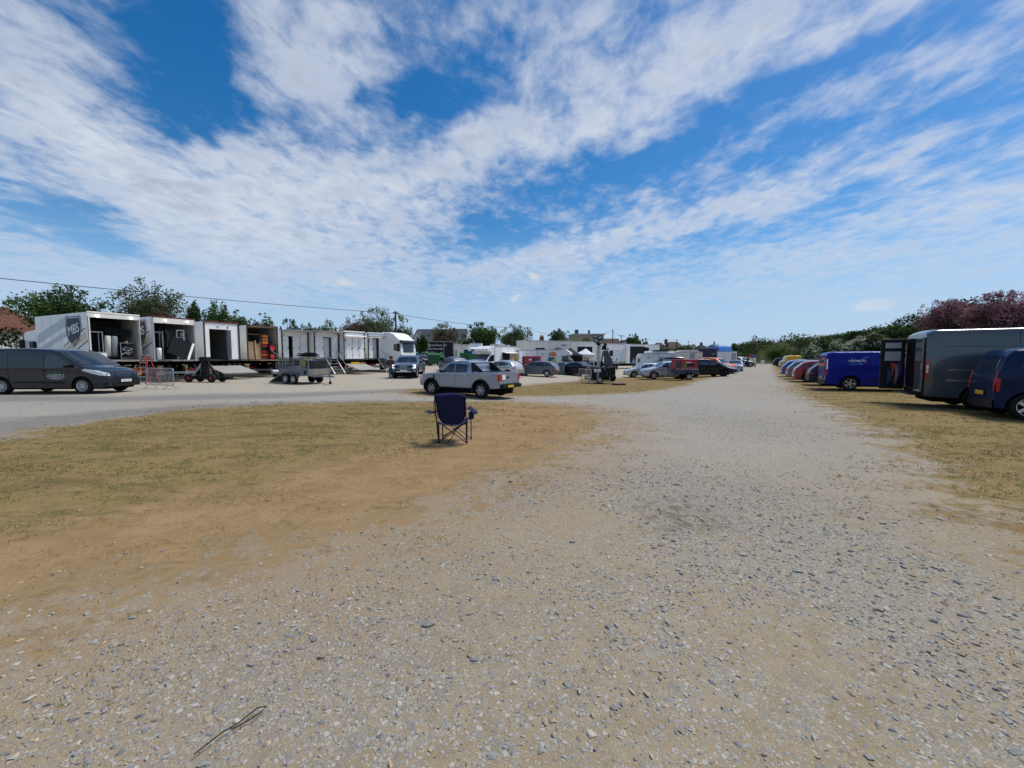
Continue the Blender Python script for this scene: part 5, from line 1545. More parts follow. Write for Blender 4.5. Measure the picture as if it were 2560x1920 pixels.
barrier('steel crowd barrier half hidden by the nose of the dark grey van', (-23.4, 22.6, 0), (-21.3, 22.2, 0))
def gp(px, dep): return at(px, dep)
barrier('leftmost of three steel barriers at the lighting tower, nearly end on', gp(1447, 33.5), gp(1466, 32.2))
barrier('middle one of three steel barriers before the lighting tower', gp(1465, 33.0), gp(1479, 31.2))
barrier('right one of three steel barriers, across the lighting tower wheel', gp(1477, 32.4), gp(1497, 30.6))

# ------------------------------------------------------------------ red step ladder
o = thing('step_ladder', 'red fibreglass step ladder with pale treads, by the shield lorry', 'ladder', at(362, 24.7), R(-8))
for s in (-1, 1):
    B().bar((s*.36, -.32, 0), (s*.19, .0, 1.78), .055, .07).build('front_rail', REDM, o)
    B().bar((s*.34, .58, 0), (s*.20, .10, 1.72), .04, .05).build('rear_rail', REDM, o)
for i in range(6):
    t = (i + .8) / 6.4
    B().box((0, -.32 + .32*t, 1.78*t), (2*(.36 - .17*t), .10, .035)).build('tread', GALV, o)
B().box((0, .04, 1.80), (.42, .22, .05)).build('top_cap', GALV, o, .01)

# ------------------------------------------------------------------ camera dolly base
o = thing('dolly', 'black crane dolly with red hubbed wheels, in front of the lowered ramp', 'dolly', at(512, 26.9), R(-8))
b = B(); b.box((0, 0, .32), (2.3, .5, .12)); b.box((0, 0, .42), (1.0, .7, .1)); b.build('chassis', BLACK, o, .02)
b = B(); b.box((0, 0, .95), (.34, .34, 1.1)); b.box((0, 0, 1.55), (.5, .4, .28)); b.build('column', BLACK, o, .02)
for x in (-1, 1):
    B().bar((x*.95, 0, .4), (x*.15, 0, 1.4), .09).build('brace', GALV if x < 0 else BLACK, o)
    for y in (-1, 1):
        b = B(); b.lathe([(.12, -.09), (.25, -.09), (.28, -.05), (.28, .05), (.25, .09), (.12, .09)], 20, Matrix.Rotation(R(90), 4, 'X')); w = b.build('wheel', RUBBER, o, loc=(x*.85, y*.42, .28))
        b = B(); b.lathe([(.001, -.06), (.13, -.08), (.13, .08), (.001, .06)], 16, Matrix.Rotation(R(90), 4, 'X')); b.build('hub', REDM, w)
b = B(); b.box((1.5, .1, .3), (.6, .4, .2)); b.build('weight_tray', BLACK, o, .02)

# ------------------------------------------------------------------ mesh sided twin axle trailer
WGALV = mat('weathered zinc', (.20, .225, .235), .5, .5, .2, 9)
WSTEEL = mat('dull wire mesh', (.13, .14, .14), .6, .4, .2, 9)
o = thing('cage_trailer', 'galvanised twin axle trailer with mesh sides, loaded with boxes', 'trailer', Vector((-13.35, 25.75, float(gz(-13.35, 25.75)))), R(-28))
b = B()
Lh, Wh = 1.5, .78
b.bb((-Lh, -Wh, .52), (Lh, Wh, .58)); b.bb((-Lh, -Wh, .58), (Lh, -Wh+.03, .96)); b.bb((-Lh, Wh-.03, .58), (Lh, Wh, .96)); b.bb((Lh-.03, -Wh+.031, .581), (Lh, Wh-.031, .96))
b.build('tub', WGALV, o, .01)
b = B()
zc = 1.66
for x in np.linspace(-Lh, Lh, 5):
    for y in (-Wh, Wh): b.bar((x, y, .96), (x, y, zc), .04)
for y in (-Wh, Wh): b.bar((-Lh, y, zc), (Lh, y, zc), .04); b.bar((-Lh, y, 1.0), (Lh, y, 1.0), .035)
for x in (-Lh, Lh): b.bar((x, -Wh, zc), (x, Wh, zc), .04)
b.build('cage_frame', WGALV, o)
b = B()
for x in np.arange(-Lh+.075, Lh, .075):
    for y in (-Wh, Wh): b.bar((x, y, 1.0), (x, y, zc), .011)
for z in np.arange(1.07, zc, .075):
    for y in (-Wh, Wh): b.bar((-Lh, y, z), (Lh, y, z), .011)
    b.bar((Lh, -Wh, z), (Lh, Wh, z), .006)
for y in np.arange(-Wh+.075, Wh, .075): b.bar((Lh, y, 1.0), (Lh, y, zc), .006)
b.build('mesh_panel', WSTEEL, o)
for x in (-.55, .22):
    for sg in (-1, 1):
        w_, rb = wheel_mesh(.31, .18, 'five'); w_.parent = o; w_.location = (x, sg*(Wh+.10), .31); w_.rotation_euler = (0, 0, math.pi if sg > 0 else 0); rb.build('rim', ALLOY, w_)
for sg in (-1, 1):
    b = B(); b.tube([(-1.0, sg*(Wh+.11), .42), (-.86, sg*(Wh+.11), .68), (-.16, sg*(Wh+.11), .72), (.54, sg*(Wh+.11), .68), (.68, sg*(Wh+.11), .42)], .02, 4)
    g = [[(x, sg*(Wh+.01+.2*u), z) for u in (0, 1)] for x, z in ((-.98, .42), (-.84, .68), (-.16, .72), (.52, .68), (.66, .42))]
    b.grid(g); b.build('mudguard', WGALV, o)
b = B(); b.bar((Lh, -.6, .5), (Lh+1.05, 0, .48), .07); b.bar((Lh, .6, .5), (Lh+1.05, 0, .48), .07); b.box((Lh+1.15, 0, .5), (.25, .09, .09)); b.build('drawbar', WGALV, o)
b = B(); b.tube([(Lh+.8, .1, .75), (Lh+.8, .1, .2)], .025); b.lathe([(.001, -.03), (.1, -.03), (.1, .03), (.001, .03)], 12, Matrix.Translation((Lh+.8, .1, .1)) @ Matrix.Rotation(R(90), 4, 'X')); b.build('jockey_wheel', BLACK, o)
b = B()
v = [(-Lh, -Wh, .55), (-Lh, Wh, .55), (-Lh-1.1, Wh, .06), (-Lh-1.1, -Wh, .06)]
b.add(v + [(x, y, z-.04) for x, y, z in v], [(0, 1, 2, 3), (7, 6, 5, 4), (0, 4, 5, 1), (1, 5, 6, 2), (2, 6, 7, 3), (3, 7, 4, 0)]); b.build('ramp_tailgate', WGALV, o)
b = B(); b.bb((1.05, -Wh-.012, .62), (1.3, -Wh-.004, .86)); b.build('maker_plate', INK, o); b = B(); b.bb((Lh+.004, -.5, .6), (Lh+.012, .55, .93)); b.build('front_panel', mat('dusty steel panel', (.26, .23, .17), .6, .2, .2, 8), o)
base_t = o
for i, (x, y, z, sx, sy, sz, m, lb) in enumerate(((-1.1, -.3, .58, .5, .5, .62, BLACK, 'black box at the ramp end of the cage trailer'), (-.5, -.35, .58, .5, .5, .5, GREYP, 'grey box low in the cage trailer, above its rear wheel'), (-.15, .2, .58, .45, .6, .95, YELLOW, 'yellow box high in the middle of the cage trailer'),
        (.25, -.35, .58, .4, .5, .55, WHITE2, 'white box in the middle of the cage trailer'), (.55, .1, .58, .3, .7, .9, BLUEP, 'blue tub standing in the cage trailer'), (1.1, 0, .58, .6, .9, .85, BLACK, 'wide black box at the drawbar end of the cage trailer'))):
    p = Vector(base_t.location) + Matrix.Rotation(R(-28), 3, 'Z') @ Vector((x, y, z+.005))
    q = thing('storage_box', lb, 'box', p, R(-28 + 5*(i % 3)), 'boxes loaded in the cage trailer')
    B().bb((-sx/2, -sy/2, 0), (sx/2, sy/2, sz-.05)).build('box', m, q, .02); B().bb((-sx/2-.02, -sy/2-.02, sz-.05), (sx/2+.02, sy/2+.02, sz)).build('lid', m, q, .01)
p = Vector(base_t.location) + Matrix.Rotation(R(-28), 3, 'Z') @ Vector((.55, -.1, 1.69))
q = thing('tripod_bundle', 'bundle of black stands lying on top of the cage trailer', 'equipment', p, R(-26))
b = B()
for i in range(7): b.bar((-.8+RNG.uniform(-.1, .1), RNG.uniform(-.3, .3), .04+.03*i), (.8+RNG.uniform(-.15, .1), RNG.uniform(-.3, .3), .05+.03*i), .05)
b.build('stands', BLACK, q); b = B(); b.box((.1, 0, .22), (.5, .3, .14)); b.build('case', BLACK, q, .02)

# ------------------------------------------------------------------ red generator on a road trailer
o = thing('generator_trailer', 'red and grey generator on a single axle trailer, drawbar to the left', 'trailer', at(1712, 35.0), R(180), )
PINK = mat('faded red canopy', (.38, .045, .06), .5, 0, .12, 5, dirt=.2)
SLATE = mat('slate grey steel', (.055, .06, .075), .5, 0, .12, 5)
b = B(); b.bb((-.98, -.55, .95), (.98, .55, 1.72)); b.build('canopy', PINK, o, .04)
b = B(); b.bb((-1.02, -.6, 1.69), (1.02, .6, 1.80)); b.build('canopy_lid', PINK, o, .03)
b = B(); b.bb((.54, .551, 1.0), (.96, .565, 1.66)); b.bb((-.96, .551, 1.0), (-.84, .565, 1.66)); b.build('grille', SLATE, o)
b = B(); b.bb((-1.0, -.58, .50), (1.0, .58, .92)); b.build('fuel_base', SLATE, o, .03)
b = B(); b.bb((-.62, .56, 1.18), (.05, .57, 1.42)); b.build('dark_panel', INK, o)
b = B(); b.lathe([(.001, 0), (.15, 0)], 18, Matrix.Translation((.2, .575, 1.25)) @ Matrix.Rotation(R(-90), 4, 'X')); b.build('green_disc', mat('green disc', (.1, .3, .05), .5), o)
b = B(); b.bb((-.35, .56, 1.5), (.15, .568, 1.57)); b.build('pale_script', WHITE2, o)
b = B()
for i in range(11): b.add([(.95-i*.175, .585, .935), (.87-i*.175, .585, .935), (.82-i*.175, .585, 1.0), (.90-i*.175, .585, 1.0)], [(0, 1, 2, 3)])
b.build('hazard_stripe', WHITE2, o)
for sg in (-1, 1):
    w_, rb = wheel_mesh(.31, .19, 'five'); w_.parent = o; w_.location = (-.1, sg*.66, .31); w_.rotation_euler = (0, 0, math.pi if sg > 0 else 0); rb.build('rim', ALLOY, w_)
    b = B(); b.grid([[(x, sg*(.57+.2*u), z) for u in (0, 1)] for x, z in ((-.5, .45), (-.35, .66), (-.1, .72), (.15, .66), (.3, .45))]); b.build('mudguard', SLATE, o)
b = B(); b.bar((.95, 0, .55), (1.5, 0, .5), .1); b.bar((1.45, 0, .5), (2.2, 0, .78), .09); b.bar((1.9, 0, .7), (2.55, 0, .72), .07); b.build('drawbar', STEEL, o)
b = B(); b.tube([(1.72, .12, 1.05), (1.72, .12, .2)], .03); b.lathe([(.001, -.03), (.1, -.03), (.1, .03), (.001, .03)], 12, Matrix.Translation((1.72, .12, .1)) @ Matrix.Rotation(R(90), 4, 'X')); b.build('jockey_wheel', GALV, o)
b = B(); b.bb((-1.06, .3, .55), (-1.0, .5, .68)); b.build('tail_light', LAMP, o); b = B(); b.bb((-1.05, -.3, .62), (-1.04, .22, .73)); b.build('number_plate', PLATEY, o)

# ------------------------------------------------------------------ lighting tower and folded boom
o = thing('lighting_tower', 'black mobile lighting tower with a raised pale mast and cluster of lamps', 'lighting tower', at(1503, 31.6), R(-12))
b = B(); b.bb((-.72, -.6, .42), (.72, .6, 1.28)); b.build('canopy', BLACK, o, .05)
b = B(); b.bb((-.78, -.62, .30), (.78, .62, .42)); b.bar((-.7, 0, .36), (-1.3, 0, .38), .09); b.build('chassis', DARK, o)
b = B(); b.bb((-.55, -.612, .92), (-.02, -.602, 1.16)); b.build('white_notice', WHITE2, o)
b = B(); b.bb((-.40, -.62, .98), (-.12, -.613, 1.05)); b.build('notice_script', GREYP, o)
for x, z in ((-.6, 1.2), (-.1, 1.22), (.3, 1.18), (.45, .75), (.62, .5)):
    B().bb((x-.03, -.625, z-.025), (x+.03, -.6, z+.025)).build('latch', GALV, o)
for sg in (-1, 1):
    w_, rb = wheel_mesh(.30, .18, 'five'); w_.parent = o; w_.location = (-.1, sg*.6, .30); w_.rotation_euler = (0, 0, math.pi if sg > 0 else 0); rb.build('rim', ALLOY, w_)
for x in (-.68, .68): b = B(); b.bar((x, -.66, .42), (x, -.66, .02), .06); b.box((x, -.66, .02), (.2, .2, .04)); b.build('outrigger', STEEL, o)
MAST = mat('pale green grey mast', (.42, .46, .42), .45, .3)
b = B(); b.bb((-.33, -.11, 1.28), (-.11, .11, 3.02)); b.build('mast', MAST, o, .01)
b = B()
for z in (1.6, 2.0, 2.4, 2.8): b.bb((-.35, -.13, z), (-.09, .13, z+.04))
b.tube([(-.05, 0, 1.3), (-.02, 0, 2.2), (-.06, 0, 3.0)], .02, 6); b.build('mast_collar', STEEL, o)
b = B(); b.lathe([(.11, -.03), (.15, -.03), (.15, .03), (.11, .03), (.11, -.03)], 16, Matrix.Translation((-.1, -.1, 3.1)) @ Matrix.Rotation(R(90), 4, 'X')); b.box((-.22, 0, 3.1), (.3, .2, .2)); b.build('mast_head', BLACK, o)
for i, (x, z, a) in enumerate(((-.48, 3.70, 20), (-.10, 3.62, -10), (-.40, 3.38, 15), (-.02, 3.28, -15))):
    b = B(); M = Matrix.Translation((x, -.05, z)) @ Matrix.Rotation(R(a), 4, 'Y')
    b.prism([(-.21, -.15), (.21, -.15), (.17, .15), (-.17, .15)], -.14, .12, M); lp = b.build('floodlight', BLACK, o, .015)
    b = B(); b.prism([(-.15, -.09), (.15, -.09), (.14, .09), (-.14, .09)], -.155, -.141, M); b.build('lamp_glass', GREYP, lp)
b = B(); b.bar((-.24, 0, 3.1), (-.22, 0, 3.5), .05); b.bar((-.45, 0, 3.4), (0, 0, 3.34), .04); b.build('lamp_bracket', BLACK, o)
o = thing('boom_lift', 'dark grey folded boom with a black head, standing just right of the lighting tower', 'boom lift', at(1519, 35.0), R(-10), None, 1.08)
b = B(); b.prism([(-.40, 2.45), (-.02, 2.5), (.32, 1.75), (.34, 1.25), (-.25, 1.2), (-.28, 1.9)], -.35, .35); b.build('boom', mat('dark grey shell', (.075, .08, .095), .35, .2), o, .05)
b = B(); b.box((-.28, 0, 2.72), (.34, .3, .3)); b.box((-.2, 0, 2.95), (.24, .2, .2)); b.bar((-.5, 0, 2.55), (.1, 0, 2.6), .1); b.build('head', BLACK, o, .03)
b = B(); b.bb((-.9, -.5, .35), (.6, .5, 1.15)); b.bar((-.55, 0, 1.1), (-.35, 0, 2.4), .1); b.build('base', BLACK, o, .04)
for x in (-.6, .35):
    for y in (-.5, .5):
        b = B(); b.lathe([(.001, -.1), (.3, -.1), (.3, .1), (.001, .1)], 18, Matrix.Rotation(R(90), 4, 'X')); b.build('wheel', RUBBER, o, loc=(x, y, .3))
o = thing('traffic_cone', 'yellow traffic cone behind the leftmost barrier at the lighting tower', 'cone', at(1457, 33.9)); b = B(); b.lathe([(.15, .03), (.03, .5), (.001, .5)], 14); b.build('cone', YELLOW, o); B().box((0, 0, .02), (.36, .36, .04)).build('base', YELLOW, o, .01)
for i, px in enumerate((1536, 1545, 1554, 1562)):
    o = thing('sandbag', 'black sandbag on the turf right of the lighting tower, %s in its line' % ('first', 'second', 'third', 'last')[i], 'sandbag', at(px, 30.0 - .2*(i % 2)), R(20*i), 'black sandbags by the lighting tower')
    b = B(); b.ball((0, 0, .07), (.22, .13, .075), 8); b.build('bag', BLACK, o); B().tube([(-.1, 0, .14), (0, 0, .2), (.1, 0, .14)], .012, 5).build('handle', GREYP, o)

# ------------------------------------------------------------------ gazebos
def gazebo(label, px, dep, yaw, w, eave, peak, m, sides=()):
    o = thing('gazebo', label, 'gazebo', at(px, dep), R(yaw))
    g = []
    n = 12
    for i in range(n + 1):
        row = []
        for j in range(n + 1):
            x, y = (i/n*2-1), (j/n*2-1)
            r = max(abs(x), abs(y))
            z = eave + (peak-eave) * (1-r) ** 1.35 + .12 * (1 - r)
            row.append((x*w/2, y*w/2, z))
        g.append(row)
    b = B(); b.grid(g)
    for a, c in (((-1, -1), (1, -1)), ((1, -1), (1, 1)), ((1, 1), (-1, 1)), ((-1, 1), (-1, -1))):
        b.grid([[(a[0]*w/2+(c[0]-a[0])*w/2*t, a[1]*w/2+(c[1]-a[1])*w/2*t, eave-z) for z in (0, .25)] for t in (0, .5, 1)])
    q = b.build('canopy', m, o); mm = q.modifiers.new('s', 'SOLIDIFY'); mm.thickness = .01
    for x in (-1, 1):
        for y in (-1, 1): B().bar((x*(w/2-.04), y*(w/2-.04), 0), (x*(w/2-.04), y*(w/2-.04), eave), .05).build('leg', BLACK if m is CANVASB else WHITE2, o)
    for s in sides:
        b = B()
        a, c = {'b': ((-1, 1), (1, 1)), 'l': ((-1, -1), (-1, 1)), 'r': ((1, -1), (1, 1)), 'f': ((-1, -1), (.1, -1))}[s]
        b.grid([[(a[0]*w/2*.99+(c[0]-a[0])*w/2*.99*t, a[1]*w/2*.99+(c[1]-a[1])*w/2*.99*t + .04*math.sin(t*25), z) for z in (.05, eave-.2)] for t in np.linspace(0, 1, 21)])
        b.build('side_curtain', m, o)
gazebo('black gazebo with a wide flat topped roof behind the catering van', 1394, 60, 10, 3.3, 2.45, 3.25, CANVASB, 'b')
gazebo('black peaked gazebo with open front between the catering van and the white gazebo', 1426, 56, -14, 3.2, 2.15, 3.05, CANVASB, 'bl')
gazebo('white peaked gazebo in front of the long white trailer', 1461, 62, -12, 3.0, 2.3, 3.25, CANVASW, 'b')

# ------------------------------------------------------------------ coachbuilt vehicles and long trailers
def boxunit(name, label, cat, px0, px1, d0, d1, z0, z1, depth=2.3, m=WHITE2, wheels=True, skirt=GREYP, group=None):
    """box body whose near side runs from picture column px0 at distance d0 to px1 at d1; x along that side"""
    a, c = at(px0, d0), at(px1, d1)
    v = c - a; l = math.hypot(v.x, v.y)
    o = thing(name, label, cat, (a.x, a.y, (a.z + c.z) / 2), math.atan2(v.y, v.x), group)
    b = B(); b.bb((0, 0, z0), (l, depth, z1))
    for x in (np.arange(.9, l - .2, 1.15) if m in (WHITE2, CREAM) else ()): b.bb((x, -.005, z0+.05), (x+.02, -.0005, z1-.12), 1)
    b.build('box_body', [m, GREYP], o, .02)
    b = B(); b.bb((.15, .15, .45), (l-.15, depth-.15, z0-.004)); b.build('chassis', DARK, o)
    if skirt: B().bb((.02, .02, z0-.35), (l-.02, .06, z0-.01)).build('skirt', skirt, o)
    B().bb((-.01, -.012, z1-.1), (l+.01, .05, z1-.02)).build('cant_rail', GREYP if m is WHITE2 else GALV, o)
    if wheels:
        for x in wheels if isinstance(wheels, (list, tuple)) else (l*.2, l*.75):
            for y in (.12, depth-.12):
                q = box_trailer.wm[0].copy(); COL.objects.link(q); q.parent = o; q.location = (x, y, .42); q.scale = (.84,)*3; q.rotation_euler = (0, 0, math.pi if y > 1 else 0)
                r_ = box_trailer.wm[1].copy(); COL.objects.link(r_); r_.parent = q
    return o, l
def panel(o, x0, x1, z0, z1, m, name='panel', y=-.014, t=.01, bev=0):
    return B().bb((x0, y-t, z0), (x1, y, z1)).build(name, m, o, bev)
def van_cab(o, x0, sgn, top, m, w=2.2):
    """coachbuilt van cab in front of a box: nose towards sgn"""
    X = lambda d: x0 + sgn * d
    pr = [(0, .42), (0, top), (.5, top-.02), (1.05, top-.35), (1.0, top-.62), (.55, top-.66), (.5, 2.05), (1.25, 1.25), (1.85, 1.02), (1.98, .7), (1.95, .4)]
    b = B(); b.prism([(X(d), z) for d, z in pr], .06, w-.06); cabm = b.build('cab', m, o, .06)
    b = B(); b.add([(X(.58), .2, 2.04), (X(.58), w-.2, 2.04), (X(1.26), w-.15, 1.30), (X(1.26), .15, 1.30)], [(0, 1, 2, 3)]); 
    for i, v in enumerate(b.v): b.v[i] = (v[0]+sgn*.03, v[1], v[2]+.03)
    b.build('windscreen', GLASS, o)
    for y in (.05, w-.05):
        b = B(); b.add([(X(.12), y, 1.32), (X(1.12), y, 1.28), (X(.62), y, 1.95), (X(.12), y, 1.98)], [(0, 1, 2, 3)]); b.build('side_window', GLASS, o)
        b = B(); b.bb((min(X(1.7), X(1.9)), y-.02, .92), (max(X(1.7), X(1.9)), y+.02, 1.06)); b.build('headlight', LAMP, o)
        q = box_trailer.wm[0].copy(); COL.objects.link(q); q.parent = o; q.location = (X(1.25), .14 if y < 1 else w-.14, .36); q.scale = (.7,)*3; q.rotation_euler = (0, 0, math.pi if y > 1 else 0)
        r_ = box_trailer.wm[1].copy(); COL.objects.link(r_); r_.parent = q
        b = B(); b.ball((X(1.1), -.14 if y < 1 else w+.14, 1.42), (.06, .09, .16), 7); b.build('wing_mirror', BLACK, o)
    b = B(); b.bb((min(X(1.9), X(2.02)), .1, .4), (max(X(1.9), X(2.02)), w-.1, .68)); b.build('bumper', BLACK, o, .03)
# long white trailers
A, l = boxunit('articulated_trailer', 'long white trailer with one dark window, behind the gazebos', 'trailer', 1309, 1488, 57.5, 62.5, 1.25, 4.22, 2.5, CREAM, [1.5, 2.8, 9.5])
panel(A, l*.735, l*.955, 2.45, 3.38, GLASS, 'window'); b = B()
panel(A, l*.50, l*.56, 3.5, 3.62, INK, 'emblem'); b = B(); b.add([(l*.56, -.02, 3.55), (l*.575, -.02, 3.8), (l*.555, -.02, 3.68)], [(0, 1, 2)]); b.build('emblem_tail', INK, A)
text('location', .22, GREYP, A, frame((l*.60, -.02, 3.55), (1, 0, 0), (0, 0, 1)), 'script')
for k in range(7): panel(A, l*(.08+.13*k), l*(.08+.13*k)+.14, 3.98, 4.04, GREYP, 'marker_lamp')
Bt, l = boxunit('articulated_trailer', 'long white trailer with a wide black opening in its right half', 'trailer', 1508, 1648, 65, 71, 1.2, 4.15, 2.5, WHITE2, [1.5, 2.8])
panel(Bt, l*.43, l*.80, 1.0, 3.75, CANVASB, 'interior_shade_panel'); panel(Bt, l*.37, l*.43, .9, 3.95, WHITE2, 'door_post', -.016, .3)  # flat black panel paints the shade inside the open side
panel(Bt, l*.10, l*.16, 2.1, 3.0, INK, 'door_window'); panel(Bt, l*.03, l*.33, 1.3, 3.1, mat('cool white door', (.62, .66, .72), .4), 'door', -.012, .008)
panel(Bt, l*.72, l*.80, 3.6, 3.75, WHITE2, 'awning_case', -.03, .12)
# white production unit with slide out roof and a second one beyond
Cu, l = boxunit('production_unit', 'white motorhome style unit with oval windows and roof units, behind the silver cars', 'motorhome', 1603, 1692, 50, 49.6, .6, 2.55, 2.3, WHITE2)
panel(Cu, l*.50, l*.64, 1.0, 2.2, mat('cool white door', ()), 'door'); panel(Cu, l*.495, l*.50, .8, 2.3, INK, 'door_gap')
for x, nm in ((.53, 'window'),): 
    b = B(); b.ball((l*x+.12, -.02, 1.75), (.15, .02, .32), 9); b.build(nm, GLASS, Cu)
b = B(); b.bb((-.55, .0, .5), (-.02, .5, 2.25)); q = b.build('side_door', WHITE2, Cu, .04); b = B(); b.ball((-.30, -.01, 1.7), (.12, .02, .27), 9); b.build('window', GLASS, q)
b = B(); b.bb((l*.18, .3, 2.56), (l*.95, 2.0, 2.86)); b.build('roof_pod', WHITE2, Cu, .08); B().bb((l*.35, .1, 2.86), (l*.80, 1.6, 2.98)).build('solar_panel', mat('dark blue panel', (.02, .025, .05), .3), Cu)
for x in (.2, .5): B().bb((l*x, .05, 2.57), (l*(x+.12), .5, 2.72)).build('roof_vent', CREAM, Cu, .04)
b = B(); b.bb((l*.15, -.02, 2.05), (l*.22, -.014, 2.12)); b.add([(l*.21, -.02, 2.1), (l*.235, -.02, 2.25), (l*.2, -.02, 2.16)], [(0, 1, 2)]); b.build('emblem', INK, Cu)
text('location', .15, GREYP, Cu, frame((l*.30, -.02, 2.06), (1, 0, 0), (0, 0, 1)), 'script')
panel(Cu, l*.33, l*.42, 2.32, 2.36, GREYP, 'marker'); panel(Cu, l*.82, l*.98, 2.28, 2.33, GREYP, 'awning_rail')
Du, l = boxunit('production_unit', 'white box unit with a pale grey door panel, right of the motorhome style unit', 'motorhome', 1690, 1756, 56, 55.5, .6, 2.75, 2.3, CREAM)
panel(Du, l*.52, l*.72, .7, 2.6, mat('pale blue grey door', (.32, .37, .42), .5), 'door'); panel(Du, 0.02, l*.5, 2.25, 2.29, GREYP, 'cornice'); b = B(); b.prism([(.2, 2.76), (l-.3, 2.76), (l-.6, 3.0), (.8, 3.0)], .3, 2.0); b.build('raised_roof', mat('pale stone roof', (.5, .5, .44), .6), Du, .03)
panel(Du, l*.86, l*.92, 1.45, 2.0, INK, 'window')
Eu, l = boxunit('box_lorry', 'dark purple grey curtain sided lorry in front of the blue cab', 'lorry', 1746, 1791, 61, 60.4, 1.0, 3.35, 2.4, mat('dark plum curtain', (.05, .045, .075), .6, 0, .15, 4), [.6, 2.0], None)
panel(Eu, l*.72, l*.92, 2.3, 2.45, GREYP, 'pale_mark')
Fu = thing('tractor_cab', 'bright blue lorry cab with a curved roof fairing above the white box trailer', 'lorry', at(1803, 68), R(-70))
b = B(); b.prism([(-2.0, .6), (-2.0, 3.2), (-1.6, 3.75), (-.3, 3.8), (.6, 3.55), (.95, 2.9), (1.1, 2.2), (1.2, 1.0), (1.15, .5)], -1.5, 1.5); b.build('cab_body', mat('bright blue cab', (.015, .13, .45), .3, 0, .06, 3, .5), Fu, .12)
b = B(); b.add([(1.12, -1.2, 2.15), (1.12, 1.2, 2.15), (1.0, 1.2, 2.85), (1.0, -1.2, 2.85)], [(0, 1, 2, 3)]); b.build('windscreen', GLASS, Fu)
b = B(); b.bb((1.15, -.9, 1.0), (1.22, .9, 1.6)); b.build('grille', BLACK, Fu)
for y in (-1.2, 1.2):
    q = box_trailer.wm[0].copy(); COL.objects.link(q); q.parent = Fu; q.location = (.2, y, .5); r_ = box_trailer.wm[1].copy(); COL.objects.link(r_); r_.parent = q
Gu, l = boxunit('box_trailer', 'small white box trailer with a grey end door, behind the silver blue saloon', 'trailer', 1793, 1842, 59, 57.8, .65, 2.72, 2.2, WHITE2, [1.3])
panel(Gu, l*.72, l*.95, .8, 2.45, mat('grey lilac door', (.4, .4, .46), .5), 'door'); b = B(); b.tube([(l*.25, -.02, 1.5), (l*.4, -.02, 1.7), (l*.32, -.02, 1.85), (l*.36, -.02, 1.6)], .015, 4); b.build('script_mark', GREYP, Gu)
# catering motorhomes
H1, l = boxunit('catering_van', 'white catering motorhome facing left with its serving hatch open', 'motorhome', 1238, 1299, 42.5, 45.5, .55, 2.95, 2.2, WHITE2, [2.3])
van_cab(H1, 0, -1, 2.95, WHITE2)
panel(H1, l*.28, l*.58, 1.45, 2.25, INK, 'hatch_shade_panel'); b = B(); b.add([(l*.27, -.02, 2.28), (l*.80, -.02, 2.28), (l*.80, -.75, 2.15), (l*.27, -.75, 2.15)], [(0, 1, 2, 3)]); q = b.build('hatch_flap', WHITE2, H1); mm = q.modifiers.new('s', 'SOLIDIFY'); mm.thickness = .03  # black panel stands in for the shade inside the open hatch
panel(H1, l*.26, l*.6, 1.36, 1.44, GALV, 'counter', -.014, .3); b = B(); b.bb((l*.2, .4, 2.96), (l*.5, 1.6, 3.18)); b.bb((l*.6, .5, 2.96), (l*.75, 1.2, 3.1)); b.build('roof_unit', GREYP, H1, .04)
panel(H1, l*.84, l*.98, .7, 2.6, GREYP, 'grey_panel')
o = thing('hanging_coat', 'yellow and green waterproof hanging at the end of the white catering motorhome', 'coat', at(1288, 44.2, 1.25), R(5)); b = B(); b.lathe([(.05, 1.0), (.16, .9), (.2, .5), (.17, .15), (.02, .1)], 12, Matrix.Diagonal((1, .5, 1, 1))); b.build('coat', YELLOW, o); b = B(); b.lathe([(.16, .1), (.15, -.1), (.03, -.12)], 12, Matrix.Diagonal((1, .5, 1, 1))); b.build('hem', GREENB, o)
H2, l = boxunit('catering_van', 'white catering van facing right with a striped and dotted mural behind its cab', 'motorhome', 1298, 1402, 46.5, 45.2, .5, 2.68, 2.2, WHITE2, [1.2])
van_cab(H2, l, 1, 2.68, WHITE2)
panel(H2, l*.445, l*.46, .6, 2.6, GREYP, 'body_joint')
MUR = [('mural_base', (.70, .86, .95, 1.80), mat('mural green', (.02, .2, .12), .5)), ('mural_blue', (.70, .78, 1.2, 1.6), mat('mural blue', (.02, .09, .3), .5)), ('mural_cap', (.70, .86, 1.801, 1.86), WHITE2)]
for nm, (a, c, z0, z1), m in MUR: panel(H2, l*a, l*c, z0, z1, m, nm, -.016 - .006*(nm != 'mural_base'), .004)
for i in range(3):
    b = B(); b.add([(l*(.70+.045*i), -.03, 1.88), (l*(.72+.045*i), -.03, 1.88), (l*(.76+.045*i), -.03, 2.4), (l*(.74+.045*i), -.03, 2.4)], [(0, 1, 2, 3)]); b.build('mural_stripe', INK, H2)
for cx, cz, r, m in ((.835, 2.14, .28, ORANGE), (.82, 1.27, .30, mat('mural lime', (.45, .55, .1), .5)), (.82, 1.27, .17, mat('mural gold', (.5, .38, .08), .5))):
    b = B(); b.lathe([(.001, 0), (r, 0)], 18, Matrix.Translation((l*cx, -.034 - (.004 if r < .2 else 0), cz)) @ Matrix.Rotation(R(90), 4, 'X')); b.build('mural_disc', m, H2)
text('Cater', .22, INK, H2, frame((l*.575, -.02, 2.25), (1, 0, 0), (0, 0, 1)), 'script'); text('menu', .16, INK, H2, frame((l*.57, -.02, 2.0), (1, 0, 0), (0, 0, 1)), 'script')
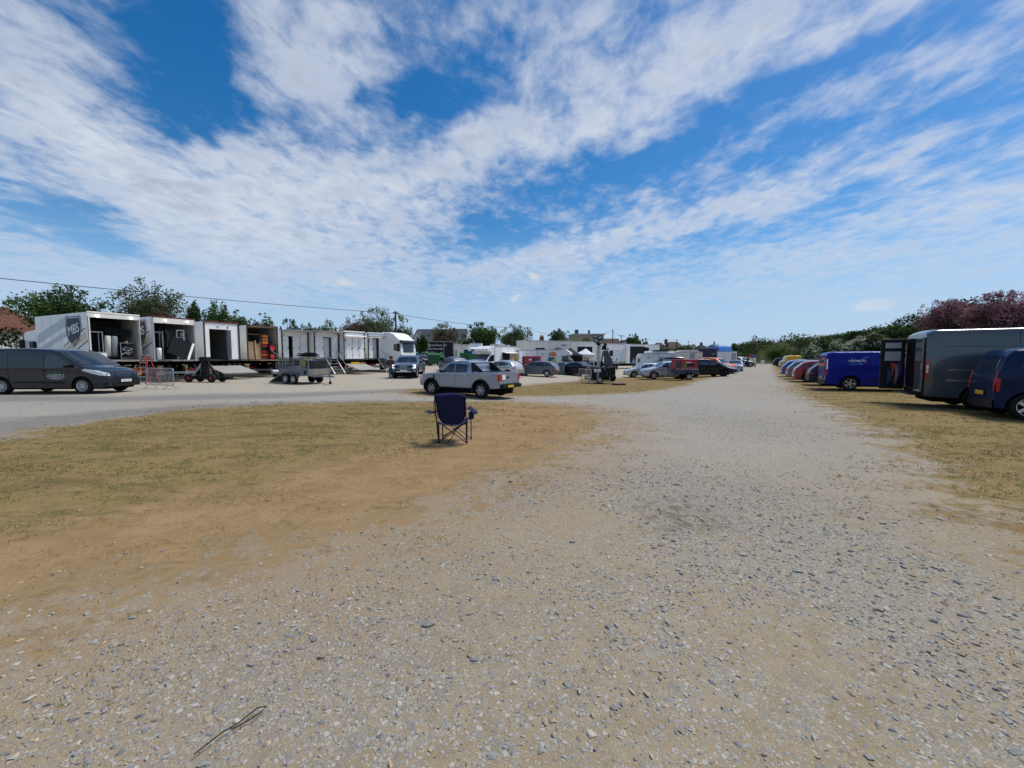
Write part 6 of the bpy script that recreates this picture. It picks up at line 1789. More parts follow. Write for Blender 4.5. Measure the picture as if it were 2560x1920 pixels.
for x in (.42, .7, .82): B().bb((l*x-.0, .4, 2.70), (l*x+.55, 1.1, 2.86)).build('roof_vent', BLACK, H2, .05) if x < .5 else B().bb((l*x-1.6, .4, 2.70), (l*x-1.1, 1.1, 2.9)).build('roof_vent', BLACK, H2, .05)
o = thing('generator', 'red standing generator set against the side of the catering van', 'generator', at(1329, 44.0), R(-3)); b = B(); b.bb((-1.0, -.5, .15), (1.0, .5, 1.92)); b.build('canopy', PINK, o, .04); b = B(); b.bb((.12, -.515, .5), (.62, -.502, 1.75)); b.build('grille', SLATE, o); b = B(); b.bb((-.3, -.512, 1.45), (0, -.502, 1.62)); b.build('label', WHITE2, o)
b = B(); b.bb((-1.02, -.515, .2), (-.78, -.502, 1.85)); b.bb((-1.0, -.5, 0), (1.0, .5, .14)); b.build('base_frame', SLATE, o)
for x in (-.6, .1, .7): B().bb((x, -.53, 1.0), (x+.06, -.5, 1.1)).build('latch', GALV, o)
o = thing('cabinet', 'grey green metal cabinet standing at the nose of the catering van', 'cabinet', at(1404, 43.6), R(-5)); b = B(); b.bb((-.36, -.3, .06), (.36, .3, 1.34)); b.build('case', mat('grey green steel', (.10, .15, .15), .5), o, .02); b = B(); b.bb((-.33, -.312, .1), (-.01, -.302, 1.3)); b.bb((.01, -.312, .1), (.33, -.302, 1.3)); b.build('door', mat('grey green steel', ()), o); B().bb((-.38, -.32, 0), (.38, .32, .06)).build('plinth', BLACK, o)
# units at the far left
Iu, l = boxunit('horse_box', 'plain white box lorry with a small awning window, left of the catering motorhome', 'lorry', 1174, 1203, 51, 51, .6, 3.25, 2.3, WHITE2, [.5]); panel(Iu, l*.15, l*.8, 2.2, 2.75, GREYP, 'window'); b = B(); b.add([(l*.1, -.02, 2.8), (l*.85, -.02, 2.8), (l*.85, -.6, 2.5), (l*.1, -.6, 2.5)], [(0, 1, 2, 3)]); b.build('awning', mat('cool white door', ()), Iu)
Ju, l = boxunit('site_cabin', 'low cream site cabin with a dark window behind the dark blue hatchback', 'cabin', 1136, 1172, 56, 56, .5, 2.9, 2.4, CREAM, False); panel(Ju, l*.66, l*.97, 1.5, 2.3, INK, 'window'); panel(Ju, l*.05, l*.2, .7, 2.3, GREYP, 'door'); panel(Ju, l*.45, l*.6, 2.5, 2.62, GREYP, 'vent'); B().bb((-.05, -.05, 2.9), (l+.05, 2.45, 3.0)).build('roof', CREAM, Ju, .02)
Ku, l = boxunit('box_lorry', 'black box lorry with white sign writing and a green recycling mark', 'lorry', 1057, 1132, 72, 72.6, .9, 4.05, 2.5, CANVASB, [1.2, 4.0], None)
b = B(); b.lathe([(.27, 0), (.46, 0)], 24, Matrix.Translation((l*.16, -.03, 3.35)) @ Matrix.Rotation(R(90), 4, 'X')); b.ball((l*.16, -.03, 3.3), (.14, .01, .2), 6); b.build('ring_emblem', WHITE2, Ku)
text('Personal Power Ltd', .50, WHITE2, Ku, frame((l*.46, -.03, 3.35), (1, 0, 0), (0, 0, 1)), 'sign_writing', sx=.88)
text('GENERATOR HIRE', .42, WHITE2, Ku, frame((l*.36, -.03, 2.68), (1, 0, 0), (0, 0, 1)), 'sign_writing', sx=.98); text('eco power', .28, GREYP, Ku, frame((l*.37, -.03, 1.95), (1, 0, 0), (0, 0, 1)), 'sign_writing')
panel(Ku, l*.70, l*.715, .9, 4.0, GREYP, 'body_joint')
LG = mat('leaf green print', (.12, .45, .16), .5)
for a in (90, 210, 330):
    b = B(); b.lathe([(.05, 0), (.27, 0)], 12, Matrix.Translation((l*.62+.33*math.cos(R(a)), -.03, 1.55+.33*math.sin(R(a)))) @ Matrix.Rotation(R(90), 4, 'X')); b.build('recycling_lobe', LG, Ku)

# ------------------------------------------------------------------ wheelie bins
def bin4(label, px, dep, yaw, m, s=1.0, lid=0, lm=None, group=None):
    o = thing('wheelie_bin', label, 'bin', at(px, dep), R(yaw), group)
    o.scale = s if isinstance(s, tuple) else (s,)*3
    b = B(); z = [(-.55, .2), (.55, .2), (.66, 1.2), (-.66, 1.2)]
    b.prism(z, -.5, .5); b.build('tub', m, o, .04)
    g = [[(x, .56*math.cos(a), 1.2+.24*math.sin(a)) for a in np.linspace(0, math.pi, 9)] for x in (-.69, .69)]
    b = B()
    if isinstance(s, tuple): b.bb((-.69, -.56, 1.2), (.69, .56, 1.3))
    else: b.grid(g); b.add(g[0], [tuple(range(9))]); b.add(g[1], [tuple(range(9))[::-1]])
    q = b.build('lid', lm or m, o)
    if lid:
        q.rotation_euler = (R(lid), 0, 0); q.location = (0, .5 + .0, .45)
    for x in (-.5, .5):
        for y in (-.4, .4):
            b = B(); b.lathe([(.001, -.03), (.1, -.03), (.1, .03), (.001, .03)], 12, Matrix.Rotation(R(90), 4, 'X')); b.build('caster', BLACK, o, loc=(x, y, .1))
    return o
bin4('large dark green wheelie bin with a white sticker, beside the black hatchback', 1084, 57, 20, GREEND, 1.25)
o = bin4('dark green wheelie bin behind the one with the white sticker', 1072, 62, -15, GREEND, 1.4)
b = B(); b.bb((-.1, -.53, 1.28), (.12, -.5, 1.5)); b.build('sticker', WHITE2, bpy.data.objects[o.name])
bin4('bright green wheelie bin left of the blue lidded bin', 1160, 48, 10, GREENB, (.75, .8, 1.58))
bin4('bright green wheelie bin at the nose of the catering motorhome', 1184, 47, -8, GREENB, (.75, .8, 1.52))
bin4('blue lidded wheelie bin between the two bright green ones', 1171, 50, 0, mat('slate blue plastic', (.03, .1, .2), .5), (.72, .8, 1.72), 0, BLUEP)

# ------------------------------------------------------------------ people
def person(label, loc, yaw, top, legs, hair, pose='stand', bag=None, scale=1.0, skin=SKIN):
    o = thing('person', label, 'person', loc, yaw, None, scale)
    V, E, RR, RG = [], [], [], []
    def j(p, r, reg, par=None):
        V.append(p); RR.append(r); RG.append(reg)
        if par is not None: E.append((par, len(V)-1))
        return len(V)-1
    walk = {'stand': .0, 'walk': .26, 'lean': .05}[pose]
    ln = .18 if pose == 'lean' else .02
    pel = j((0, 0, .95), .135, 2)
    wa = j((ln*.2, 0, 1.10), .125, 1, pel); ch = j((ln*.7, 0, 1.30), .148, 1, wa); nk0 = j((ln, 0, 1.46), .085, 1, ch)
    nk = j((ln+.01, 0, 1.53), .055, 0, nk0); hd = j((ln+.025, 0, 1.62), .085, 0, nk); hd2 = j((ln+.02, 0, 1.70), .082, 0, hd); j((ln+.0, 0, 1.755), .05, 0, hd2)
    j((ln+.115, 0, 1.625), .014, 0, hd)
    for s in (-1, 1):
        j((ln+.01, s*.09, 1.63), .016, 0, hd)
        hp = j((0, s*.10, .90), .10, 2, pel); kn = j((walk*s*.6+.02, s*.11, .50), .068, 2, hp); an = j((walk*s*(1.0 if s < 0 else 1.15), s*.115, .10), .045, 2, kn)
        he = j((walk*s*1.1+.03, s*.12, .05), .045, 3, an); j((walk*s*1.1+.17, s*.125, .035), .032, 3, he)
        sh_ = j((ln*.9, s*.185, 1.41), .068, 1, nk0)
        if pose == 'lean': el, wr = (ln+.2, s*.26, 1.2), (ln+.42, s*.18, 1.22)
        else: el, wr = (-walk*s*.5-.01, s*.25, 1.14), (-walk*s*.9+.06, s*.265, .90)
        e_ = j(el, .048, 1, sh_); w_ = j(wr, .033, 0, e_)
        d = (Vector(wr) - Vector(el)).normalized()
        pm = Vector(wr) + d*.06; p_ = j(tuple(pm), .032, 0, w_)
        for k, lf in ((-1.5, .075), (-.5, .088), (.5, .085), (1.5, .065)):
            q = pm + d*.035 + Vector((k*.019, -s*.004, 0)); a_ = j(tuple(q), .010, 0, p_)
            j(tuple(q + d*lf*.6 + Vector((.012, -s*.012, 0))), .008, 0, a_)
        j(tuple(pm + Vector((.045, -s*.01, -.01))), .010, 0, p_)
    me = bpy.data.meshes.new('p'); me.from_pydata(V, E, [])
    t = bpy.data.objects.new('p', me); COL.objects.link(t)
    t.modifiers.new('skin', 'SKIN')
    for i, sv__ in enumerate(me.skin_vertices[0].data):
        sv__.radius = (RR[i], RR[i]); sv__.use_root = (i == 0)
    sb = t.modifiers.new('sub', 'SUBSURF'); sb.levels = 1; sb.render_levels = 1
    bpy.context.view_layer.update()
    bm = bpy.data.meshes.new_from_object(t.evaluated_get(bpy.context.evaluated_depsgraph_get()))
    bpy.data.objects.remove(t)
    bm.materials.clear()
    for mm in (skin, top, legs, BLACK): bm.materials.append(mm)
    VV = np.array(V); RV = np.array(RR)
    mids = [(VV[a]*(1-k)+VV[c]*k, (RG[c] if k > .35 or RG[a] == RG[c] else RG[a])) for a, c in E for k in (0, .25, .5, .75, 1)]
    mp = np.array([m[0] for m in mids]); mr_ = [m[1] for m in mids]
    for p in bm.polygons:
        c = np.array(p.center); p.material_index = mr_[int(np.argmin(((mp-c)**2).sum(1)))]; p.use_smooth = True
    link('body', bm, o)
    b = B(); b.lathe([(.001, .115), (.06, .105), (.098, .05), (.104, 0), (.098, -.05), (.085, -.09)], 14, Matrix.Translation((ln-.012, 0, 1.685))); b.build('hair', hair, o)
    if bag:
        b = B(); b.box((-.2, 0, 1.22), (.16, .3, .42)); b.build('backpack', bag, o, .05)
    return o
HAIRD = mat('dark hair', (.02, .014, .01), .8); HAIRG = mat('grey hair', (.3, .29, .28), .8)
JEAN = mat('faded blue denim', (.09, .15, .24), .8, 0, .15, 20); DTR = mat('dark trousers', (.018, .02, .03), .8)
person('man in a brown jacket and blue jeans, back turned, beside the lit pickup', at(979, 32.2), R(70), mat('brown jacket', (.085, .06, .04), .8, 0, .15, 12), JEAN, HAIRD)
person('person in black standing just beyond the man in the brown jacket', at(976, 33.2), R(-60), mat('black jacket', (.015, .015, .018), .8), JEAN, HAIRD)
person('person in a blue shirt and dark trousers walking right of the boom', at(1530, 62), R(95), mat('blue shirt', (.12, .2, .42), .8), DTR, HAIRD, 'walk')
person('person in a white top mid stride beside the one in a blue shirt', at(1542, 61), R(60), mat('white shirt', (.55, .55, .55), .8), DTR, HAIRD, 'walk')
person('person in a dusky pink top at the front of the white gazebo', at(1463, 58.5), R(80), mat('dusky top', (.22, .15, .17), .8), DTR, HAIRD)
person('person in a black coat at the right leg of the white gazebo', at(1469, 59.5), R(110), mat('black coat', (.012, .012, .015), .8), JEAN, HAIRD)
person('person in a pale shirt standing at the open catering hatch', at(1275, 42.6), R(-90), mat('pale shirt', (.55, .52, .55), .8), DTR, HAIRD)
person('person in a light blue top by the black opening of the long trailer', at(1584, 64.5), R(-80), mat('light blue top', (.25, .38, .55), .8), DTR, HAIRG)
person('pale haired person in a dark maroon top leaning on the black buggy', at(1868, 70), R(20), mat('dark maroon top', (.05, .012, .02), .8), DTR, HAIRG, 'lean')
person('dark clothed person standing behind the silver blue saloon', at(1846, 61), R(150), mat('charcoal top', (.02, .02, .025), .8), DTR, HAIRD)

# ------------------------------------------------------------------ buggy, dog-leg signs, board at the end of the track
o = thing('buggy', 'black off road buggy with large tyres at the end of the silver cars', 'buggy', at(1860, 73), R(-25), None, 1.0)
b = B(); b.prism([(-1.3, .6), (-1.3, 1.3), (-.4, 1.25), (.3, 1.05), (1.2, .95), (1.35, .55)], -.7, .7); b.build('body', BLACK, o, .05)
b = B()
for y in (-.65, .65): b.tube([(-1.2, y, 1.2), (-1.0, y, 2.1), (.2, y, 2.1), (.7, y, 1.1)], .04)
for x in (-1.0, .2): b.bar((x, -.65, 2.1), (x, .65, 2.1), .07)
b.build('roll_cage', BLACK, o); B().bb((-1.1, -.7, 2.12), (.3, .7, 2.17)).build('roof', CANVASB, o); B().bb((.32, -.6, 1.25), (.36, .6, 1.95)).build('windscreen', GLASS, o)
B().bb((-.6, -.5, .95), (-.1, .5, 1.35)).build('seat', GREYP, o, .04)
for x in (-.95, .95):
    for sg in (-1, 1):
        w_, rb = wheel_mesh(.48, .3, 'six'); w_.parent = o; w_.location = (x, sg*.78, .48); w_.rotation_euler = (0, 0, math.pi if sg > 0 else 0); rb.build('rim', GALV, w_)
o = thing('dirt_bike', 'dark motorcycle beside the track right of the person in maroon', 'motorcycle', at(1880, 72), R(15))
for x in (-.6, .65):
    b = B(); b.lathe([(.2, -.05), (.3, -.05), (.32, 0), (.3, .05), (.2, .05), (.2, -.05)], 18, Matrix.Rotation(R(90), 4, 'X')); b.build('wheel', RUBBER, o, loc=(x, 0, .32))
b = B(); b.bar((-.6, 0, .32), (.0, 0, .5), .08); b.bar((.65, 0, .32), (.4, 0, 1.0), .06); b.bar((.42, 0, .95), (.0, 0, .55), .06); b.box((.0, 0, .5), (.4, .2, .35)); b.build('frame', BLACK, o); b = B(); b.ball((.15, 0, .82), (.28, .14, .12), 8); b.build('tank', REDM, o); B().box((-.35, 0, .84), (.6, .2, .09)).build('seat', BLACK, o, .03); B().bar((.4, -.36, 1.05), (.4, .36, 1.05), .04).build('handlebar', BLACK, o)
for px, c, lb in ((1877, REDM, 'information board with a red head panel at the end of the track'), (1886, mat('sign blue', (.02, .18, .5), .5), 'information board with a blue head panel at the end of the track')):
    o = thing('information_board', lb, 'sign', at(px, 100), R(-8)); B().bb((-.36, -.05, 0), (.36, .05, 2.4)).build('post_panel', GREYP, o); B().bb((-.35, -.062, 1.62), (.35, -.052, 2.36)).build('head_panel', c, o); B().bb((-.35, -.062, .25), (.35, -.052, 1.6)).build('text_panel', WHITE2, o)
    b = B()
    for i in range(5): b.bb((-.27, -.07, 1.35-.2*i), (.2 - .08*(i % 2), -.063, 1.41-.2*i))
    b.build('print', mat('sign print', (.4, .38, .15), .6), o)
o = thing('notice_board', 'small white notice board standing on the sand where the track ends', 'sign', at(1907, 98), R(-10)); b = B(); b.bb((-.38, -.03, .15), (.38, .03, 1.1)); b.build('board', WHITE2, o); b = B(); b.bb((-.15, -.04, .55), (.12, -.031, .8)); b.build('print', GREYP, o)
for x in (-.3, .3): B().bar((x, .04, 0), (x, .04, .9), .06).build('leg', STEEL, o)
o = thing('marker_sign', 'yellow sign on a grey post among the hawthorn on the bank', 'sign', at(1987, 62), R(-12)); B().bar((0, 0, 0), (0, 0, 2.1), .07).build('post', GALV, o); b = B(); b.add([(-.22, -.05, 2.1), (.22, -.05, 2.1), (0, -.05, 1.6)], [(0, 1, 2)]); b.add([(-.22, -.04, 2.1), (.22, -.04, 2.1), (0, -.04, 1.6)], [(2, 1, 0)]); b.build('sign_plate', YELLOW, o)
# a bent wire and a ring lying on the gravel
o = thing('bent_wire', 'bent dark wire lying on the gravel at the bottom left', 'wire', G(590, 1830)); pts = [(-.095, -.11), (-.045, -.02), (-.012, .03), (.03, .10), (.062, .115), (.055, .07), (.02, .035), (-.02, -.005)]; B().tube([(x, y, .012+.006*(i % 2)) for i, (x, y) in enumerate(pts)], .0028, 5).build('wire', BLACK, o)
o = thing('metal_ring', 'thin dark ring lying on the gravel right of centre', 'ring', G(1651, 1422)); b = B(); b.tube([(.028*math.cos(a), .028*math.sin(a), .012) for a in np.linspace(0, 2*math.pi, 17)[:-1]], .003, 5, closed=True); b.build('ring', STEEL, o)

# ------------------------------------------------------------------ foliage
LEAFMAT = attr_mat('leaf', 0.8, 0.36)
def leaves(centres, radii, n, size, cols, up=.2, shell=.55, squash=1.0, tip=0.0):
    """n small leaf faces spread through overlapping clumps; each clump has its own leaf tone"""
    centres, radii = np.asarray(centres, float), np.asarray(radii, float)
    if radii.ndim == 1: radii = np.repeat(radii[:, None], 3, 1)
    w = (radii.prod(1)) ** .67; w /= w.sum()
    k = RNG.choice(len(centres), n, p=w)
    d = RNG.normal(0, 1, (n, 3)); d /= np.linalg.norm(d, axis=1, keepdims=True)
    r = shell + (1 - shell) * RNG.uniform(0, 1, n) ** .6
    r *= 1 + RNG.normal(0, .10, n)
    p = centres[k] + d * r[:, None] * radii[k]
    nrm = d * .6 + RNG.normal(0, .8, (n, 3)); nrm[:, 2] += up; nrm /= np.linalg.norm(nrm, axis=1, keepdims=True)
    a = np.cross(nrm, RNG.normal(0, 1, (n, 3))); a /= np.linalg.norm(a, axis=1, keepdims=True)
    b = np.cross(nrm, a)
    s = size * RNG.uniform(.55, 1.45, n)[:, None]
    q = np.stack([p - a*s, p - b*s*.5, p + a*s, p + b*s*.5], 1).reshape(-1, 3)
    cols = np.asarray(cols, float)
    ct = RNG.uniform(0, len(cols) - 1, len(centres))
    t = np.clip(ct[k] + RNG.normal(0, .45, n), 0, len(cols) - 1.001)
    i = t.astype(int); f = (t - i)[:, None]
    c = cols[i] * (1 - f) + cols[i + 1] * f
    c = c * RNG.uniform(.7, 1.3, (n, 1))
    return q, np.repeat(c, 4, 0)
def leafobj(name, qc, parent=None, m=None):
    q = np.concatenate([x[0] for x in qc]); c = np.concatenate([x[1] for x in qc])
    me = fastmesh(name, q, np.arange(len(q)).reshape(-1, 4))
    cattr(me, 'col', c)
    me.materials.append(m or LEAFMAT)
    return link(name, me, parent)
BARK = mat('bark', (.07, .055, .04), .9, 0, .3, 8)
GRN = [(0.034, 0.070, 0.019), (0.070, 0.131, 0.031), (0.122, 0.193, 0.046)]
DGR = [(0.020, 0.049, 0.018), (0.049, 0.095, 0.026), (0.088, 0.149, 0.037)]
OLV = [(0.074, 0.087, 0.037), (0.125, 0.140, 0.059), (0.176, 0.176, 0.082)]
BRN = [(0.083, 0.059, 0.033), (0.134, 0.097, 0.053), (0.149, 0.127, 0.067)]
GGR = [(0.073, 0.114, 0.058), (0.139, 0.187, 0.098), (0.196, 0.228, 0.131)]
PNK = [(.13, .058, .075), (.25, .118, .145), (.36, .20, .23)]
def hill_h(x, y):
    """height of the scrub bank that runs along the right of the track and closes its far end"""
    d1 = (x - np.where(y > 20, 23.5 + .57 * (y - 20), 23.5 + .25 * (20 - y))) * .87
    n = .8*np.sin(x*.11+1)*np.sin(y*.09) + .5*np.sin(x*.23+y*.17)
    h1 = (5.4 * sst(d1, 0, 9) + 2.2 * sst(d1, 6, 40)) * (1 + .10*n)
    h2 = 7.2 * sst(y, 110, 142) * (1 + .12*n) * (.30 + .70*sst(x - (y-130)*.45, 66, 90)) * sst(x, -40, 60)
    h3 = 3.5 * sst(y, 158, 250)
    cut = np.exp(-((x - (.705*y)) / 3.2)**2) * sst(y, 76, 84) * (1 - sst(y, 116, 130))
    return np.maximum(np.maximum(h1, h2), h3) * (1 - .40*cut) - .25
def tree(name, label, cat, x0, x1, ytop, ybot, dep, cols, n=2600, size=.11, ncl=20, depthk=.8, group=None, sprig=8, cols2=None, k2=.3, wispy=0.0, base=None):
    cx = (x0 + x1) / 2
    p = at(cx, dep)
    if cx > 1800: p.z = max(p.z, float(hill_h(np.array(p.x), np.array(p.y))) - .1)
    W_ = (x1 - x0) * dep / 1000; zt = hgt(ytop, dep) - p.z; zb = min(max(.2, hgt(ybot, dep) - p.z), zt * .5)
    o = thing(name, label, cat, p, RNG.uniform(0, .3), group)
    hz = (zt - zb) / 2; zc = (zt + zb) / 2
    C_, R_2 = [], []
    ncl = int(ncl*1.35); n = int(n*1.9)
    for i in range(ncl):
        d = RNG.normal(0, 1, 3); d /= np.linalg.norm(d)
        r = RNG.uniform(.15, .76)
        rr = RNG.uniform(.26, .42)
        C_.append((d[0]*r*W_/2, d[1]*r*W_/2*depthk, zc + d[2]*r*hz))
        R_2.append((W_/2*rr*1.15, W_/2*rr*depthk, hz*rr*1.1))
    for i in range(sprig):
        a = RNG.uniform(.15, math.pi-.15)
        C_.append((math.cos(a)*W_/2*.86, RNG.normal(0, .25)*W_/2, zc + math.sin(a)*hz*RNG.uniform(.8, .98)))
        s_ = RNG.uniform(.05, .11); R_2.append((W_/2*s_*1.3, W_/2*s_, hz*s_*1.6))
    qc = [leaves(C_, R_2, int(n*(1-k2*(cols2 is not None))), size, cols, shell=.35)]
    if cols2 is not None:
        sel = [i for i in range(ncl) if C_[i][2] < zc + .15*hz][:max(2, ncl//3)]
        qc.append(leaves([C_[i] for i in sel], [R_2[i] for i in sel], int(n*k2), size, cols2, shell=.3))
    leafobj('crown', qc, o)
    b = B()
    r0 = max(.05, W_*.025)
    tp = (0, 0, zc)
    b.tube([(0, 0, -.1), (.05*W_*.2, 0, zb*.6+.2), tp], [r0*1.2, r0, r0*.5], 7)
    for i in range(min(ncl, 12)):
        c = C_[i]
        b.tube([(0, 0, zb*.6+.3), (c[0]*.5, c[1]*.5, (c[2]+zb)/2+.2), c], [r0*.5, r0*.3, r0*.1], 5)
    for i in range(ncl, ncl+sprig):
        c = C_[i]
        b.tube([(c[0]*.6, c[1]*.6, zc+(c[2]-zc)*.5), (c[0]*1.06, c[1], c[2]+hz*.05)], [r0*.16, r0*.05], 4)
    b.build('trunk', BARK, o)
    return o
# --- left, behind the lorries
tree('tree', 'broad dark green tree behind the shield lorry', 'tree', 68, 292, 722, 853, 44, DGR, 5200, .15, 26, sprig=16)
tree('tree', 'tall loose olive tree with a brown heart behind the second trailer', 'tree', 294, 470, 704, 853, 46, [OLV[0], GGR[0], OLV[2]], 5200, .13, 28, sprig=22, cols2=BRN, k2=.3)
tree('tree', 'small green tree behind the dark doorway trailer', 'tree', 468, 518, 756, 868, 50, DGR, 1700, .13, 12)
tree('tree', 'upright green tree with a bare stub, right of the small green tree', 'tree', 514, 578, 752, 868, 50, GRN, 2300, .13, 14)
tree('tree', 'bushy green tree behind the timber trailer', 'tree', 568, 642, 774, 873, 52, DGR, 2400, .13, 16)
tree('tree', 'low bushy tree at the right shoulder of the timber trailer', 'tree', 622, 694, 788, 878, 54, DGR, 2200, .13, 14)
for i, (a, c, y, lb) in enumerate(((700, 748, 800, 'dark conifer clump above the two door trailer'), (738, 800, 806, 'low dark tree right of the conifer clump'), (786, 848, 802, 'pale topped low tree above the recessed doorway trailer'))):
    tree('tree', lb, 'tree', a, c, y, 883, 62, DGR if i < 2 else GGR, 1700, .13, 12)
tree('bush', 'rusty brown bush above the red trimmed trailer', 'bush', 842, 938, 791, 888, 58, BRN, 3000, .13, 18, cols2=OLV, k2=.3)
tree('tree', 'feathery grey green tree left of the tall wooden pole', 'tree', 884, 988, 772, 888, 60, [GRN[0], GGR[1], GGR[2]], 4200, .13, 22, sprig=18, cols2=BRN, k2=.2)
tree('tree', 'loose grey green tree at the tall wooden pole', 'tree', 968, 1038, 790, 900, 59, [OLV[0], GGR[1], GGR[2]], 3000, .13, 16, sprig=14, cols2=BRN, k2=.2)
tree('bush', 'fresh green bush right of the white tractor cab', 'bush', 1036, 1072, 838, 895, 64, [(.03, .07, .012), (.07, .13, .02), (.1, .16, .03)], 1500, .13, 12)
tree('tree', 'wispy brownish tree in front of the slate roofed house', 'tree', 1066, 1152, 810, 885, 82, [OLV[0], BRN[1], GGR[2]], 3600, .16, 18, sprig=16, cols2=BRN, k2=.35)
tree('tree', 'dense dark green tree right of the slate roofed house', 'tree', 1152, 1252, 806, 885, 76, DGR, 4200, .17, 22, sprig=12)
tree('bush', 'dark bush at the foot of the dense dark green tree', 'bush', 1140, 1190, 846, 892, 74, DGR, 1600, .16, 12)
tree('tree', 'grey green willow like tree left of the small pole', 'tree', 1242, 1335, 812, 885, 80, GGR, 3800, .16, 20, sprig=16, cols2=OLV, k2=.25)
tree('tree', 'round grey green tree behind the long white trailer', 'tree', 1366, 1432, 822, 880, 92, [DGR[1], GGR[0], GGR[1]], 2800, .18, 18)
tree('bush', 'small bush before the flat roofed house', 'bush', 1448, 1482, 846, 885, 96, GRN, 900, .18, 8)
tree('tree', 'dark round tree above the black trailer opening', 'tree', 1564, 1602, 834, 885, 96, DGR, 1900, .18, 14)
tree('tree', 'thin twiggy tree right of the dark round tree', 'tree', 1598, 1622, 846, 885, 98, OLV, 700, .16, 8)
for i, (a, c, y, d, cl, lb) in enumerate(((1622, 1680, 864, 118, OLV, 'olive hedge bush below the first brown roof'), (1660, 1722, 866, 122, DGR, 'dark hedge bush below the second brown roof'), (1702, 1742, 853, 125, GGR, 'grey green bush right of the brown roofs'),
        (1736, 1772, 864, 130, GRN, 'green bush by the far white chimney'), (1768, 1806, 856, 128, DGR, 'dark dome shaped bush left of the blue lorry cab'), (1824, 1846, 859, 120, DGR, 'dark bush right of the blue lorry cab'))):
    tree('bush', lb, 'bush', a, c, y, 898, d, cl, 1500, .22, 12, sprig=4)
# a hedge line closes the yard behind the parked vehicles
o = thing('hedge', 'long mixed hedge behind the catering vehicles, below the middle trees', 'hedge', at(1230, 88))
cc, rr = [], []
for i in range(70):
    px = RNG.uniform(1030, 1440); t = at(px, RNG.uniform(86, 91)); z = RNG.uniform(.5, hgt(860 + 10*math.sin(px*.03), 88))
    cc.append((t.x-o.location.x, t.y-o.location.y, z-o.location.z*0)); rr.append((1.5, 1.2, 1.0))
leafobj('foliage', [leaves(cc[:35], rr[:35], 6000, .17, DGR, shell=.5), leaves(cc[35:], rr[35:], 6000, .17, OLV, shell=.5)], o)
o = thing('hedge', 'dark hedge behind the trailers, below the left hand trees', 'hedge', at(500, 52))
cc, rr = [], []
for i in range(90):
    px = RNG.uniform(60, 1010); t = at(px, RNG.uniform(58, 62) if px > 650 else RNG.uniform(52, 56)); z = RNG.uniform(.5, hgt((790 + (px-60)*.055) + 8*math.sin(px*.05), 55))
    cc.append((t.x-o.location.x, t.y-o.location.y, z)); rr.append((1.6, 1.2, 1.0))
leafobj('foliage', [leaves(cc[:45], rr[:45], 7000, .14, DGR, shell=.5), leaves(cc[45:], rr[45:], 7000, .14, [(.05, .07, .02), (.09, .11, .035)], shell=.5)], o)
# hedge and house at the far left
hd_ = at(20, 42)
cc, rr = [], []
for i in range(40):
    px = RNG.uniform(-260, 84); t = at(px, RNG.uniform(41, 44.5))
    z = RNG.uniform(.4, hgt(830 if px < 60 else 850, 42)); cc.append((t.x-hd_.x, t.y-hd_.y, z)); rr.append((.9, .8, .75))
o = thing('hedge', 'thick dark hedge below the red roofed house at the left edge', 'hedge', hd_)
leafobj('foliage', [leaves(cc, rr, 7000, .13, [(.014, .03, .008), (.035, .06, .014), (.06, .085, .022)], shell=.6)], o)
b = B()
for i in range(9): b.tube([(-9+i*2.0, 0, 0), (-9+i*2.0+.2, .1, 2.5)], [.06, .03], 5)
b.build('stems', BARK, o)

# ------------------------------------------------------------------ houses
TILE = mat('rust red roof tiles', (.115, .048, .028), .85, 0, .3, 3, bump=.1)
SLATEROOF = mat('blue grey slates', (.055, .065, .075), .6, 0, .2, 3)
BTILE = mat('brown roof tiles', (.065, .045, .036), .85, 0, .25, 3)
RENDER_ = mat('white render', (.62, .62, .6), .8, 0, .06)
BRICK = mat('soft red brick', (.22, .10, .07), .85, 0, .2, 6)
BEIGE = mat('beige cladding', (.36, .30, .23), .8, 0, .1, 3)
def house(label, px0, px1, dep, yeave, yridge, wall, roof, yaw=0, depth=7.0, hip=1.5, chim=None, wins=3):
    a, c = at(px0, dep), at(px1, dep)
    w = (c - a).x
    o = thing('house', label, 'house', (a + c) / 2, R(yaw))
    ze, zr = hgt(yeave, dep), hgt(yridge, dep)
    B().bb((-w/2+.3, -depth/2+.3, 0), (w/2-.3, depth/2-.3, ze)).build('wall', wall, o)
    e = w/2
    v = [(-e, -depth/2, ze), (e, -depth/2, ze), (e, depth/2, ze), (-e, depth/2, ze), (-e+hip, 0, zr), (e-hip, 0, zr)]
    b = B(); b.add(v, [(0, 1, 5, 4), (1, 2, 5), (2, 3, 4, 5), (3, 0, 4), (3, 2, 1, 0)]); rf = b.build('roof', roof, o)
    if hip < .5:
        for s in (-1, 1):
            b = B(); b.add([(s*(e-.02), -depth/2+.4, ze), (s*(e-.02), depth/2-.4, ze), (s*(e-.02), 0, zr-.35)], [(0, 1, 2)]); b.build('gable', wall, o)
    if chim is not None:
        b = B(); cxx = -w/2 + w*chim; b.bb((cxx-.5, -.4, zr-1.0), (cxx+.5, .4, zr+.9)); ck = b.build('chimney', BRICK, rf); b = B()
        for x in (-.22, .22): b.lathe([(.14, 0), (.11, .4), (.001, .4)], 10, Matrix.Translation((cxx+x, 0, zr+.9)))
        b.build('chimney_pot', TILE, rf)
    for i in range(wins):
        x = -w/2 + w*(i+.5)/wins
        f = B().bb((x-.6, -depth/2+.24, ze-1.7), (x+.6, -depth/2+.29, ze-.5)).build('window', WHITE2, o); B().bb((x-.5, -depth/2+.22, ze-1.6), (x+.5, -depth/2+.238, ze-.6)).build('pane', GLASS, f)
    return o
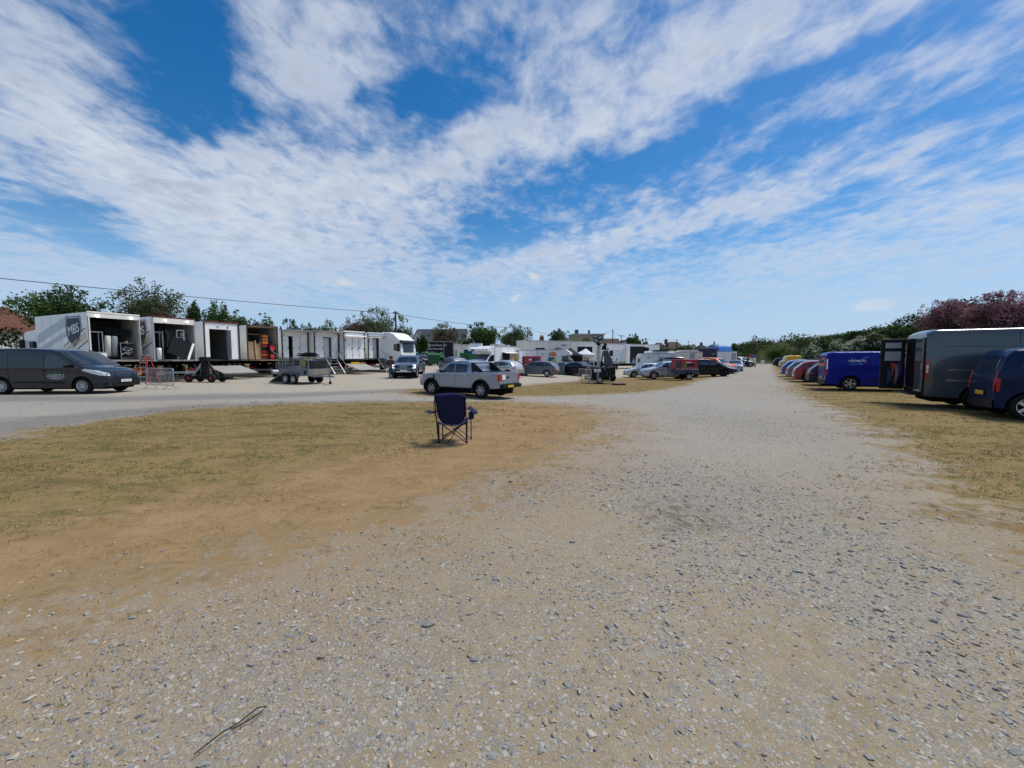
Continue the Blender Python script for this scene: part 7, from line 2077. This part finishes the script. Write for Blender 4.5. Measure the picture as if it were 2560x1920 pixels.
house('red roofed house at the left edge behind the hedge', -130, 76, 54, 842, 777, RENDER_, TILE, 0, 8, 2.6)
o = house('long slate roofed house with a white gable, beyond the sign written lorry', 1040, 1172, 112, 862, 828, RENDER_, SLATEROOF, -6, 9, .2)
b = B(); b.add([(-7.2, -4.56, 5.3), (-3.9, -4.56, 5.3), (-5.6, -4.56, 8.3)], [(0, 1, 2)]); b.build('front_gable', RENDER_, o); b = B(); b.add([(-7.5, -4.75, 5.0), (-5.6, -4.75, 8.6), (-5.6, 0, 8.6), (-7.5, 0, 5.0)], [(0, 1, 2, 3)]); b.add([(-3.6, -4.75, 5.0), (-5.6, -4.75, 8.6), (-5.6, 0, 8.6), (-3.6, 0, 5.0)], [(3, 2, 1, 0)]); b.build('front_gable_roof', SLATEROOF, o)
b = B(); b.bb((4.6, -3.4, 5.6), (5.8, -3.2, 6.6)); b.build('roof_light', GREYP, o)
house('small house with a brick chimney behind the long white trailer', 1336, 1372, 105, 866, 850, RENDER_, BTILE, 5, 6, 1.2, .5, 1)
o = thing('house', 'flat roofed beige clad modern house beyond the gazebos', 'house', at(1464, 120), R(4))
B().bb((-4.4, -3.5, 0), (4.4, 3.5, 8.3)).build('wall', BEIGE, o); B().bb((-4.7, -3.8, 8.3), (4.7, 3.8, 8.65)).build('roof', GREYP, o)
b = B()
for x in np.arange(-4.3, 4.3, .55): b.bb((x, -3.55, 4.0), (x+.05, -3.5, 8.3))
b.build('cladding_strip', BTILE, o)
B().bb((1.4, -3.56, 5.6), (4.2, -3.51, 7.0)).build('window', GLASS, o)
for x, w_, h_ in ((-3.4, .45, 1.3), (.6, .18, 1.2)): B().bb((x, -1, 8.65), (x+w_*2, 0, 8.65+h_)).build('chimney', SLATEROOF, o)
house('brown roofed house left of the dark round tree', 1500, 1552, 132, 868, 847, RENDER_, BTILE, 0, 8, 1.0, None, 2)
o = house('house with a white gable behind the boom', 1544, 1572, 140, 868, 850, RENDER_, BTILE, -80, 8, .2, None, 1)
house('low brown roofed house above the motorhome style unit', 1630, 1662, 160, 872, 857, BRICK, BTILE, 0, 8, 1.6, None, 2)
house('brown roofed house with a chimney stack on its left', 1658, 1706, 158, 876, 855, RENDER_, BTILE, 0, 9, 2.0, .12, 3)
house('distant white house with a chimney on the skyline', 1742, 1762, 190, 872, 862, RENDER_, BTILE, 0, 7, 1.2, .5, 1)

# ------------------------------------------------------------------ poles and wires
POLE = mat('weathered pole', (.075, .06, .05), .9, 0, .2, 10)
def pole(label, px, dep, ytop, arm=1.0):
    p = at(px, dep); h = hgt(ytop, dep) - p.z
    o = thing('utility_pole', label, 'pole', p, R(10))
    B().tube([(0, 0, -.2), (0, 0, h)], [.16, .11], 8).build('pole', POLE, o)
    if arm:
        B().box((0, 0, h-.25), (arm*2, .1, .12)).build('cross_arm', POLE, o)
        for x in (-arm*.8, 0, arm*.8): b = B(); b.lathe([(.001, 0), (.05, 0), (.04, .12), (.001, .14)], 8); b.build('insulator', GREYP, o, loc=(x, 0, h-.19))
    return p + Vector((0, 0, h - .35))
q1 = pole('tall wooden pole beside the grey green tree, end of the long wire', 991, 55, 779, .35)
q2 = pole('wooden pole with a cross arm left of the round grey green tree', 1319, 95, 818, .9)
q3 = pole('thick dark wooden pole beyond the lighting tower', 1531, 105, 824, .0)
q4 = pole('shorter wooden pole right of the thick dark one', 1552, 125, 838, .8)
q5 = pole('thin pole above the brown roofed house with a chimney', 1691, 135, 848, .0)
def wire(label, a, c, sag=.5, r=.022):
    pts = [a.lerp(c, t) - Vector((0, 0, sag*4*t*(1-t))) for t in np.linspace(0, 1, 25)]
    o = B().tube(pts, r, 5, cap=False).build('overhead_wire', BLACK)
    tag(o, label, 'wire')
L1 = Vector((-50, 16, 7.9))
o = thing('utility_pole', 'wooden pole outside the left edge that carries the long wire', 'pole', (-50, 16, 0)); B().tube([(0, 0, -.2), (0, 0, 8.3)], [.16, .11], 8).build('pole', POLE, o)
wire('long dark overhead wire crossing the sky above the trailers', L1, q1, .35, .028)
wire('fainter overhead wire below the long one at the left', Vector((-58, 24, 7.2)), at(420, 90, 9.0), .3, .02)
wire('overhead wire from the tall wooden pole down to the cross arm pole', q1, q2 + Vector((0, 0, .1)), .5, .03)
wire('overhead wire from the cross arm pole behind the round tree', q2, at(1420, 120, 7.5), .3, .03)
wire('overhead wire between the thick dark pole and the lighting tower side', at(1465, 118, 8.2), q3, .3, .03)
wire('overhead wire between the two poles right of the lighting tower', q3, q4, .3, .03)
wire('long faint wire from the shorter pole to the thin pole', q4, q5, .5, .03)

# ------------------------------------------------------------------ the scrub covered bank
hx, hy = np.meshgrid(np.linspace(-60, 260, 161), np.linspace(8, 330, 151), indexing='ij')
hz_ = hill_h(hx, hy)
hz_ = np.where(hz_ < -.15, -.6, hz_)
me = fastmesh('hill', np.stack([hx, hy, hz_], -1).reshape(-1, 3), np.stack([np.add.outer(np.arange(160)*151, np.arange(150)), np.add.outer(np.arange(1, 161)*151, np.arange(150)), np.add.outer(np.arange(1, 161)*151, np.arange(1, 151)), np.add.outer(np.arange(160)*151, np.arange(1, 151))], -1).reshape(-1, 4), None, True)
me.flip_normals()
me.materials.append(mat('rough bank turf', (.05, .055, .022), .95, 0, .5, .6, spec=.03))
tag(link('hill', me), kind='structure')
p0 = at(1975, 88)
path = []
for i in range(14):
    t = i / 13; y = 84 + 34*t; w_ = 2.6 - 1.2*t
    x = .705*y + 1.5*math.sin(t*3)
    path.append([(x + s*w_, y, float(hill_h(np.array(x + s*w_), np.array(y))) + .22) for s in (-1, -.5, 0, .5, 1)])
b = B(); b.grid(path); tag(b.build('sandy_path', mat('bare sand', (.33, .24, .14), .95, 0, .2, 2)), kind='structure')
# scrub that reads as one mass
SCR = [(0.012, 0.027, 0.009), (0.027, 0.054, 0.015), (0.053, 0.087, 0.024)]
cc, rr, tone = [], [], []
N_ = 0
while len(cc) < 900:
    y = 25 + 190 * RNG.uniform(0, 1) ** .8; x = RNG.uniform(-20, 200)
    h = float(hill_h(np.array(x), np.array(y)))
    if h < .5 or x / y > 1.75 or abs(x - .71*y) < 3.0 and 74 < y < 122: continue
    if RNG.uniform() > .5 + .5 * sst(h, .5, 2.0): continue
    s = RNG.uniform(.8, 1.9) * (1 + y/260)
    cc.append((x, y, h + s*.35)); rr.append((s*1.25, s*1.25, s*.8))
near = np.array([c[1] for c in cc])
parts_ = []
cc, rr = np.array(cc), np.array(rr)
for lo, hi, n, sz in ((0, 60, 24000, .14), (60, 110, 56000, .22), (110, 400, 64000, .34)):
    k = (near >= lo) & (near < hi)
    for cl, fr in ((SCR, .6), ([(.03, .035, .012), (.055, .06, .022), (.075, .075, .03)], .22), ([(.02, .04, .01), (.045, .075, .018), (.07, .10, .03)], .25)):
        j_ = k & (RNG.uniform(0, 1, len(k)) < .6)
        if j_.sum(): parts_.append(leaves(cc[j_], rr[j_], int(n*fr), sz, cl, shell=.55))
tag(leafobj('scrub', parts_), 'dark low scrub covering the bank right of the track', 'scrub', kind='stuff')
# hawthorns in flower and tamarisks behind the right hand row
MAY = [(0.041, 0.074, 0.020), (0.108, 0.155, 0.061), (0.540, 0.581, 0.432)]
for x0, x1, yt, d, cl, lb in ((1976, 2012, 872, 60, GGR, 'small pale shrub beside the yellow marker sign'), (2000, 2095, 838, 50, MAY, 'large hawthorn flecked with white flowers above the yellow van'), (2070, 2160, 846, 42, MAY, 'round hawthorn in pale flower above the rear of the bright blue van'),
        (2130, 2235, 832, 38, [(.03, .055, .015), (.07, .10, .035), (.40, .42, .33)], 'darker hawthorn with bands of white blossom beside the open van door'), (2190, 2290, 812, 46, DGR, 'dark green shrub on the skyline above the open van door'), (1905, 1985, 862, 105, GRN, 'green shrub on the bank left of the sandy path')):
    tree('hawthorn' if cl is not DGR else 'shrub', lb, 'shrub', x0, x1, yt, 925, d, cl, 4200, .15, 24, sprig=8, base=0)
for x0, x1, yt, d, lb in ((2300, 2440, 752, 27, 'pink flowering tamarisk above the roof of the tall grey van'), (2400, 2580, 732, 24.5, 'tallest pink tamarisk at the right edge'), (2540, 2760, 726, 23, 'pink tamarisk cut by the right edge')):
    tree('tamarisk', lb, 'shrub', x0, x1, yt, 860, d, PNK, 13000, .055, 36, sprig=55, cols2=[(.05, .06, .025), (.08, .085, .04)], k2=.22)
tree('tree', 'bare twiggy tree on the skyline beyond the information boards', 'tree', 1876, 1894, 838, 880, 125, [(.2, .16, .14), (.25, .2, .18)], 90, .2, 5, sprig=16)
